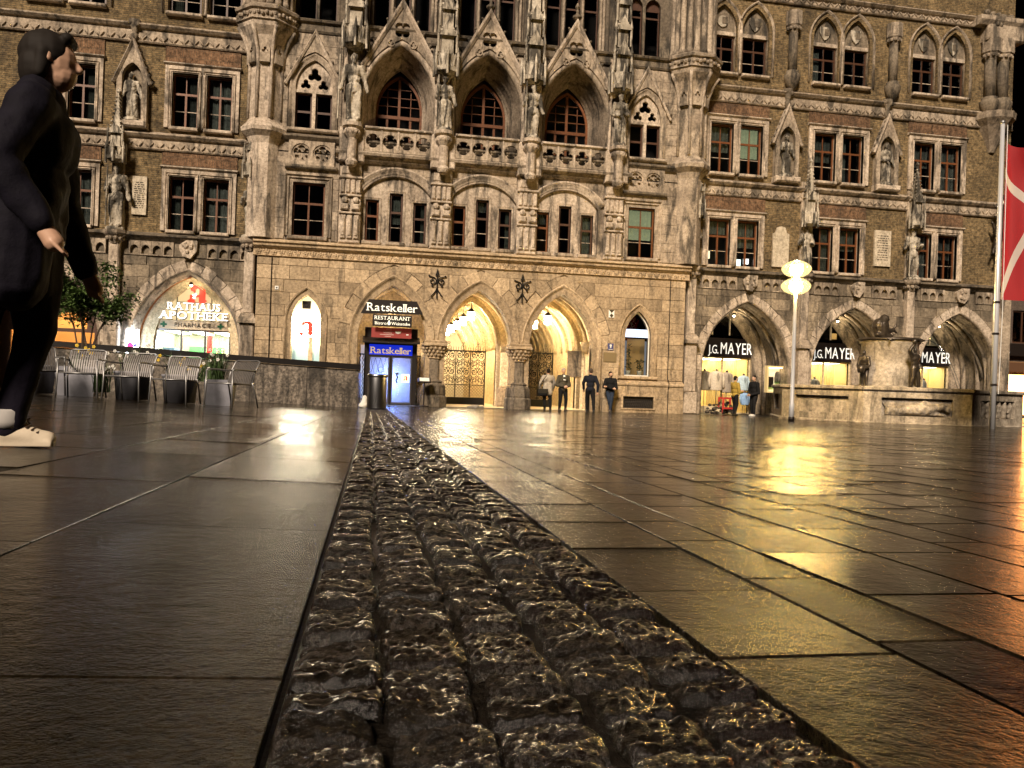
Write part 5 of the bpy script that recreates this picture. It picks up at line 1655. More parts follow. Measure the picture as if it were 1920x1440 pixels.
# ================================================================== clothes shops in the right arcade
SLAT = M_plain('cream_slats', (.72, .58, .30), .6)
FASC = M_plain('shop_fascia', (.013, .009, .010), .35)
LETL = M_emit('shop_letter', (.95, .93, .85), .5)
for i, c in enumerate(RWA):
    vault(c, 2.1, AZ, AH - .04, YW + .55, 37.4, STONE_DK)
    for y in (35.75, 36.75):
        rib(c, 2.1, AZ, AH - .04, y, .14, .12, STONE_UP, 0)
    for k in (-1, 1):                                     # diagonal ribs of the vault
        n = 12
        pts = []
        for q in range(n + 1):
            P = arch(c, AZ, 2.06, AH - .08, n // 2)
            x, z = P[q]
            t = q / n if k > 0 else 1 - q / n
            pts.append((x, 35.4 + 1.6 * t, z - .03))
        hall(MB().tube(pts, .085, 6), 'vault_rib', STONE_DK, True, fix=False)
    hall(MB().sweep(arch(c, AZ, 1.56, 2.72, 16, 0), [(0, 37.3), (0, 37.05), (.06, 37.0), (.1, 37.04), (.18, 36.9), (.22, 36.95), (.3, 36.82), (.42, 36.82), (.44, 36.95)]), 'arch_moulding', STONE_UP, True)
    hall(MB().prism(rect(c - 2.3, c + 2.3, 0, 5.5), [arch(c, AZ, 1.58, 2.74, 14, -.1)], 37.1, 37.3), 'wall', STONE_DK)
    f = hall(MB().prism([(c - 1.48, 2.78), (c + 1.48, 2.78)] + [p for p in reversed(arch(c, AZ, 1.48, 2.62, 16)) if 2.8 < p[1] < 3.85], [], 37.0, 37.14), 'fascia', FASC)
    o = thing('shop_lettering', ('shop name J.G. Mayer in white capitals on the arcade fascia behind the clothes stands', 'shop name J.G. Mayer in white capitals on the fascia left of the fountain pillar', 'shop name J.G. Mayer in white capitals on the fascia right of the fountain pillar')[i], 'lettering', (c, 36.98, 2.9), 0, 'shop names on the arcade fascias')
    tx = (.33, .5, .34)[i]
    if True:
        lettering('J.G.', c - 1.15 + tx, c - .62 + tx, 2.93, .42, 36.995, LETL, o, d=.02, gap=.08)
        lettering('MAYER', c - .5 + tx, c + 1.15 + tx, 2.93, .56, 36.995, LETL, o, d=.02, gap=.12)
    # dark fanlight above the fascia
    t = hall(MB().prism([p for p in arch(c, AZ, 1.46, 2.6, 16) if p[1] > 3.85], [], 37.06, 37.07), 'fanlight', GLASS)
    b = MB()
    for x in (c - .62, c + .28):
        b.box(x - .03, x + .03, 37.0, 37.07, 3.85, 4.75)
    hall(b, 'fanlight_bar', STONE_LT, parent=t)
    if i == 2: hall(MB().box(c - 1.4, c + 1.4, 37.5, 37.52, 3.85, 5.0), 'fanlight_back', PLASTER_W, parent=t)
    if i == 1: hall(MB().box(c + .35, c + .62, 37.03, 37.05, 3.9, 4.2), 'paper_notice', M_plain('notice_tan', (.5, .36, .16), .7), parent=t)
    r = shop_room(c - 1.45, c + 1.45, 37.35, 40.5, 2.74, SLAT, None, TUBEW, 1)
    b = MB()
    for q in range(18):
        xx = c - .2 + .09 * q
        b.box(xx, xx + .05, 38.4, 38.45, 0, 2.7)
    hall(b, 'slat_screen', SLAT, parent=r)
    hall(MB().box(c - 1.4, c - .3, 39.6, 39.9, .6, 2.1), 'shelf', M_plain('shelf_%d' % i, (.09, .08, .08), .6), parent=r)
    sf = hall(MB().prism(rect(c - 1.48, c + 1.48, 0, 2.78), [rect(c - 1.42, c - .02, .35, 2.7), rect(c + .04, c + 1.42, .05, 2.7)], 37.12, 37.2), 'shopfront', PLASTER)
    for x0, x1, z0 in ((c - 1.42, c - .02, .35), (c + .04, c + 1.42, .05)):
        hall(MB().box(x0, x1, 37.16, 37.166, z0, 2.7), 'shop_pane', GLASS_C, parent=sf)
# garments inside the second and third shop
def garment_mesh(w, h, name='jacket'):
    b = MB()
    b.lathe(0, 0, [(.30 * w, -h), (.33 * w, -h * .95), (.30 * w, -h * .55), (.33 * w, -h * .2), (.3 * w, -h * .08), (.14 * w, -.02), (.08 * w, 0)], 14, 1.0, .55)
    for s in (-1, 1):
        b.tube([(s * .27 * w, 0, -h * .12), (s * .37 * w, .0, -h * .45), (s * .36 * w, -.05, -h * .85)], [.085 * w, .075 * w, .06 * w], 8)
    m = b.mesh(name, True)
    return m
def jacket_on_stand(x, y, z, w, h, col, label, grp):
    o = thing('jacket_on_stand', label, 'jacket', (x, y, 0), RN.uniform(-.2, .2), grp)
    m = garment_mesh(w, h)
    mt = M_plain('cloth_' + str(len(bpy.data.materials)), col, .9, bs=.3, bsc=50, noisec=.3)
    link('jacket', m, mt, o, (0, 0, z))
    link('lapel', MB().add([(-.03, -.17 * w, z - .1), (.03, -.17 * w, z - .1), (.09 * w, -.2 * w, z - .32 * h), (0, -.205 * w, z - .55 * h), (-.09 * w, -.2 * w, z - .32 * h)], [(0, 1, 2, 3, 4)]).mesh('lapel'), M_plain('lapel_' + str(len(bpy.data.materials)), tuple(q * .45 for q in col), .9), o)
    link('stand', MB().tube([(0, 0, .02), (0, 0, z)], .016, 6).lathe(0, 0, [(.2, .0), (.2, .02), (.03, .04)], 12).mesh('stand'), STEEL, o)
    link('neck_cap', MB().ball((0, 0, z + .03), .06, 8, 6).mesh('neck_cap', True), WOOD_DK, o)
TW = (.42, .36, .26)
jacket_on_stand(15.85, 36.45, 2.05, .95, .95, (.30, .26, .19), 'grey brown tweed jacket on the leftmost stand in front of the clothes shop', 'jackets on stands')
jacket_on_stand(16.42, 36.35, 2.06, 1.0, .95, (.62, .54, .42), 'pale beige jacket on the middle stand in front of the clothes shop', 'jackets on stands')
jacket_on_stand(17.02, 36.5, 2.02, .95, 1.0, (.36, .31, .25), 'brown grey coat on the stand beside the man in the yellow jacket', 'jackets on stands')
jacket_on_stand(18.02, 36.75, 1.9, .8, .75, (.45, .58, .66), 'pale blue shirts hanging beside the door of the clothes shop', 'garments in the shops')
jacket_on_stand(18.1, 36.7, 1.05, .7, .6, (.25, .40, .62), 'blue and white cloth hanging below the pale blue shirts', 'garments in the shops')
jacket_on_stand(21.72, 37.7, 1.95, .8, .9, (.16, .32, .75), 'bright blue jacket in the window left of the fountain', 'garments in the shops')
jacket_on_stand(22.05, 37.8, 1.92, .75, .9, (.05, .07, .18), 'navy jacket between the blue and grey ones in the window', 'garments in the shops')
jacket_on_stand(22.4, 37.75, 1.9, .8, .9, (.42, .42, .40), 'grey jacket in the shop window next to the navy one', 'garments in the shops')
for k, cc in enumerate(((.7, .6, .35), (.55, .2, .06), (.6, .22, .05), (.5, .18, .06), (.12, .12, .16), (.45, .45, .5))):
    jacket_on_stand(27.2 + .3 * k, 37.8, 2.05, .55, 1.2, cc, ('cream coat at the left end of the rail behind the fountain', 'rust coat first beside the cream one behind the fountain', 'orange coat in the middle of the rail behind the fountain', 'dark orange coat right of the middle of the rail', 'near black coat towards the right of the rail', 'pale grey coat at the right end of the rail')[k], 'coats on the rail')
# merchandise cart under the jackets
o = thing('merchandise_cart', 'low red cart heaped with dark goods below the jackets', 'cart', (16.4, 35.7, 0))
CARTR = M_plain('cart_red', (.42, .03, .025), .5)
for y in (-.3, .2):
    link('cart_frame', MB().prism(rect(-.05, .6, .25, .8), [rect(.03, .52, .33, .72)], y, y + .04).mesh('cart_frame'), CARTR, o)
for s in (-.05, .55):
    link('cart_post', MB().tube([(s, -.28, .05), (s, -.28, .95)], .018, 6).mesh('cart_post'), CARTR, o)
b = MB()
for k in range(46):
    b.ball((RN.uniform(-.75, .6), RN.uniform(-.25, .2), RN.uniform(.06, .55)), RN.uniform(.06, .13), 7, 5, 1, 1, .7)
link('goods', b.mesh('goods', True), M_plain('dark_goods', (.06, .045, .03), .7, noisec=.6, bsc=40), o)['kind'] = 'stuff'
for k in (-.6, 0, .5):
    link('wheel', MB().lathe(0, 0, [(.06, -.02), (.06, .02)], 12).mesh('wheel'), BLACK, o, (k, -.3, .06)).rotation_euler.x = pi / 2
# lit showcase on the jamb of the first arcade arch
o = thing('showcase', 'small lit wooden showcase with a green cross on the arcade pier', 'showcase', (18.75, 34.95, 1.1))
local(o, MB().prism(rect(18.3, 19.2, 1.1, 2.36), [rect(18.37, 19.13, 1.17, 2.29)], 34.9, 35.15), 'case', SLAT)
local(o, MB().box(18.3, 19.2, 35.15, 35.18, 1.1, 2.36), 'case_back', PLASTER_W)
local(o, MB().box(18.4, 19.1, 34.95, 35.1, 2.26, 2.285), 'case_light', M_emit('case_lamp', (1, .8, .45), 6))
local(o, MB().cbox(18.45, 18.68, 35.0, 35.1, 1.35, 1.85, .02), 'black_box', SIGNB)
local(o, garment_mesh(.5, .5).name and MB().lathe(18.9, 35.06, [(.14, 1.6), (.16, 1.8), (.12, 2.05), (.04, 2.12)], 10, 1, .4), 'bust', STATUE, True)
local(o, MB().prism([(x + 18.85, z + 1.28) for x, z in [(-.12, -.04), (-.04, -.04), (-.04, -.12), (.04, -.12), (.04, -.04), (.12, -.04), (.12, .04), (.04, .04), (.04, .12), (-.04, .12), (-.04, .04), (-.12, .04)]], [], 34.9, 34.93), 'green_cross', M_emit('green_neon', (.05, 1.0, .15), 2.0))
# fill lamps added to brighten the arcade vaults and the pharmacy arch
def vault_fill_lamp(x, y, z, label, e, col=(1, .8, .5)):
    o = thing('added_fill_lamp', label, 'lamp', (x, y, z), 0, 'fill lamps added under the arches')
    link('shade', MB().lathe(0, 0, [(.02, .12), (.06, .1), (.1, .0), (.09, .0)], 12).mesh('shade', True), IRON, o)
    link('bulb', MB().ball((0, 0, -.01), .06, 10, 6).mesh('bulb', True), M_emit('fill_bulb_%d' % int(x * 10), col, 12.0), o)
    lamp('lamp_light', 'POINT', (x, y, z - .12), e, col, o, .06)
vault_fill_lamp(17.05, 36.0, 4.75, 'added fill lamp in the arcade vault above the clothes stands', 45)
vault_fill_lamp(22.5, 36.0, 4.75, 'added fill lamp in the arcade vault left of the fountain pillar', 45)
vault_fill_lamp(28.1, 36.0, 4.75, 'added fill lamp in the arcade vault right of the fountain pillar', 45)
vault_fill_lamp(-7.52, 35.25, 4.75, 'added fill lamp under the pharmacy arch above the red emblem', 14, (1, .82, .5))
# small wall signs
o = thing('enamel_plate', 'black and white diamond enamel plate on the wall beside the right portal arch', 'sign', (10.33, 33.97, 4.33))
local(o, MB().box(10.2, 10.46, 33.96, 33.99, 4.16, 4.5), 'plate', LETTER)
local(o, MB().prism([(10.2, 4.5), (10.46, 4.5), (10.33, 4.36)], [], 33.95, 33.96).prism([(10.33, 4.34), (10.42, 4.25), (10.33, 4.16), (10.24, 4.25)], [], 33.95, 33.96), 'black_mark', SIGNB)
o = thing('enamel_plate', 'small dark blue plate with a white figure right of the portal', 'sign', (10.34, 33.97, 2.87))
local(o, MB().box(10.21, 10.47, 33.96, 33.99, 2.72, 3.02), 'plate', M_plain('enamel_blue', (.015, .03, .16), .3))
local(o, MB().prism(circ(10.34, 2.93, .05, 8), [], 33.95, 33.96).box(10.31, 10.37, 33.95, 33.96, 2.83, 2.9).box(10.25, 10.43, 33.95, 33.96, 2.75, 2.77), 'white_mark', LETTER)
o = thing('bronze_plaque', 'dull bronze plaque under the blue plate on the wall', 'plaque', (10.34, 33.97, 2.4))
local(o, MB().cbox(10.03, 10.62, 33.95, 33.99, 2.2, 2.62, .01), 'plate', M_plain('plaque_bronze', (.2, .15, .08), .5, metal=.3, bs=.3))
o = thing('enamel_plate', 'tiny white square plate high on the wall left of the narrow pharmacy window', 'sign', (-3.95, 33.97, 4.7))
local(o, MB().box(-4.0, -3.86, 33.96, 33.99, 4.62, 4.76), 'plate', LETTER)
local(o, MB().box(-3.96, -3.9, 33.952, 33.96, 4.66, 4.72), 'mark', SIGNB)
for i, x in enumerate((-4.16, 13.02)):
    o = thing('lightning_rod_cable', ('thin black conductor running down the wall left of the pharmacy window', 'thin black conductor running down the wall right of the plant window')[i], 'cable', (x, 33.95, 0))
    local(o, MB().tube([(x, 33.83, 0), (x, 33.83, 1.1), (x, 33.75, 1.2), (x, 33.75, 1.4), (x, 33.96, 1.55), (x, 33.96, 5.95)], .018, 5), 'cable', BLACK)
# plaques between the windows of the wings
def plaque(x0, x1, z0, z1, label, head=False, lines=0):
    o = thing('wall_plaque', label, 'plaque', ((x0 + x1) / 2, YW - .05, z0), 0, 'stone plaques on the wings')
    P = rect(x0, x1, z0, z1)
    if head: P = [(x0, z0), (x1, z0), (x1, z1 - .35), (x1 - .12, z1 - .3), (x1 - .2, z1 - .06), ((x0 + x1) / 2, z1), (x0 + .2, z1 - .06), (x0 + .12, z1 - .3), (x0, z1 - .35)]
    local(o, MB().prism(P, [], YW - .1, YW + .02), 'slab', M_stone('plaque_stone_%d' % len(bpy.data.materials), (.60, .52, .40), (.52, .45, .34), streak=.15, var=0, bs=.15))
    if lines:
        b = MB()
        for k in range(lines):
            w = (x1 - x0) * RN.uniform(.25, .4)
            z = z1 - .28 - (z1 - z0 - .45) * k / lines
            x = (x0 + x1) / 2 - w
            while x < (x0 + x1) / 2 + w:
                ww = RN.uniform(.05, .16)
                b.box(x, min(x + ww, (x0 + x1) / 2 + w), YW - .104, YW - .1, z, z + .045); x += ww + .04
        local(o, b, 'inscription', STONE_DK)
plaque(18.15, 18.95, 6.95, 8.85, 'blank pale plaque with a rounded head between the wing windows', True)
plaque(23.35, 24.2, 7.3, 9.0, 'pale plaque with a long dark inscription between the right wing windows', False, 11)
plaque(-9.75, -9.2, 7.4, 8.95, 'pale inscribed plaque beside the statue on the left wing', False, 13)
# ================================================================== figures
def lerp(a, b, t): return tuple(a[i] + (b[i] - a[i]) * t for i in range(3))

def joints(H, footL=(.1, 0, 0), footR=(-.1, 0, 0), handL=(.3, -.05, .42), handR=(-.3, -.05, .42), elbL=None, elbR=None, lean=(0, 0), kneeL=None, kneeR=None, hipz=.52):
    """joint positions in metres, figure facing -y; hands and elbows as fractions of H"""
    h = lambda p: (p[0] * H, p[1] * H, p[2] * H)
    J = {}
    lx, ly = lean
    J['pel'] = (0, 0, hipz * H)
    J['chest'] = (lx * .6 * H, ly * .6 * H, (hipz + .22) * H)
    J['neck'] = (lx * H, ly * H, (hipz + .315) * H)
    J['head'] = (lx * 1.15 * H, ly * 1.15 * H - .012 * H, (hipz + .415) * H)
    for s, n in ((1, 'L'), (-1, 'R')):
        J['sh' + n] = (lx * .9 * H + s * .108 * H, ly * .9 * H, (hipz + .276) * H)
        J['hip' + n] = (s * .052 * H, 0, (hipz - .02) * H)
        f = footL if n == 'L' else footR
        J['ank' + n] = (f[0] * H, f[1] * H, (f[2] + .045) * H)
        k = kneeL if n == 'L' else kneeR
        J['kn' + n] = h(k) if k else ((J['hip' + n][0] + J['ank' + n][0]) / 2 + s * .008 * H, (J['hip' + n][1] + J['ank' + n][1]) / 2 - .03 * H, (J['hip' + n][2] + J['ank' + n][2]) / 2 + .01 * H)
        hd = handL if n == 'L' else handR
        J['hd' + n] = h(hd)
        e = elbL if n == 'L' else elbR
        if e: J['el' + n] = h(e)
        else:
            m = lerp(J['sh' + n], J['hd' + n], .5)
            J['el' + n] = (m[0] + s * .035 * H, m[1] + .03 * H, m[2])
    return J

def P_head(J, H, turn=0.0):
    hx, hy, hz = J['head']
    dx, dy = -sin(turn), -cos(turn)
    return [('e', (hx, hy, hz), (.044 * H, .053 * H, .064 * H)), ('e', (hx + dx * .012 * H, hy + dy * .012 * H, hz - .028 * H), (.036 * H, .042 * H, .042 * H)),
            ((hx + dx * .05 * H, hy + dy * .05 * H, hz + .002 * H), (hx + dx * .058 * H, hy + dy * .058 * H, hz - .012 * H), .007 * H, .009 * H),
            ((hx - dy * .044 * H, hy + dx * .044 * H, hz - .005 * H), (hx - dy * .044 * H, hy + dx * .044 * H, hz + .008 * H), .009 * H, .009 * H),
            ((hx + dy * .044 * H, hy - dx * .044 * H, hz - .005 * H), (hx + dy * .044 * H, hy - dx * .044 * H, hz + .008 * H), .009 * H, .009 * H),
            (J['neck'], (hx, hy + .01 * H, hz - .03 * H), .032 * H, .03 * H)]
def P_hand(J, H, n):
    e, w = Vector(J['el' + n]), Vector(J['hd' + n])
    d = (w - e).normalized()
    side = d.cross(Vector((0, 1, 0))); side = side.normalized() if side.length > .1 else Vector((1, 0, 0))
    out = [(tuple(w), tuple(w + d * .045 * H), .019 * H, .022 * H)]
    for k in range(4):
        o = side * ((k - 1.5) * .0128 * H)
        a = w + d * .045 * H + o
        out.append((tuple(a), tuple(a + d * (.03 + .006 * (1 - abs(k - 1.4))) * H + Vector((0, -.008 * H, 0))),   .0052 * H, .0044 * H))
    t = w + d * .015 * H + side * .018 * H
    out.append((tuple(t), tuple(t + d * .03 * H + side * .014 * H), .0065 * H, .0055 * H))
    return out
def P_torso(J, H, k=1.0):
    c, p, n = J['chest'], J['pel'], J['neck']
    out = [('e', lerp(p, c, .0), (.09 * H * k, .062 * H * k, .075 * H)), ('e', lerp(p, c, .5), (.082 * H * k, .06 * H * k, .1 * H)),
           ('e', c, (.1 * H * k, .068 * H * k, .1 * H)), (J['shL'], J['shR'], .041 * H * k, .041 * H * k), (lerp(c, n, .6), n, .05 * H * k, .036 * H * k)]
    return out
def P_arm(J, H, n, k=1.0, cut=1.0):
    return [(J['sh' + n], J['el' + n], .037 * H * k, .029 * H * k), (J['el' + n], lerp(J['el' + n], J['hd' + n], cut), .029 * H * k, .022 * H * k)]
def P_leg(J, H, n, k=1.0):
    return [(J['hip' + n], J['kn' + n], .052 * H * k, .036 * H * k), (J['kn' + n], J['ank' + n], .036 * H * k, .026 * H * k)]

SKIN = M_plain('skin', (.50, .30, .20), .55, noisec=.15, bsc=60)
def cloth(name, c, rough=.85):
    return M_plain(name, c, rough, bs=.35, bsc=45, noisec=.35, spec=.15)

def person(label, loc, rz, H, J, jacket, trousers, shoe, hair, turn=0.0, voxel=.017, long=0.0, collar=None, bald=False, beard=False, bulk=1.05):
    sk = P_head(J, H, turn) + P_torso(J, H, .82)
    for n in 'LR':
        sk += P_arm(J, H, n, .8) + P_hand(J, H, n) + P_leg(J, H, n, .8) + [(J['ank' + n], (J['ank' + n][0], J['ank' + n][1] - .07 * H, .02 * H + J['ank' + n][2] - .045 * H), .022 * H, .018 * H)]
    body = blob('person', sk, voxel * (.5 if voxel < .015 else .75), SKIN, None, 1, loc, rz)
    tag(body, label, 'person')
    jk = P_torso(J, H, 1.12 * bulk) + P_arm(J, H, 'L', 1.25 * bulk, .93) + P_arm(J, H, 'R', 1.25 * bulk, .93) + [('e', (J['pel'][0], J['pel'][1], J['pel'][2] - .0 * H), (.105 * H, .078 * H, .07 * H))]
    if long:
        for q in (-1, 1):
            jk += [((q * .045 * H, 0, J['pel'][2] + .08 * H), (q * .055 * H, .01 * H, J['pel'][2] - long * H), .07 * H * bulk, .066 * H * bulk)]
    blob('jacket', jk, voxel, jacket, body, 1, fold=.006 if voxel > .015 else .016)
    tr = [('e', J['pel'], (.088 * H, .066 * H, .06 * H))]
    for n in 'LR':
        tr += P_leg(J, H, n, 1.2 * (1 + (bulk - 1) * .5))
    blob('trousers', tr, voxel, trousers, body, 1, fold=.006 if voxel > .015 else .013)
    for n in 'LR':
        a = J['ank' + n]
        z = a[2] - .045 * H
        blob('shoe', [((a[0], a[1] + .01 * H, z + .03 * H), (a[0], a[1] - .05 * H, z + .022 * H), .03 * H, .026 * H), ((a[0], a[1] - .05 * H, z + .02 * H), (a[0], a[1] - .085 * H, z + .018 * H), .026 * H, .02 * H), ('b', (a[0] - .024 * H, a[0] + .024 * H, a[1] - .1 * H, a[1] + .035 * H, z, z + .015 * H))], voxel * .8, shoe, body, 1)
    hx, hy, hz = J['head']
    dx, dy = -sin(turn), -cos(turn)
    if not bald:
        blob('hair', [('e', (hx - dx * .010 * H, hy - dy * .010 * H, hz + .022 * H), (.0475 * H * bulk ** .4, .055 * H * bulk ** .4, .05 * H * bulk ** .4)), ('e', (hx - dx * .026 * H, hy - dy * .026 * H, hz - .008 * H), (.043 * H, .035 * H, .042 * H))], voxel * .7, hair, body, 1, fold=.004 + (.02 if bulk > 1.2 else 0))
    if beard:
        blob('beard', [('e', (hx + dx * .026 * H, hy + dy * .026 * H, hz - .042 * H), (.032 * H, .03 * H, .026 * H))], voxel * .7, hair, body, 1)
    if collar:
        c = J['chest']
        link('shirt', MB().add([(c[0] - .03 * H, c[1] - .083 * H, c[2] - .02 * H), (c[0] + .03 * H, c[1] - .083 * H, c[2] - .02 * H), (c[0] + .022 * H, c[1] - .05 * H, c[2] + .1 * H), (c[0] - .022 * H, c[1] - .05 * H, c[2] + .1 * H)], [(0, 1, 2, 3)]).mesh('shirt'), collar, body)
    return body

NAVY = cloth('navy_wool', (.012, .014, .022)); BLK = cloth('black_cloth', (.010, .010, .011)); JEAN = cloth('dark_denim', (.022, .032, .055))
OLIVE = cloth('olive_jacket', (.075, .065, .045)); BEIGE = cloth('light_coat', (.40, .35, .28)); MUST = cloth('mustard_jacket', (.36, .25, .05))
SHOEB = M_plain('black_shoe', (.012, .011, .010), .4); SHOEW = M_plain('white_shoe', (.6, .58, .54), .6)
HAIRD = M_plain('dark_hair', (.010, .007, .005), .75, spec=.2); HAIRG = M_plain('grey_hair', (.28, .26, .24), .7); HAIRB = M_plain('brown_hair', (.05, .03, .018), .6)

g = lambda x, y: (x, y, G(x, y))
H = 1.74
p = person('person in a light coat seen from behind with a black shoulder bag', g(7.22, 32.4), pi, H,
       joints(H, (.06, 0, 0), (-.075, .03, 0), (.17, -.1, .50), (-.155, -.12, .52)), BEIGE, BLK, SHOEB, HAIRD, long=.1)
o = thing('shoulder_bag', 'black shoulder bag hanging at the side of the person in the light coat', 'bag', (6.98, 32.25, .62))
link('bag_body', MB().cbox(-.2, .2, -.09, .09, .0, .3, .05).mesh('bag_body'), BLK, o)
link('flap', MB().cbox(-.21, .21, -.105, -.085, .12, .31, .01).mesh('flap'), SHOEB, o)
link('strap', MB().tube([(-.18, 0, .28), (-.05, -.06, .6), (.12, -.12, .86)], .016, 5).mesh('strap'), BLK, o)
person('grey haired person in an open olive jacket standing before the portal, hands together', g(7.8, 32.1), .15, 1.76,
       joints(1.76, (.085, .02, 0), (-.075, 0, 0), (.02, -.12, .56), (-.02, -.125, .575), (.16, .0, .60), (-.16, .0, .60)), OLIVE, BLK, SHOEB, HAIRG, collar=LETTER, turn=.2)
person('person in a dark navy sweater seen from behind in mid step before the portal', g(8.82, 31.6), pi - .2, 1.77,
       joints(1.77, (.06, -.10, 0), (-.09, .09, 0), (.14, -.14, .52), (-.17, .02, .46)), NAVY, BLK, SHOEB, HAIRB, turn=-.3)
person('bearded person in a black jacket and jeans leaning on the wall with folded arms', g(10.2, 33.35), -.35, 1.75,
       joints(1.75, (.02, -.19, 0), (.045, -.12, 0), (-.08, -.15, .62), (.08, -.16, .58), (.155, -.03, .59), (-.155, -.05, .61), lean=(0, .03)), BLK, JEAN, SHOEB, HAIRD, turn=-.75, beard=True)
person('person in a mustard yellow jacket facing right beside the clothes stands', g(15.95, 33.3), pi / 2 + .2, 1.76,
       joints(1.76, (.06, -.03, 0), (-.06, .04, 0), (.05, -.18, .62), (-.05, -.19, .60), (.14, -.03, .58), (-.14, -.03, .58)), MUST, BLK, SHOEB, HAIRD)
person('person in black clothes and white shoes facing left under the arcade', g(16.95, 33.5), -pi / 2 + .35, 1.83,
       joints(1.83, (.07, -.05, 0), (-.07, .04, 0), (.03, -.15, .52), (-.02, -.16, .53), (.15, .0, .57), (-.15, .0, .57)), BLK, BLK, SHOEW, HAIRD)

# ---- the passer-by close to the camera on the left
H = 1.84
J = joints(H, (.055, .035, 0), (-.06, .23, .05), (.20, -.10, .45), (-.165, -.075, .515), None, (-.17, .015, .65), lean=(0, -.03))
PJ = cloth('dark_puffer', (.0045, .0035, .008), .8); PT = cloth('dark_trousers', (.006, .0045, .010), .85)
_t = PT.node_tree; _p = _t.nodes['Principled BSDF']
_c = mixc(_t, ramp(_t, nz(_t, 6, 3), .62, .7), (.006, .0045, .010), (.075, .004, .11)); _t.links.new(_c, _p.inputs['Base Color'])  # purple blotches in the colour imitate a purple glow on the cloth
near = person('passer-by in dark clothes and pale shoes walking at the left edge close to the camera', (-1.53, 3.87, G(-1.6, 3.87)), pi / 2 + .12, H, J, PJ, PT, M_plain('pale_suede', (.50, .42, .31), .7, bs=.2, bsc=90), HAIRD, voxel=.012, long=.12, bulk=1.17, bald=True)
hx, hy, hz = J['head']
blob('collar', [((J['neck'][0] - .03 * H, J['neck'][1] + .012 * H, J['neck'][2] + .01 * H), (J['neck'][0] + .03 * H, J['neck'][1] + .012 * H, J['neck'][2] + .01 * H), .045 * H, .045 * H), ('e', (J['neck'][0], J['neck'][1] + .02 * H, J['neck'][2] - .02 * H), (.075 * H, .06 * H, .03 * H))], .011, PJ, near, 1, fold=.01)
blob('long_hair', [('e', (hx, hy + .016 * H, hz + .02 * H), (.054 * H, .06 * H, .056 * H)), ('e', (hx, hy + .034 * H, hz - .02 * H), (.052 * H, .04 * H, .055 * H)), ((hx - .042 * H, hy + .012 * H, hz + .01 * H), (hx - .04 * H, hy + .018 * H, hz - .04 * H), .016 * H, .014 * H), ((hx + .042 * H, hy + .012 * H, hz + .01 * H), (hx + .04 * H, hy + .018 * H, hz - .04 * H), .016 * H, .014 * H), ((hx - .02 * H, hy - .035 * H, hz + .055 * H), (hx + .02 * H, hy - .035 * H, hz + .055 * H), .016 * H, .016 * H)], .008, HAIRD, near, 0, fold=.012)
for n in 'LR':
    a = J['ank' + n]
    if n == 'L':
        link('sock', MB().lathe(a[0], a[1] + .005, [(.068, a[2] + .0), (.074, a[2] + .03), (.075, a[2] + .075), (.07, a[2] + .085)], 16).mesh('sock', True), M_plain('grey_sock', (.35, .33, .31), .9), near)
    z = a[2] - .045 * H
    b = MB()
    for k in range(4):
        y = a[1] - .03 * H - .022 * k
        b.tube([(a[0] - .035, y, z + .098 - .012 * k), (a[0], y - .008, z + .108 - .012 * k), (a[0] + .035, y - .012, z + .096 - .012 * k)], .005, 5)
    b.tube([(a[0], a[1] - .05, z + .105), (a[0] + .03, a[1] - .075, z + .125), (a[0] + .05, a[1] - .06, z + .11), (a[0] + .07, a[1] - .08, z + .08)], .004, 5)
    link('laces', b.mesh('laces'), HAIRB, near)['kind'] = 'stuff'
    link('sole', MB().add([(a[0] + q * .043 * (1 - .35 * max(0, (t - .6) / .4) ** 2) , a[1] + .068 - .255 * t, z + w) for w in (.0, .02) for t in (0, .1, .3, .6, .85, 1) for q in (-1, 1)], [(2 * i, 2 * i + 1, 2 * i + 3, 2 * i + 2) for i in range(5)] + [(12 + 2 * i, 14 + 2 * i, 15 + 2 * i, 13 + 2 * i) for i in range(5)] + [(2 * i, 2 * i + 2, 14 + 2 * i, 12 + 2 * i) for i in range(5)] + [(2 * i + 1, 13 + 2 * i, 15 + 2 * i, 3 + 2 * i) for i in range(5)] + [(0, 12, 13, 1), (10, 11, 23, 22)]).mesh('sole'), M_plain('rubber_sole', (.28, .24, .19), .7, bs=.3), near)

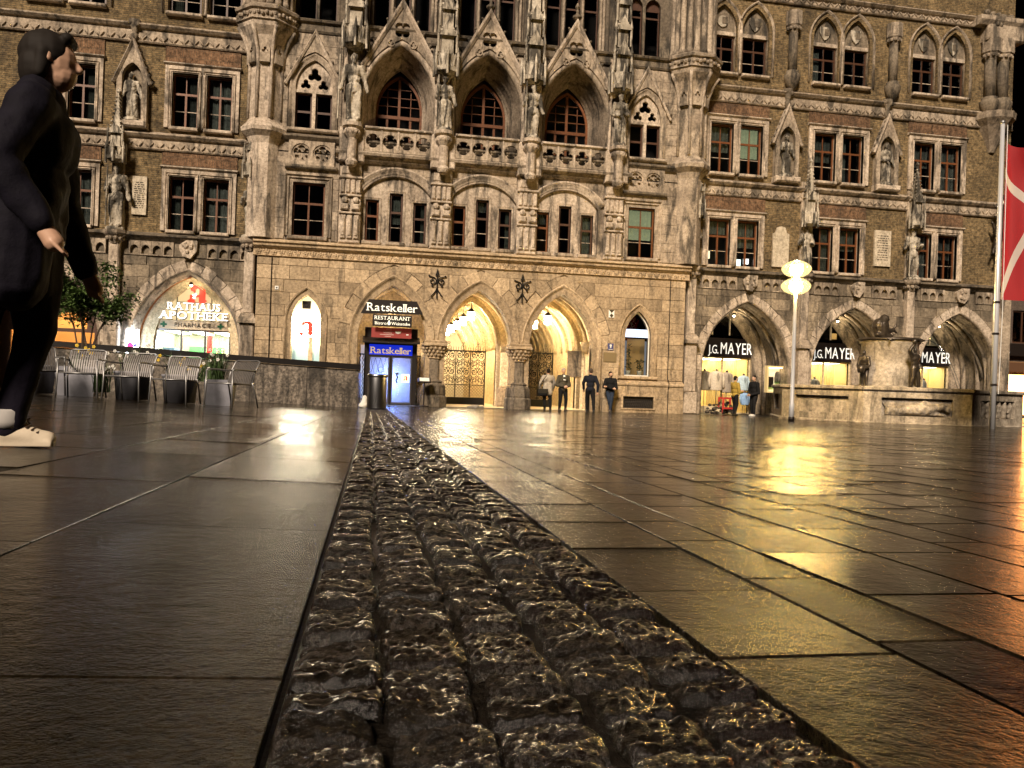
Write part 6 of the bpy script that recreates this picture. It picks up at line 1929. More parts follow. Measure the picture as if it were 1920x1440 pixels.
# ================================================================== stone statues on the hall
def statue(label, loc, H, seed, rz=0.0, robe=True, grp='stone statues on the town hall'):
    r = random.Random(seed)
    hl = r.choice([(.10, -.12, .58), (.2, -.05, .45), (.12, -.14, .66), (.05, -.13, .6)])
    hr = r.choice([(-.10, -.12, .6), (-.2, -.04, .46), (-.14, -.13, .68), (-.04, -.14, .55)])
    J = joints(H, (.07, -.02, 0), (-.06, .01, 0), hl, hr, (.165, .0, .6), (-.165, .0, .6), lean=(r.uniform(-.02, .02), 0))
    pr = P_head(J, H, r.uniform(-.5, .5)) + P_torso(J, H, 1.15) + P_arm(J, H, 'L', 1.35) + P_arm(J, H, 'R', 1.35)
    hd = J['head']
    if r.random() < .5:
        pr += [('e', (hd[0], hd[1], hd[2] + .03 * H), (.06 * H, .065 * H, .03 * H)), ((hd[0], hd[1], hd[2] + .04 * H), (hd[0], hd[1], hd[2] + .07 * H), .04 * H, .03 * H)]
    else:
        pr += [('e', (hd[0], hd[1] + .01 * H, hd[2] + .01 * H), (.055 * H, .06 * H, .065 * H)), ('e', (hd[0], hd[1] - .03 * H, hd[2] - .06 * H), (.03 * H, .025 * H, .04 * H))]
    for n in 'LR':
        pr += P_leg(J, H, n, 1.3) + [(J['ank' + n], (J['ank' + n][0], J['ank' + n][1] - .07 * H, .02 * H), .03 * H, .025 * H)]
    if robe:
        pr += [((0, .02 * H, .5 * H), (.01 * H, .03 * H, .06 * H), .1 * H, .12 * H), ((.05 * H, -.02 * H, .5 * H), (.08 * H, -.01 * H, .05 * H), .05 * H, .06 * H), ((-.06 * H, -.03 * H, .52 * H), (-.04 * H, -.05 * H, .1 * H), .045 * H, .06 * H)]
    else:
        pr += [((0, .06 * H, .75 * H), (.02 * H, .07 * H, .05 * H), .09 * H, .11 * H), ('e', (0, -.0, .46 * H), (.12 * H, .09 * H, .07 * H))]
    o = thing('statue', label, 'statue', loc, rz, grp)
    blob('figure', pr, .028, STATUE, o, 0, (0, 0, .1), fold=.04)
    link('plinth', MB().lathe(0, 0, [(.36, 0), (.36, .07), (.3, .12)], 8, rot=pi / 8).mesh('plinth'), STATUE, o)
    st = (-1 if r.random() < .5 else 1)
    hd = J['hdL' if st > 0 else 'hdR']
    if r.random() < .6:
        link('staff', MB().tube([(hd[0] * 1.1, hd[1] - .03, .12), (hd[0] * 1.05, hd[1] - .03, H * r.uniform(.75, 1.05))], .03, 6).mesh('staff'), STATUE, o)
    return o
YS = YF - .52
statue('tall bearded stone king on the pedestal left of the left loggia arch', (PIL[0], YS, 11.5), 2.75, 3, robe=False)
statue('robed stone figure between the left and middle loggia arches', (PIL[1], YS, 11.5), 2.2, 4)
statue('stone figure in a broad hat between the middle and right loggia arches', (PIL[2], YS, 11.5), 2.25, 8, robe=False)
statue('weathered stone figure right of the right loggia arch', (PIL[3], YS, 11.5), 2.2, 6)
statue('robed stone figure on the pier at the right corner of the central block', (14.2, YW - .22, 6.7), 2.05, 10)
statue('stone figure on the pier above the twin globe lamp', (19.75, YW - .22, 6.7), 2.1, 12)
statue('stone warrior with bare legs on the pier above the fountain', (25.25, YW - .22, 6.7), 2.35, 13, robe=False)
statue('pale stone knight on the pier of the left wing between two arches', (-10.3, YW - .22, 6.7), 2.5, 15, robe=False)
statue('stone figure with crossed leg on the pier left of the central block', (-5.1, YW - .22, 6.7), 2.2, 17, robe=False)
statue('stone figure in the gabled niche nearest the right turret', (18.62, YW - .14, 11.1), 1.85, 20, robe=False)
statue('stone figure in the gabled niche farther along the right wing', (23.75, YW - .14, 11.1), 1.9, 21)
statue('dark stone figure in the gabled niche of the left wing', (-9.85, YW - .14, 11.1), 1.85, 22)
# dark crouching gargoyles on the right corner
o = thing('gargoyle', 'dark bronze dragon ornament clinging to the right corner of the hall', 'ornament', (29.7, YW - .4, 8.6), 0)
blob('figure', [((0, 0, 0), (.1, -.1, 1.2), .16, .22), ((.1, -.1, 1.2), (-.2, -.3, 1.9), .2, .12), ((-.2, -.3, 1.9), (-.5, -.4, 1.8), .13, .06), ((0, 0, .9), (.5, -.2, 1.5), .08, .2), ((0, 0, .2), (-.4, -.2, -.4), .1, .06), ((.0, 0, 1.3), (.4, 0, 2.4), .06, .16), ((-.1, 0, .6), (-.4, -.1, 1.1), .1, .06)], .05, BRONZE, o, 1, fold=.05)
link('bracket', MB().tube([(0, .1, -.9), (0, -.05, -.4), (-.05, -.05, 0)], .06, 6).mesh('bracket'), IRON, o)
# ================================================================== street furniture
# ---- stairwell wall with dark coping
GRAN = M_stone('speckled_granite', (.26, .22, .175), (.06, .05, .04), dark=(.012, .010, .008), streak=.8, rough=.45, var=.15, ss=16, bs=.6)
COPE = M_plain('black_coping', (.010, .008, .007), .3)
o = thing('stair_wall', 'low speckled granite wall with black coping left of the restaurant arch', 'wall', (-4.8, 23.7, G(-2, 23.5)))
def wtop(x): return 1.49 - .04 * (x + .36)
xs = [-9.4, -7.9, -6.4, -4.9, -3.35, -1.8, -.36]
for a, b_ in zip(xs, xs[1:]):
    z0 = G(a, 23.5) - .1
    q = MB().add([(a + .006, 23.5, z0), (b_ - .006, 23.5, z0), (b_ - .006, 23.88, z0), (a + .006, 23.88, z0), (a + .006, 23.5, wtop(a) - .17), (b_ - .006, 23.5, wtop(b_) - .17), (b_ - .006, 23.88, wtop(b_) - .17), (a + .006, 23.88, wtop(a) - .17)], [(0, 3, 2, 1), (4, 5, 6, 7), (0, 1, 5, 4), (1, 2, 6, 5), (2, 3, 7, 6), (3, 0, 4, 7)])
    local(o, q, 'stone_panel', GRAN)
a, b_ = -9.4, -.36
local(o, MB().add([(a, 23.44, wtop(a) - .16), (b_ + .05, 23.44, wtop(b_) - .16), (b_ + .05, 23.94, wtop(b_) - .16), (a, 23.94, wtop(a) - .16), (a, 23.44, wtop(a)), (b_ + .05, 23.44, wtop(b_)), (b_ + .05, 23.94, wtop(b_)), (a, 23.94, wtop(a))], [(0, 3, 2, 1), (4, 5, 6, 7), (0, 1, 5, 4), (1, 2, 6, 5), (2, 3, 7, 6), (3, 0, 4, 7)]), 'coping', COPE)
local(o, MB().box(-.7, -.36, 23.94, 30.5, -.1, 1.3), 'return_wall', GRAN)
# ---- litter bin
gz = G(.17, 21.6)
o = thing('litter_bin', 'cylindrical brushed steel litter bin before the restaurant entrance', 'bin', (.17, 21.6, gz))
link('body', MB().lathe(0, 0, [(.25, .03), (.255, .05), (.255, .86), (.25, .88)], 28).mesh('body', True), STEEL, o)
link('base', MB().lathe(0, 0, [(.22, 0), (.22, .035)], 20).mesh('base'), BLACK, o)
link('rim', MB().lathe(0, 0, [(.262, .86), (.27, .88), (.27, .92), (.25, .94), (.18, .94), (.16, .9)], 28).mesh('rim', True), STEEL, o)
# ---- rubbish sack
o = thing('paper_sack', 'crumpled white paper sack leaning at the end of the granite wall', 'sack', (-.18, 23.3, G(-.1, 23.3)))
blob('sack_body', [((0, 0, .08), (.03, .05, .3), .11, .08), ((-.05, 0, .08), (.06, .02, .1), .09, .09)], .025, M_plain('sack_paper', (.6, .58, .52), .8, bs=.6, bsc=30), o, 0, fold=.03)
# ---- menu lectern
o = thing('menu_lectern', 'black menu lectern on a post at the foot of the left portal column', 'lectern', (2.18, 33.3, G(2.18, 33.3)))
link('post', MB().tube([(0, 0, .04), (0, 0, 1.02)], .03, 8).mesh('post'), BLACK, o)
link('foot', MB().lathe(0, 0, [(.22, 0), (.22, .03), (.05, .06)], 14).mesh('foot'), BLACK, o)
link('tray', MB().add([(-.26, -.2, .98), (.26, -.2, .98), (.26, .18, 1.16), (-.26, .18, 1.16), (-.26, -.21, 1.03), (.26, -.21, 1.03), (.26, .17, 1.21), (-.26, .17, 1.21)], [(0, 3, 2, 1), (4, 5, 6, 7), (0, 1, 5, 4), (1, 2, 6, 5), (2, 3, 7, 6), (3, 0, 4, 7)]).mesh('tray'), BLACK, o)
link('menu_sheet', MB().add([(-.2, -.17, 1.055), (.2, -.17, 1.055), (.2, .13, 1.197), (-.2, .13, 1.197)], [(0, 1, 2, 3)]).mesh('menu_sheet'), LETTER, o)
# ---- discarded cloth on the paving before the middle arch
o = thing('crumpled_cloth', 'small crumpled grey cloth lying on the wet paving before the middle arch', 'cloth', (4.1, 31.3, G(4.1, 31.3)))
blob('cloth', [((-.3, 0, .05), (.3, .05, .06), .06, .05), ((0, -.1, .05), (.1, .12, .09), .07, .05), ((-.15, .05, .08), (.12, 0, .12), .05, .04)], .025, M_plain('wet_grey_cloth', (.2, .19, .17), .6, bs=.4), o, 0, fold=.03)

# ---- twin globe street lamp
def M_globe():
    m, t, p = newmat('lamp_globe_glass')
    t.nodes.remove(p)
    out = t.nodes['Material Output']
    tr = N(t, 'BsdfTransparent'); tr.inputs[0].default_value = (1, .93, .66, 1)
    em = N(t, 'Emission'); em.inputs[0].default_value = (1.0, .76, .34, 1); em.inputs[1].default_value = .55
    gl = N(t, 'BsdfGlossy'); gl.inputs['Roughness'].default_value = .08
    lw = N(t, 'LayerWeight'); lw.inputs[0].default_value = .35
    a1 = N(t, 'AddShader'); t.links.new(tr.outputs[0], a1.inputs[0]); t.links.new(em.outputs[0], a1.inputs[1])
    mx = N(t, 'MixShader')
    q = N(t, 'Math', operation='MULTIPLY'); t.links.new(lw.outputs['Fresnel'], q.inputs[0]); q.inputs[1].default_value = .5
    t.links.new(q.outputs[0], mx.inputs[0]); t.links.new(a1.outputs[0], mx.inputs[1]); t.links.new(gl.outputs[0], mx.inputs[2])
    t.links.new(mx.outputs[0], out.inputs[0])
    return m
GLOBE = M_globe()
BULB = M_emit('lamp_bulb', (1.0, .70, .30), 600.0)
lx, ly = 12.15, 21.64
o = thing('street_lamp', 'steel street lamp with two flattened glowing glass globes', 'street lamp', (lx, ly, G(lx, ly)))
base = G(lx, ly)
link('pole', MB().lathe(0, 0, [(.075, 0), (.075, .5), (.06, .55), (.055, 2.0), (.05, 3.5), (.045, 4.35)], 16).mesh('pole', True), POLE, o)
link('pole_sleeve', MB().lathe(0, 0, [(.095, 0), (.095, .12), (.078, .14)], 16).mesh('pole_sleeve', True), BLACK, o)
for k, z in enumerate((4.24 - base, 4.74 - base)):
    gb = link('globe', MB().lathe(0, 0, [(.08, -.24), (.22, -.22), (.34, -.15), (.41, -.06), (.425, 0), (.41, .05), (.35, .12), (.24, .19), (.13, .23), (.07, .245)], 28).mesh('globe', True), GLOBE, o, (0, 0, z))
    link('bulb', MB().ball((0, 0, -.03), .19, 16, 10, 1, 1, .75).mesh('bulb', True), BULB, gb)
    link('globe_cap', MB().lathe(0, 0, [(.07, .22), (.09, .24), (.08, .27), (.05, .28)], 16).mesh('globe_cap', True), CHROME, gb)
    lamp('lamp_light', 'POINT', (lx, ly, base + z - .02), 60, (1.0, .76, .42), o, .14)

# ---- flagpole and hanging flag
fx, fy = 15.59, 17.91
fb = G(fx, fy)
o = thing('flagpole', 'tall bright steel flagpole at the right edge', 'flagpole', (fx, fy, fb))
link('pole', MB().lathe(0, 0, [(.07, 0), (.065, 3), (.05, 8.15 - fb)], 16).mesh('pole', True), POLE, o)
link('cap', MB().lathe(0, 0, [(.06, 8.13 - fb), (.06, 8.19 - fb), (.02, 8.22 - fb)], 12).mesh('cap', True), CHROME, o)
link('halyard', MB().tube([(.1, -.05, .9), (.13, -.06, 3.0), (.1, -.05, 8.1 - fb)], .008, 5).mesh('halyard'), LETTER, o)
for z in (2.4, 3.2, 1.1):
    link('clamp', MB().lathe(0, 0, [(.066, z), (.085, z + .01), (.085, z + .05), (.066, z + .06)], 12).mesh('clamp'), BLACK, o)
def M_flag():
    m, t, p = newmat('flag_cloth')
    uv = N(t, 'UVMap'); sp = N(t, 'SeparateXYZ'); t.links.new(uv.outputs[0], sp.inputs[0])
    def band(c, w, src):
        s = N(t, 'Math', operation='SUBTRACT'); t.links.new(src, s.inputs[0]); s.inputs[1].default_value = c
        a = N(t, 'Math', operation='ABSOLUTE'); t.links.new(s.outputs[0], a.inputs[0])
        l = N(t, 'Math', operation='LESS_THAN'); t.links.new(a.outputs[0], l.inputs[0]); l.inputs[1].default_value = w
        return l.outputs[0]
    l1 = N(t, 'Math', operation='MULTIPLY_ADD'); t.links.new(sp.outputs['X'], l1.inputs[0]); l1.inputs[1].default_value = -.42; t.links.new(sp.outputs['Y'], l1.inputs[2])
    l2 = N(t, 'Math', operation='MULTIPLY_ADD'); t.links.new(sp.outputs['X'], l2.inputs[0]); l2.inputs[1].default_value = 1.35; t.links.new(sp.outputs['Y'], l2.inputs[2])
    mx = N(t, 'Math', operation='MAXIMUM')
    t.links.new(band(.20, .034, l1.outputs[0]), mx.inputs[0]); t.links.new(band(1.0, .052, l2.outputs[0]), mx.inputs[1])
    c = mixc(t, mx.outputs[0], (.36, .006, .010), (.60, .54, .47))
    t.links.new(c, p.inputs['Base Color'])
    p.inputs['Roughness'].default_value = .7
    p.inputs['Sheen Weight'].default_value = .3
    tl = N(t, 'BsdfTranslucent'); t.links.new(c, tl.inputs[0])
    ms = N(t, 'MixShader'); ms.inputs[0].default_value = .35
    t.links.new(p.outputs[0], ms.inputs[1]); t.links.new(tl.outputs[0], ms.inputs[2])
    t.links.new(ms.outputs[0], t.nodes['Material Output'].inputs[0])
    return m
o = thing('flag', 'red flag with a white cross hanging in folds from the flagpole', 'flag', (fx + .12, fy, 3.6))
nu, nv = 26, 40
vs, uvs = [], []
for j in range(nv + 1):
    v = j / nv
    for i in range(nu + 1):
        u = i / nu
        fold = .26 * sin(u * 10 + v * 1.8) * (u ** .5) + .08 * sin(u * 23 - v * 4) * u
        x = .0 + u * 1.45 + .05 * sin(v * 5) * u
        z = 4.12 - 4.05 * v - u * (.55 + .1 * sin(v * 4)) + (.35 * u * v)
        x = x * (.62 + .38 * sst(0, .25, v)) - (.10 * v if u < .02 else .04 * v) * 0
        vs.append((x, fold - u * .25, z)); uvs.append((u, v))
fs = [(j * (nu + 1) + i, (j + 1) * (nu + 1) + i, (j + 1) * (nu + 1) + i + 1, j * (nu + 1) + i + 1) for j in range(nv) for i in range(nu)]
me = MB().add(vs, fs).mesh('cloth', True)
ul = me.uv_layers.new(name='UVMap')
for lp in me.loops:
    ul.data[lp.index].uv = uvs[lp.vertex_index]
link('cloth', me, M_flag(), o)

# ---- chairs in a row before the planters
SEATM = M_plain('seat_mesh_steel', (.13, .12, .115), .5, metal=.5)
def chair(x, y, rz, label):
    o = thing('chair', label, 'chair', (x, y, G(x, y)), rz, 'metal armchairs in a row')
    w = .27
    link('seat', MB().add([(-w, -.25, .40), (w, -.25, .40), (w, .2, .375), (-w, .2, .375), (-w, -.25, .415), (w, -.25, .415), (w, .2, .39), (-w, .2, .39)], [(0, 3, 2, 1), (4, 5, 6, 7), (0, 1, 5, 4), (1, 2, 6, 5), (2, 3, 7, 6), (3, 0, 4, 7)]).mesh('seat'), SEATM, o)
    def bk(t): return (.2 + .17 * t - .03 * sin(t * pi), .40 + .37 * t)
    fr = MB()
    fr.tube([(-w, *bk(0)), (-w, *bk(.5)), (-w, *bk(1)), (-w + .05, bk(1)[0] + .005, bk(1)[1] + .02), (w - .05, bk(1)[0] + .005, bk(1)[1] + .02), (w, *bk(1)), (w, *bk(.5)), (w, *bk(0))], .011, 6)
    br = link('backrest', fr.mesh('backrest', True), CHROME, o)
    sl = MB()
    n = 15
    for i in range(n):
        xx = -w + .02 + (2 * w - .04) * i / (n - 1)
        P = [bk(q / 5) for q in range(6)]
        sl.add([(xx - .011, p[0], p[1]) for p in P] + [(xx + .011, p[0], p[1]) for p in P] + [(xx - .011, p[0] + .008, p[1]) for p in P] + [(xx + .011, p[0] + .008, p[1]) for p in P],
               [(q, q + 6, q + 7, q + 1) for q in range(5)] + [(q + 12, q + 13, q + 19, q + 18) for q in range(5)] + [(q, q + 1, q + 13, q + 12) for q in range(5)] + [(q + 6, q + 18, q + 19, q + 7) for q in range(5)])
    link('back_slats', sl.mesh('back_slats', fix=False), SEATM, br)['kind'] = 'stuff'
    for s in (-1, 1):
        link('leg', MB().tube([(s * (w + .035), -.27, 0), (s * (w + .02), -.26, .3), (s * (w + .015), -.255, .60)], .0135, 8).mesh('leg', True), CHROME, o)
        link('leg', MB().tube([(s * (w + .02), .33, 0), (s * (w + .01), .24, .33), (s * w, .2, .42)], .0135, 8).mesh('leg', True), CHROME, o)
        link('armrest', MB().tube([(s * (w + .015), -.255, .6), (s * (w + .015), -.23, .625), (s * (w + .015), -.1, .628), (s * (w + .01), .2, .615), (s * w, .27, .62)], .015, 8).mesh('armrest', True), CHROME, o)
    link('front_rail', MB().tube([(-w - .015, -.25, .4), (w + .015, -.25, .4)], .011, 6).mesh('front_rail', True), CHROME, o)
chair(-5.22, 13.95, .55, 'metal armchair partly hidden behind the passer-by, leftmost of the row')
chair(-4.62, 14.0, .06, 'metal armchair second from the left, in front of the leafy shrub')
chair(-3.88, 13.95, -.22, 'metal armchair in the middle of the row of five')
chair(-3.16, 13.9, -.2, 'metal armchair second from the right in the row')
chair(-2.28, 13.85, -.62, 'metal armchair at the right end of the row, turned towards the square')

# ---- planters with grasses, flowers and shrubs
PLANTER = M_plain('zinc_planter', (.25, .25, .28), .5, metal=.1, noisec=.4, bsc=8)
LEAF = M_plain('shrub_leaf', (.075, .125, .03), .5, var=.3, noisec=.4, bsc=8)
GRASSM = M_plain('grass_blade', (.05, .09, .025), .55, noisec=.4, bsc=20)
FLW = M_plain('white_petal', (.75, .73, .66), .6); FLY = M_plain('yellow_petal', (.75, .52, .05), .6)
BARK = M_plain('shrub_bark', (.06, .04, .025), .8, bs=.5)
def planter(x, y, r, h, label, box=False):
    o = thing('planter', label, 'planter', (x, y, G(x, y)), 0, 'zinc planters behind the chairs')
    if box:
        link('tub', MB().lathe(0, 0, [(r * 1.2, 0), (r * 1.4, h), (r * 1.3, h), (r * 1.25, h - .06)], 4, rot=pi / 4).mesh('tub'), PLANTER, o)
    else:
        link('tub', MB().lathe(0, 0, [(r * .86, 0), (r, h - .05), (r * 1.05, h - .04), (r * 1.05, h), (r * .95, h), (r * .92, h - .06)], 24).mesh('tub', True), PLANTER, o)
    link('soil', MB().lathe(0, 0, [(r * .93, h - .07), (r * .5, h - .04)], 16).mesh('soil'), BARK, o)
    return o
def grass(x, y, z, label, n, L, sp, fl=0, fm=None):
    o = thing('flowering_grass', label, 'plant', (x, y, z), 0, 'grasses and flowers in the planters')
    b = MB()
    tips = []
    for k in range(n):
        a = RN.uniform(0, 6.28); l = L * RN.uniform(.5, 1.1); s = sp * RN.uniform(.3, 1)
        p0 = Vector((RN.gauss(0, .07), RN.gauss(0, .07), 0))
        p1 = p0 + Vector((cos(a) * s * .4, sin(a) * s * .4, l * .6)); p2 = p0 + Vector((cos(a) * s, sin(a) * s, l * RN.uniform(.7, 1)))
        w = Vector((-sin(a), cos(a), 0)) * .007
        b.add([p0 - w, p0 + w, p1 + w, p1 - w, p2], [(0, 1, 2, 3), (3, 2, 4)])
        tips.append(p2)
    link('blades', b.mesh('blades', fix=False), GRASSM, o)['kind'] = 'stuff'
    for k in range(fl):
        t = tips[k]
        q = MB()
        for m in range(5):
            a = m * 1.2566
            q.ball((t.x + .018 * cos(a), t.y - .01, t.z + .018 * sin(a)), .014, 5, 3)
        link('flower', q.mesh('flower', True), fm or FLW, o)
    return o
def shrub(x, y, z, label, h, rx, n, seed):
    r = random.Random(seed)
    o = thing('leafy_shrub', label, 'shrub', (x, y, z), 0, 'leafy shrubs')
    clumps = []
    for k in range(7):
        a = r.uniform(0, 6.28)
        top = Vector((cos(a) * rx * r.uniform(.3, .95), sin(a) * rx * .6 * r.uniform(.2, .9), h * r.uniform(.55, 1)))
        mid = Vector((top.x * .35, top.y * .35, h * .4))
        link('stem', MB().tube([(r.gauss(0, .04), r.gauss(0, .04), -.05), mid, top], [.018, .013, .005], 5).mesh('stem'), BARK, o)
        for q in range(5):
            t = r.uniform(.35, 1.05)
            c = mid.lerp(top, t)
            clumps.append((c + Vector((r.gauss(0, .1), r.gauss(0, .1), r.gauss(0, .08))), r.uniform(.1, .22)))
    b = MB()
    for k in range(n):
        c, s = r.choice(clumps)
        p = c + Vector((r.gauss(0, s * .6), r.gauss(0, s * .6), r.gauss(0, s * .5)))
        leafcard(b, p, r.uniform(.06, .11), r.uniform(.018, .03), r.uniform(0, 6.28), r.uniform(-.9, .6))
    link('crown', b.mesh('crown', fix=False), LEAF, o)['kind'] = 'stuff'
for i, (x, y, r_, h_, bx, lab) in enumerate(((-5.75, 15.2, .3, .5, False, 'zinc tub behind the leftmost chair'), (-5.05, 15.3, .34, .52, True, 'square zinc planter under the leafy shrub'), (-4.15, 15.1, .3, .5, False, 'zinc tub showing between the second and third chairs'),
                                         (-3.35, 15.1, .3, .5, False, 'stained zinc tub behind the fourth chair'), (-2.62, 14.85, .24, .46, True, 'small square bluish planter left of the end chair'))):
    planter(x, y, r_, h_, lab, bx)
grass(-5.0, 15.0, G(-5, 15) + .46, 'upright green grasses with yellow blooms below the leafy shrub', 90, .42, .3, 10, FLY)
grass(-4.55, 14.75, G(-4.5, 14.7) + .1, 'white flowering tuft between the first chairs', 90, .62, .22, 9)
grass(-4.15, 15.0, G(-4.1, 15) + .44, 'dark green tuft with white blossoms between the second and third chairs', 130, .5, .3, 9)
grass(-3.42, 15.0, G(-3.4, 15) + .44, 'green grass tuft behind the fourth chair', 110, .48, .3, 5, FLY)
grass(-2.68, 14.8, G(-2.7, 14.8) + .4, 'tall flowering grass between the fourth and end chairs', 140, .62, .3, 12)
grass(-3.0, 15.1, G(-3, 15) + .4, 'low ragged grasses in front of the pharmacy window', 80, .45, .4, 4, FLY)
shrub(-5.05, 15.4, G(-5, 15.4) + .45, 'leafy shrub behind the second chair, against the lit shop arch', 1.85, .78, 4200, 5)
shrub(-5.65, 15.35, G(-5.6, 15.3) + .45, 'taller leafy shrub beside the passer-by', 2.0, .55, 3000, 9)
shrub(-7.15, 15.5, G(-7, 15.5) + .3, 'leafy shrub at the left edge behind the passer-by', 1.9, .6, 2200, 12)
planter(-7.15, 15.5, .34, .4, 'zinc planter at the left edge below the shrub', True)
# ================================================================== fountain
FX, FY, FR = 18.75, 26.6, 4.2
FZ = G(FX, FY - 2)
FST = M_stone('fountain_stone', (.44, .385, .31), (.28, .24, .19), streak=.6, rough=.5, var=.12, ss=2)
fo = thing('fountain', 'octagonal stone fountain basin with carved panels and a broad central pillar', 'fountain', (FX, FY, FZ))
for k in range(8):
    a0, a1 = radians(180 + 45 * k), radians(225 + 45 * k)
    P0 = Vector((FR * cos(a0), FR * sin(a0), 0)); P1 = Vector((FR * cos(a1), FR * sin(a1), 0))
    L = (P1 - P0).length
    d = (P1 - P0).normalized(); n = Vector((d.y, -d.x, 0))
    M = Matrix((( d.x, -n.x, 0, P0.x), (d.y, -n.y, 0, P0.y), (0, 0, 1, 0), (0, 0, 0, 1)))
    def put(mb, name, mat, smooth=False, parent=fo, M=M):
        mb.v = [tuple(M @ Vector(p)) for p in mb.v]
        return link(name, mb.mesh(name, smooth), mat, parent)
    pz = rect(.55, L - .55, .28, .86)
    pn_ = put(MB().prism([(0, -.15), (L, -.15), (L, 1.08), (0, 1.08)], [pz], 0, .14), 'basin_panel', FST)
    put(MB().box(.5, L - .5, .14, .3, .2, .95), 'panel_back', FST, parent=pn_)
    put(MB().sweep([(-.02, 1.08), (L + .02, 1.08)], [(0, .5), (0, -.05), (.03, -.08), (.1, -.08), (.13, -.04), (.13, .5)]), 'basin_rim', FST, parent=pn_)
    put(MB().cbox(-.0, L, -.1, .1, -.15, .06, .03), 'basin_foot', FST, parent=pn_)
    if 1 <= k <= 4:
        r = random.Random(k)
        pr = []
        if k % 2 == 1:                     # reclining beasts in low relief
            cx = L / 2
            pr = [((cx - .8, .1, .45), (cx + .3, .1, .5), .14, .2), ((cx + .3, .08, .5), (cx + .75, .06, .62), .17, .12), ((cx + .75, .06, .62), (cx + .95, .06, .5), .11, .07), ((cx - .8, .1, .45), (cx - 1.0, .1, .7), .06, .03), ((cx - .5, .08, .36), (cx - .9, .06, .34), .08, .05), ((cx + .3, .06, .4), (cx + .8, .05, .34), .08, .05), ('e', (cx + .25, .1, .62), (.25, .1, .18))]
        else:
            for q in range(6):
                x = .75 + (L - 1.5) * q / 5
                pr += [((x, .1, .34), (x + r.uniform(-.08, .08), .08, .66), .08, .1), ('e', (x, .07, .78), (.06, .06, .07)), ((x, .08, .6), (x + r.uniform(-.2, .2), .06, .5), .05, .04)]
        pr = [tuple([tuple(M @ Vector(p[0])), tuple(M @ Vector(p[1])), p[2], p[3]]) if p[0] != 'e' else ('e', tuple(M @ Vector(p[1])), p[2]) for p in pr]
        blob('relief', pr, .03, FST, pn_, 0, fold=.025)
link('water', MB().lathe(0, 0, [(FR - .1, .8), (.5, .81)], 8).mesh('water'), M_plain('fountain_water', (.01, .012, .012), .05, spec=.8, bs=.2, bsc=8), fo)
pil_ = link('pillar', MB().lathe(0, 0, [(1.25, -.1), (1.25, 1.25), (1.0, 1.3), (.97, 2.78), (1.04, 2.86), (1.02, 2.94)], 24).mesh('pillar', True), FST, fo)
link('pillar_top', MB().lathe(0, 0, [(1.1, 2.92), (1.15, 2.96), (1.05, 3.02), (.5, 3.05)], 24).mesh('pillar_top', True), BRONZE, pil_)
for s in (.5, -.6, 2.2):
    link('spout', MB().tube([(.95 * cos(s - pi / 2), .95 * sin(s - pi / 2), 2.9), (1.25 * cos(s - pi / 2), 1.25 * sin(s - pi / 2), 2.93)], .04, 6).mesh('spout'), BRONZE, pil_)
JET = M_glass('water_jet', (.85, .9, .95), .1, 1.5)
for s in (.5, .62):
    pts = []
    for q in range(12):
        t = q / 11
        rr = 1.25 + 1.3 * t
        pts.append((rr * cos(s - pi / 2), rr * sin(s - pi / 2), 2.93 + .2 * t - 2.3 * t * t))
    link('water_jet', MB().tube(pts, .014, 5).mesh('water_jet', True), JET, fo)
zt = FZ + 3.05
o = thing('bronze_fish', 'dark bronze fish rearing up on top of the fountain pillar', 'sculpture', (FX - .35, FY, zt))
blob('fish', [((0, 0, .12), (-.05, 0, .42), .26, .3), ((-.05, 0, .42), (.1, 0, .68), .26, .18), ((.1, 0, .2), (.5, .05, .3), .16, .07), ((.5, .05, .3), (.62, .05, .52), .05, .03), ((.5, .05, .3), (.66, .05, .2), .05, .03), ((.0, 0, .68), (.05, 0, .84), .08, .03), ((.15, 0, .66), (.2, 0, .8), .06, .02), ((-.25, -.15, .1), (.3, -.15, .06), .09, .08)], .03, BRONZE, o, 1, fold=.02)
def bronze(label, loc, rz, H, J, extra=()):
    o = thing('bronze_figure', label, 'sculpture', loc, rz, 'bronze figures of the fountain')
    pr = P_head(J, H) + P_torso(J, H, 1.35)
    for n in 'LR':
        pr += P_arm(J, H, n, 1.5) + P_leg(J, H, n, 1.45) + [(J['ank' + n], (J['ank' + n][0], J['ank' + n][1] - .07 * H, J['ank' + n][2] - .03 * H), .025 * H, .02 * H)]
    blob('figure', pr + list(extra), .026, BRONZE, o, 1, fold=.012)
    return o
H = 1.3
a = radians(-120)
o = bronze('bronze boy holding out a bucket on the left of the fountain pillar', (FX + 1.35 * cos(radians(190)), FY + 1.35 * sin(radians(190)) - .3, FZ + 1.22), -.9, H,
       joints(H, (.08, -.08, 0), (-.07, .05, 0), (.08, -.26, .5), (-.08, -.28, .5), (.15, -.1, .58), (-.15, -.1, .58), lean=(0, -.09)))
H = 1.5
link('bucket', MB().lathe(0, -.42, [(.1, .48), (.15, .74), (.14, .74), (.1, .5)], 14).mesh('bucket', True), BRONZE, o)
o = bronze('bronze boy swinging a raised arm on the right of the fountain pillar', (FX + 1.15 * cos(radians(275)), FY + 1.3 * sin(radians(275)), FZ + 1.15), .3, H,
       joints(H, (.12, -.02, .02), (-.1, .03, 0), (.16, -.08, .52), (-.16, -.1, 1.08), (.17, .03, .62), (-.24, -.03, .92), lean=(-.02, 0)))
link('bucket', MB().lathe(-.28, -.16, [(.06, 1.62), (.09, 1.76), (.085, 1.76), (.05, 1.64)], 12).mesh('bucket', True), BRONZE, o)
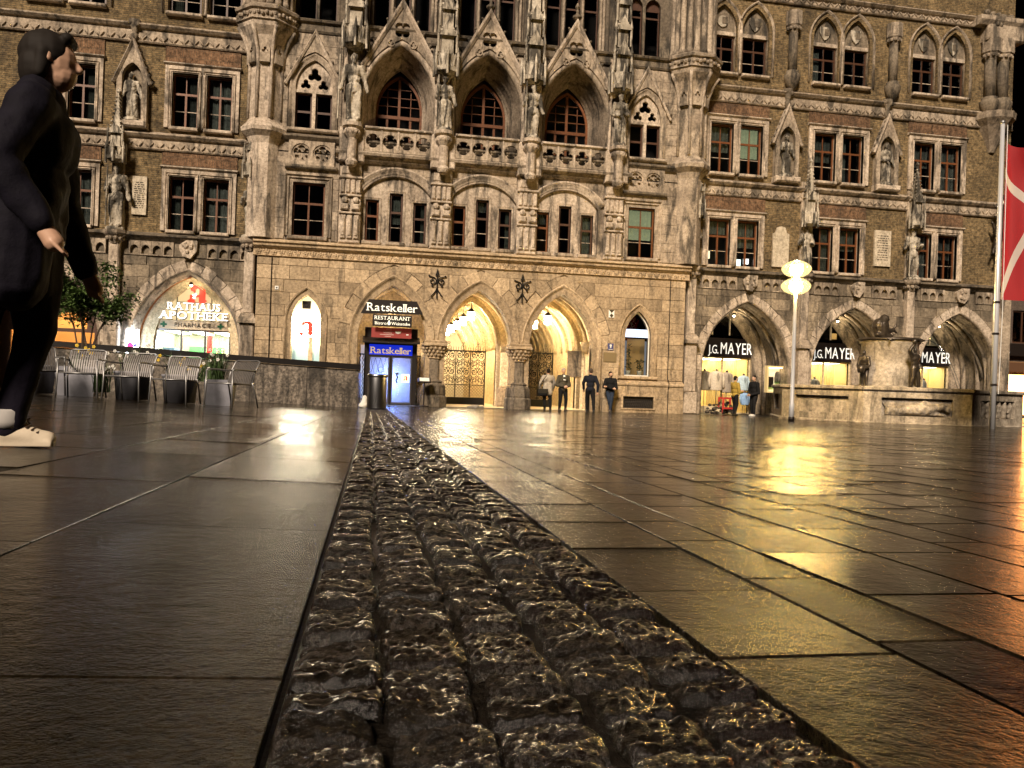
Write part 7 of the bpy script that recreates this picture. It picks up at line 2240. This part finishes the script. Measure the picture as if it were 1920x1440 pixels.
# ================================================================== houses beyond the right corner
DARKW = M_stone('dark_facade', (.12, .09, .07), (.08, .06, .05), streak=.3, var=0)
o = thing('corner_house', 'dim house with lit shops in the side street right of the town hall', 'building', (44, 47, 0))
local(o, MB().prism(rect(36.5, 62, 0, 9.5), [rect(38 + 3.6 * k, 40.9 + 3.6 * k, .2, 2.9) for k in range(6)] + [rect(38.6 + 3.6 * k, 40.2 + 3.6 * k, 5.0, 7.2) for k in range(6)], 47, 47.5), 'wall', DARKW)
local(o, MB().box(36.5, 62, 49, 49.2, 0, 9.4), 'rear_wall', DARKW)
local(o, MB().box(36.5, 62, 47, 49, 9.5, 9.8), 'roof', STONE_DK)
local(o, MB().box(36.5, 62, 46.85, 47, 3.0, 3.75), 'fascia', M_plain('wood_fascia', (.22, .12, .05), .6))
ORG = M_emit('orange_shop', (1.0, .36, .10), 11.0)
for k in range(6):
    w = local(o, MB().box(38 + 3.6 * k, 40.9 + 3.6 * k, 47.6, 47.65, .2, 2.9), 'lit_shop_window', ORG)
    f = local(o, MB().prism(rect(38.6 + 3.6 * k, 40.2 + 3.6 * k, 5.0, 7.2), [rect(38.7 + 3.6 * k, 39.35 + 3.6 * k, 5.1, 7.1), rect(39.45 + 3.6 * k, 40.1 + 3.6 * k, 5.1, 7.1)], 47.1, 47.2), 'window', WOOD_DK)
    for q in (38.7, 39.45):
        local(o, MB().box(q + 3.6 * k, q + .65 + 3.6 * k, 47.15, 47.16, 5.1, 7.1), 'pane', GLASS)
s = thing('shop_sign', 'dark shop sign with white letters RA on the house beyond the right corner', 'sign', (40.9, 46.6, 3.9))
local(s, MB().cbox(39.6, 43.2, 46.6, 46.75, 4.1, 4.95, .03), 'board', SIGNB)
lettering('RA', 40.2, 41.6, 4.32, .45, 46.6, LETL, s, serif=True)
s = thing('shop_sign', 'shop sign with pale letters G BE low on the house beyond the right corner', 'sign', (40.9, 46.8, 3.1))
local(s, MB().cbox(38.8, 43.0, 46.78, 46.84, 3.05, 3.7, .02), 'board', M_plain('brown_board', (.1, .05, .025), .5))
lettering('G BE', 39.6, 41.5, 3.18, .36, 46.78, LETL, s)
bpy.data.scenes.remove(_WS)
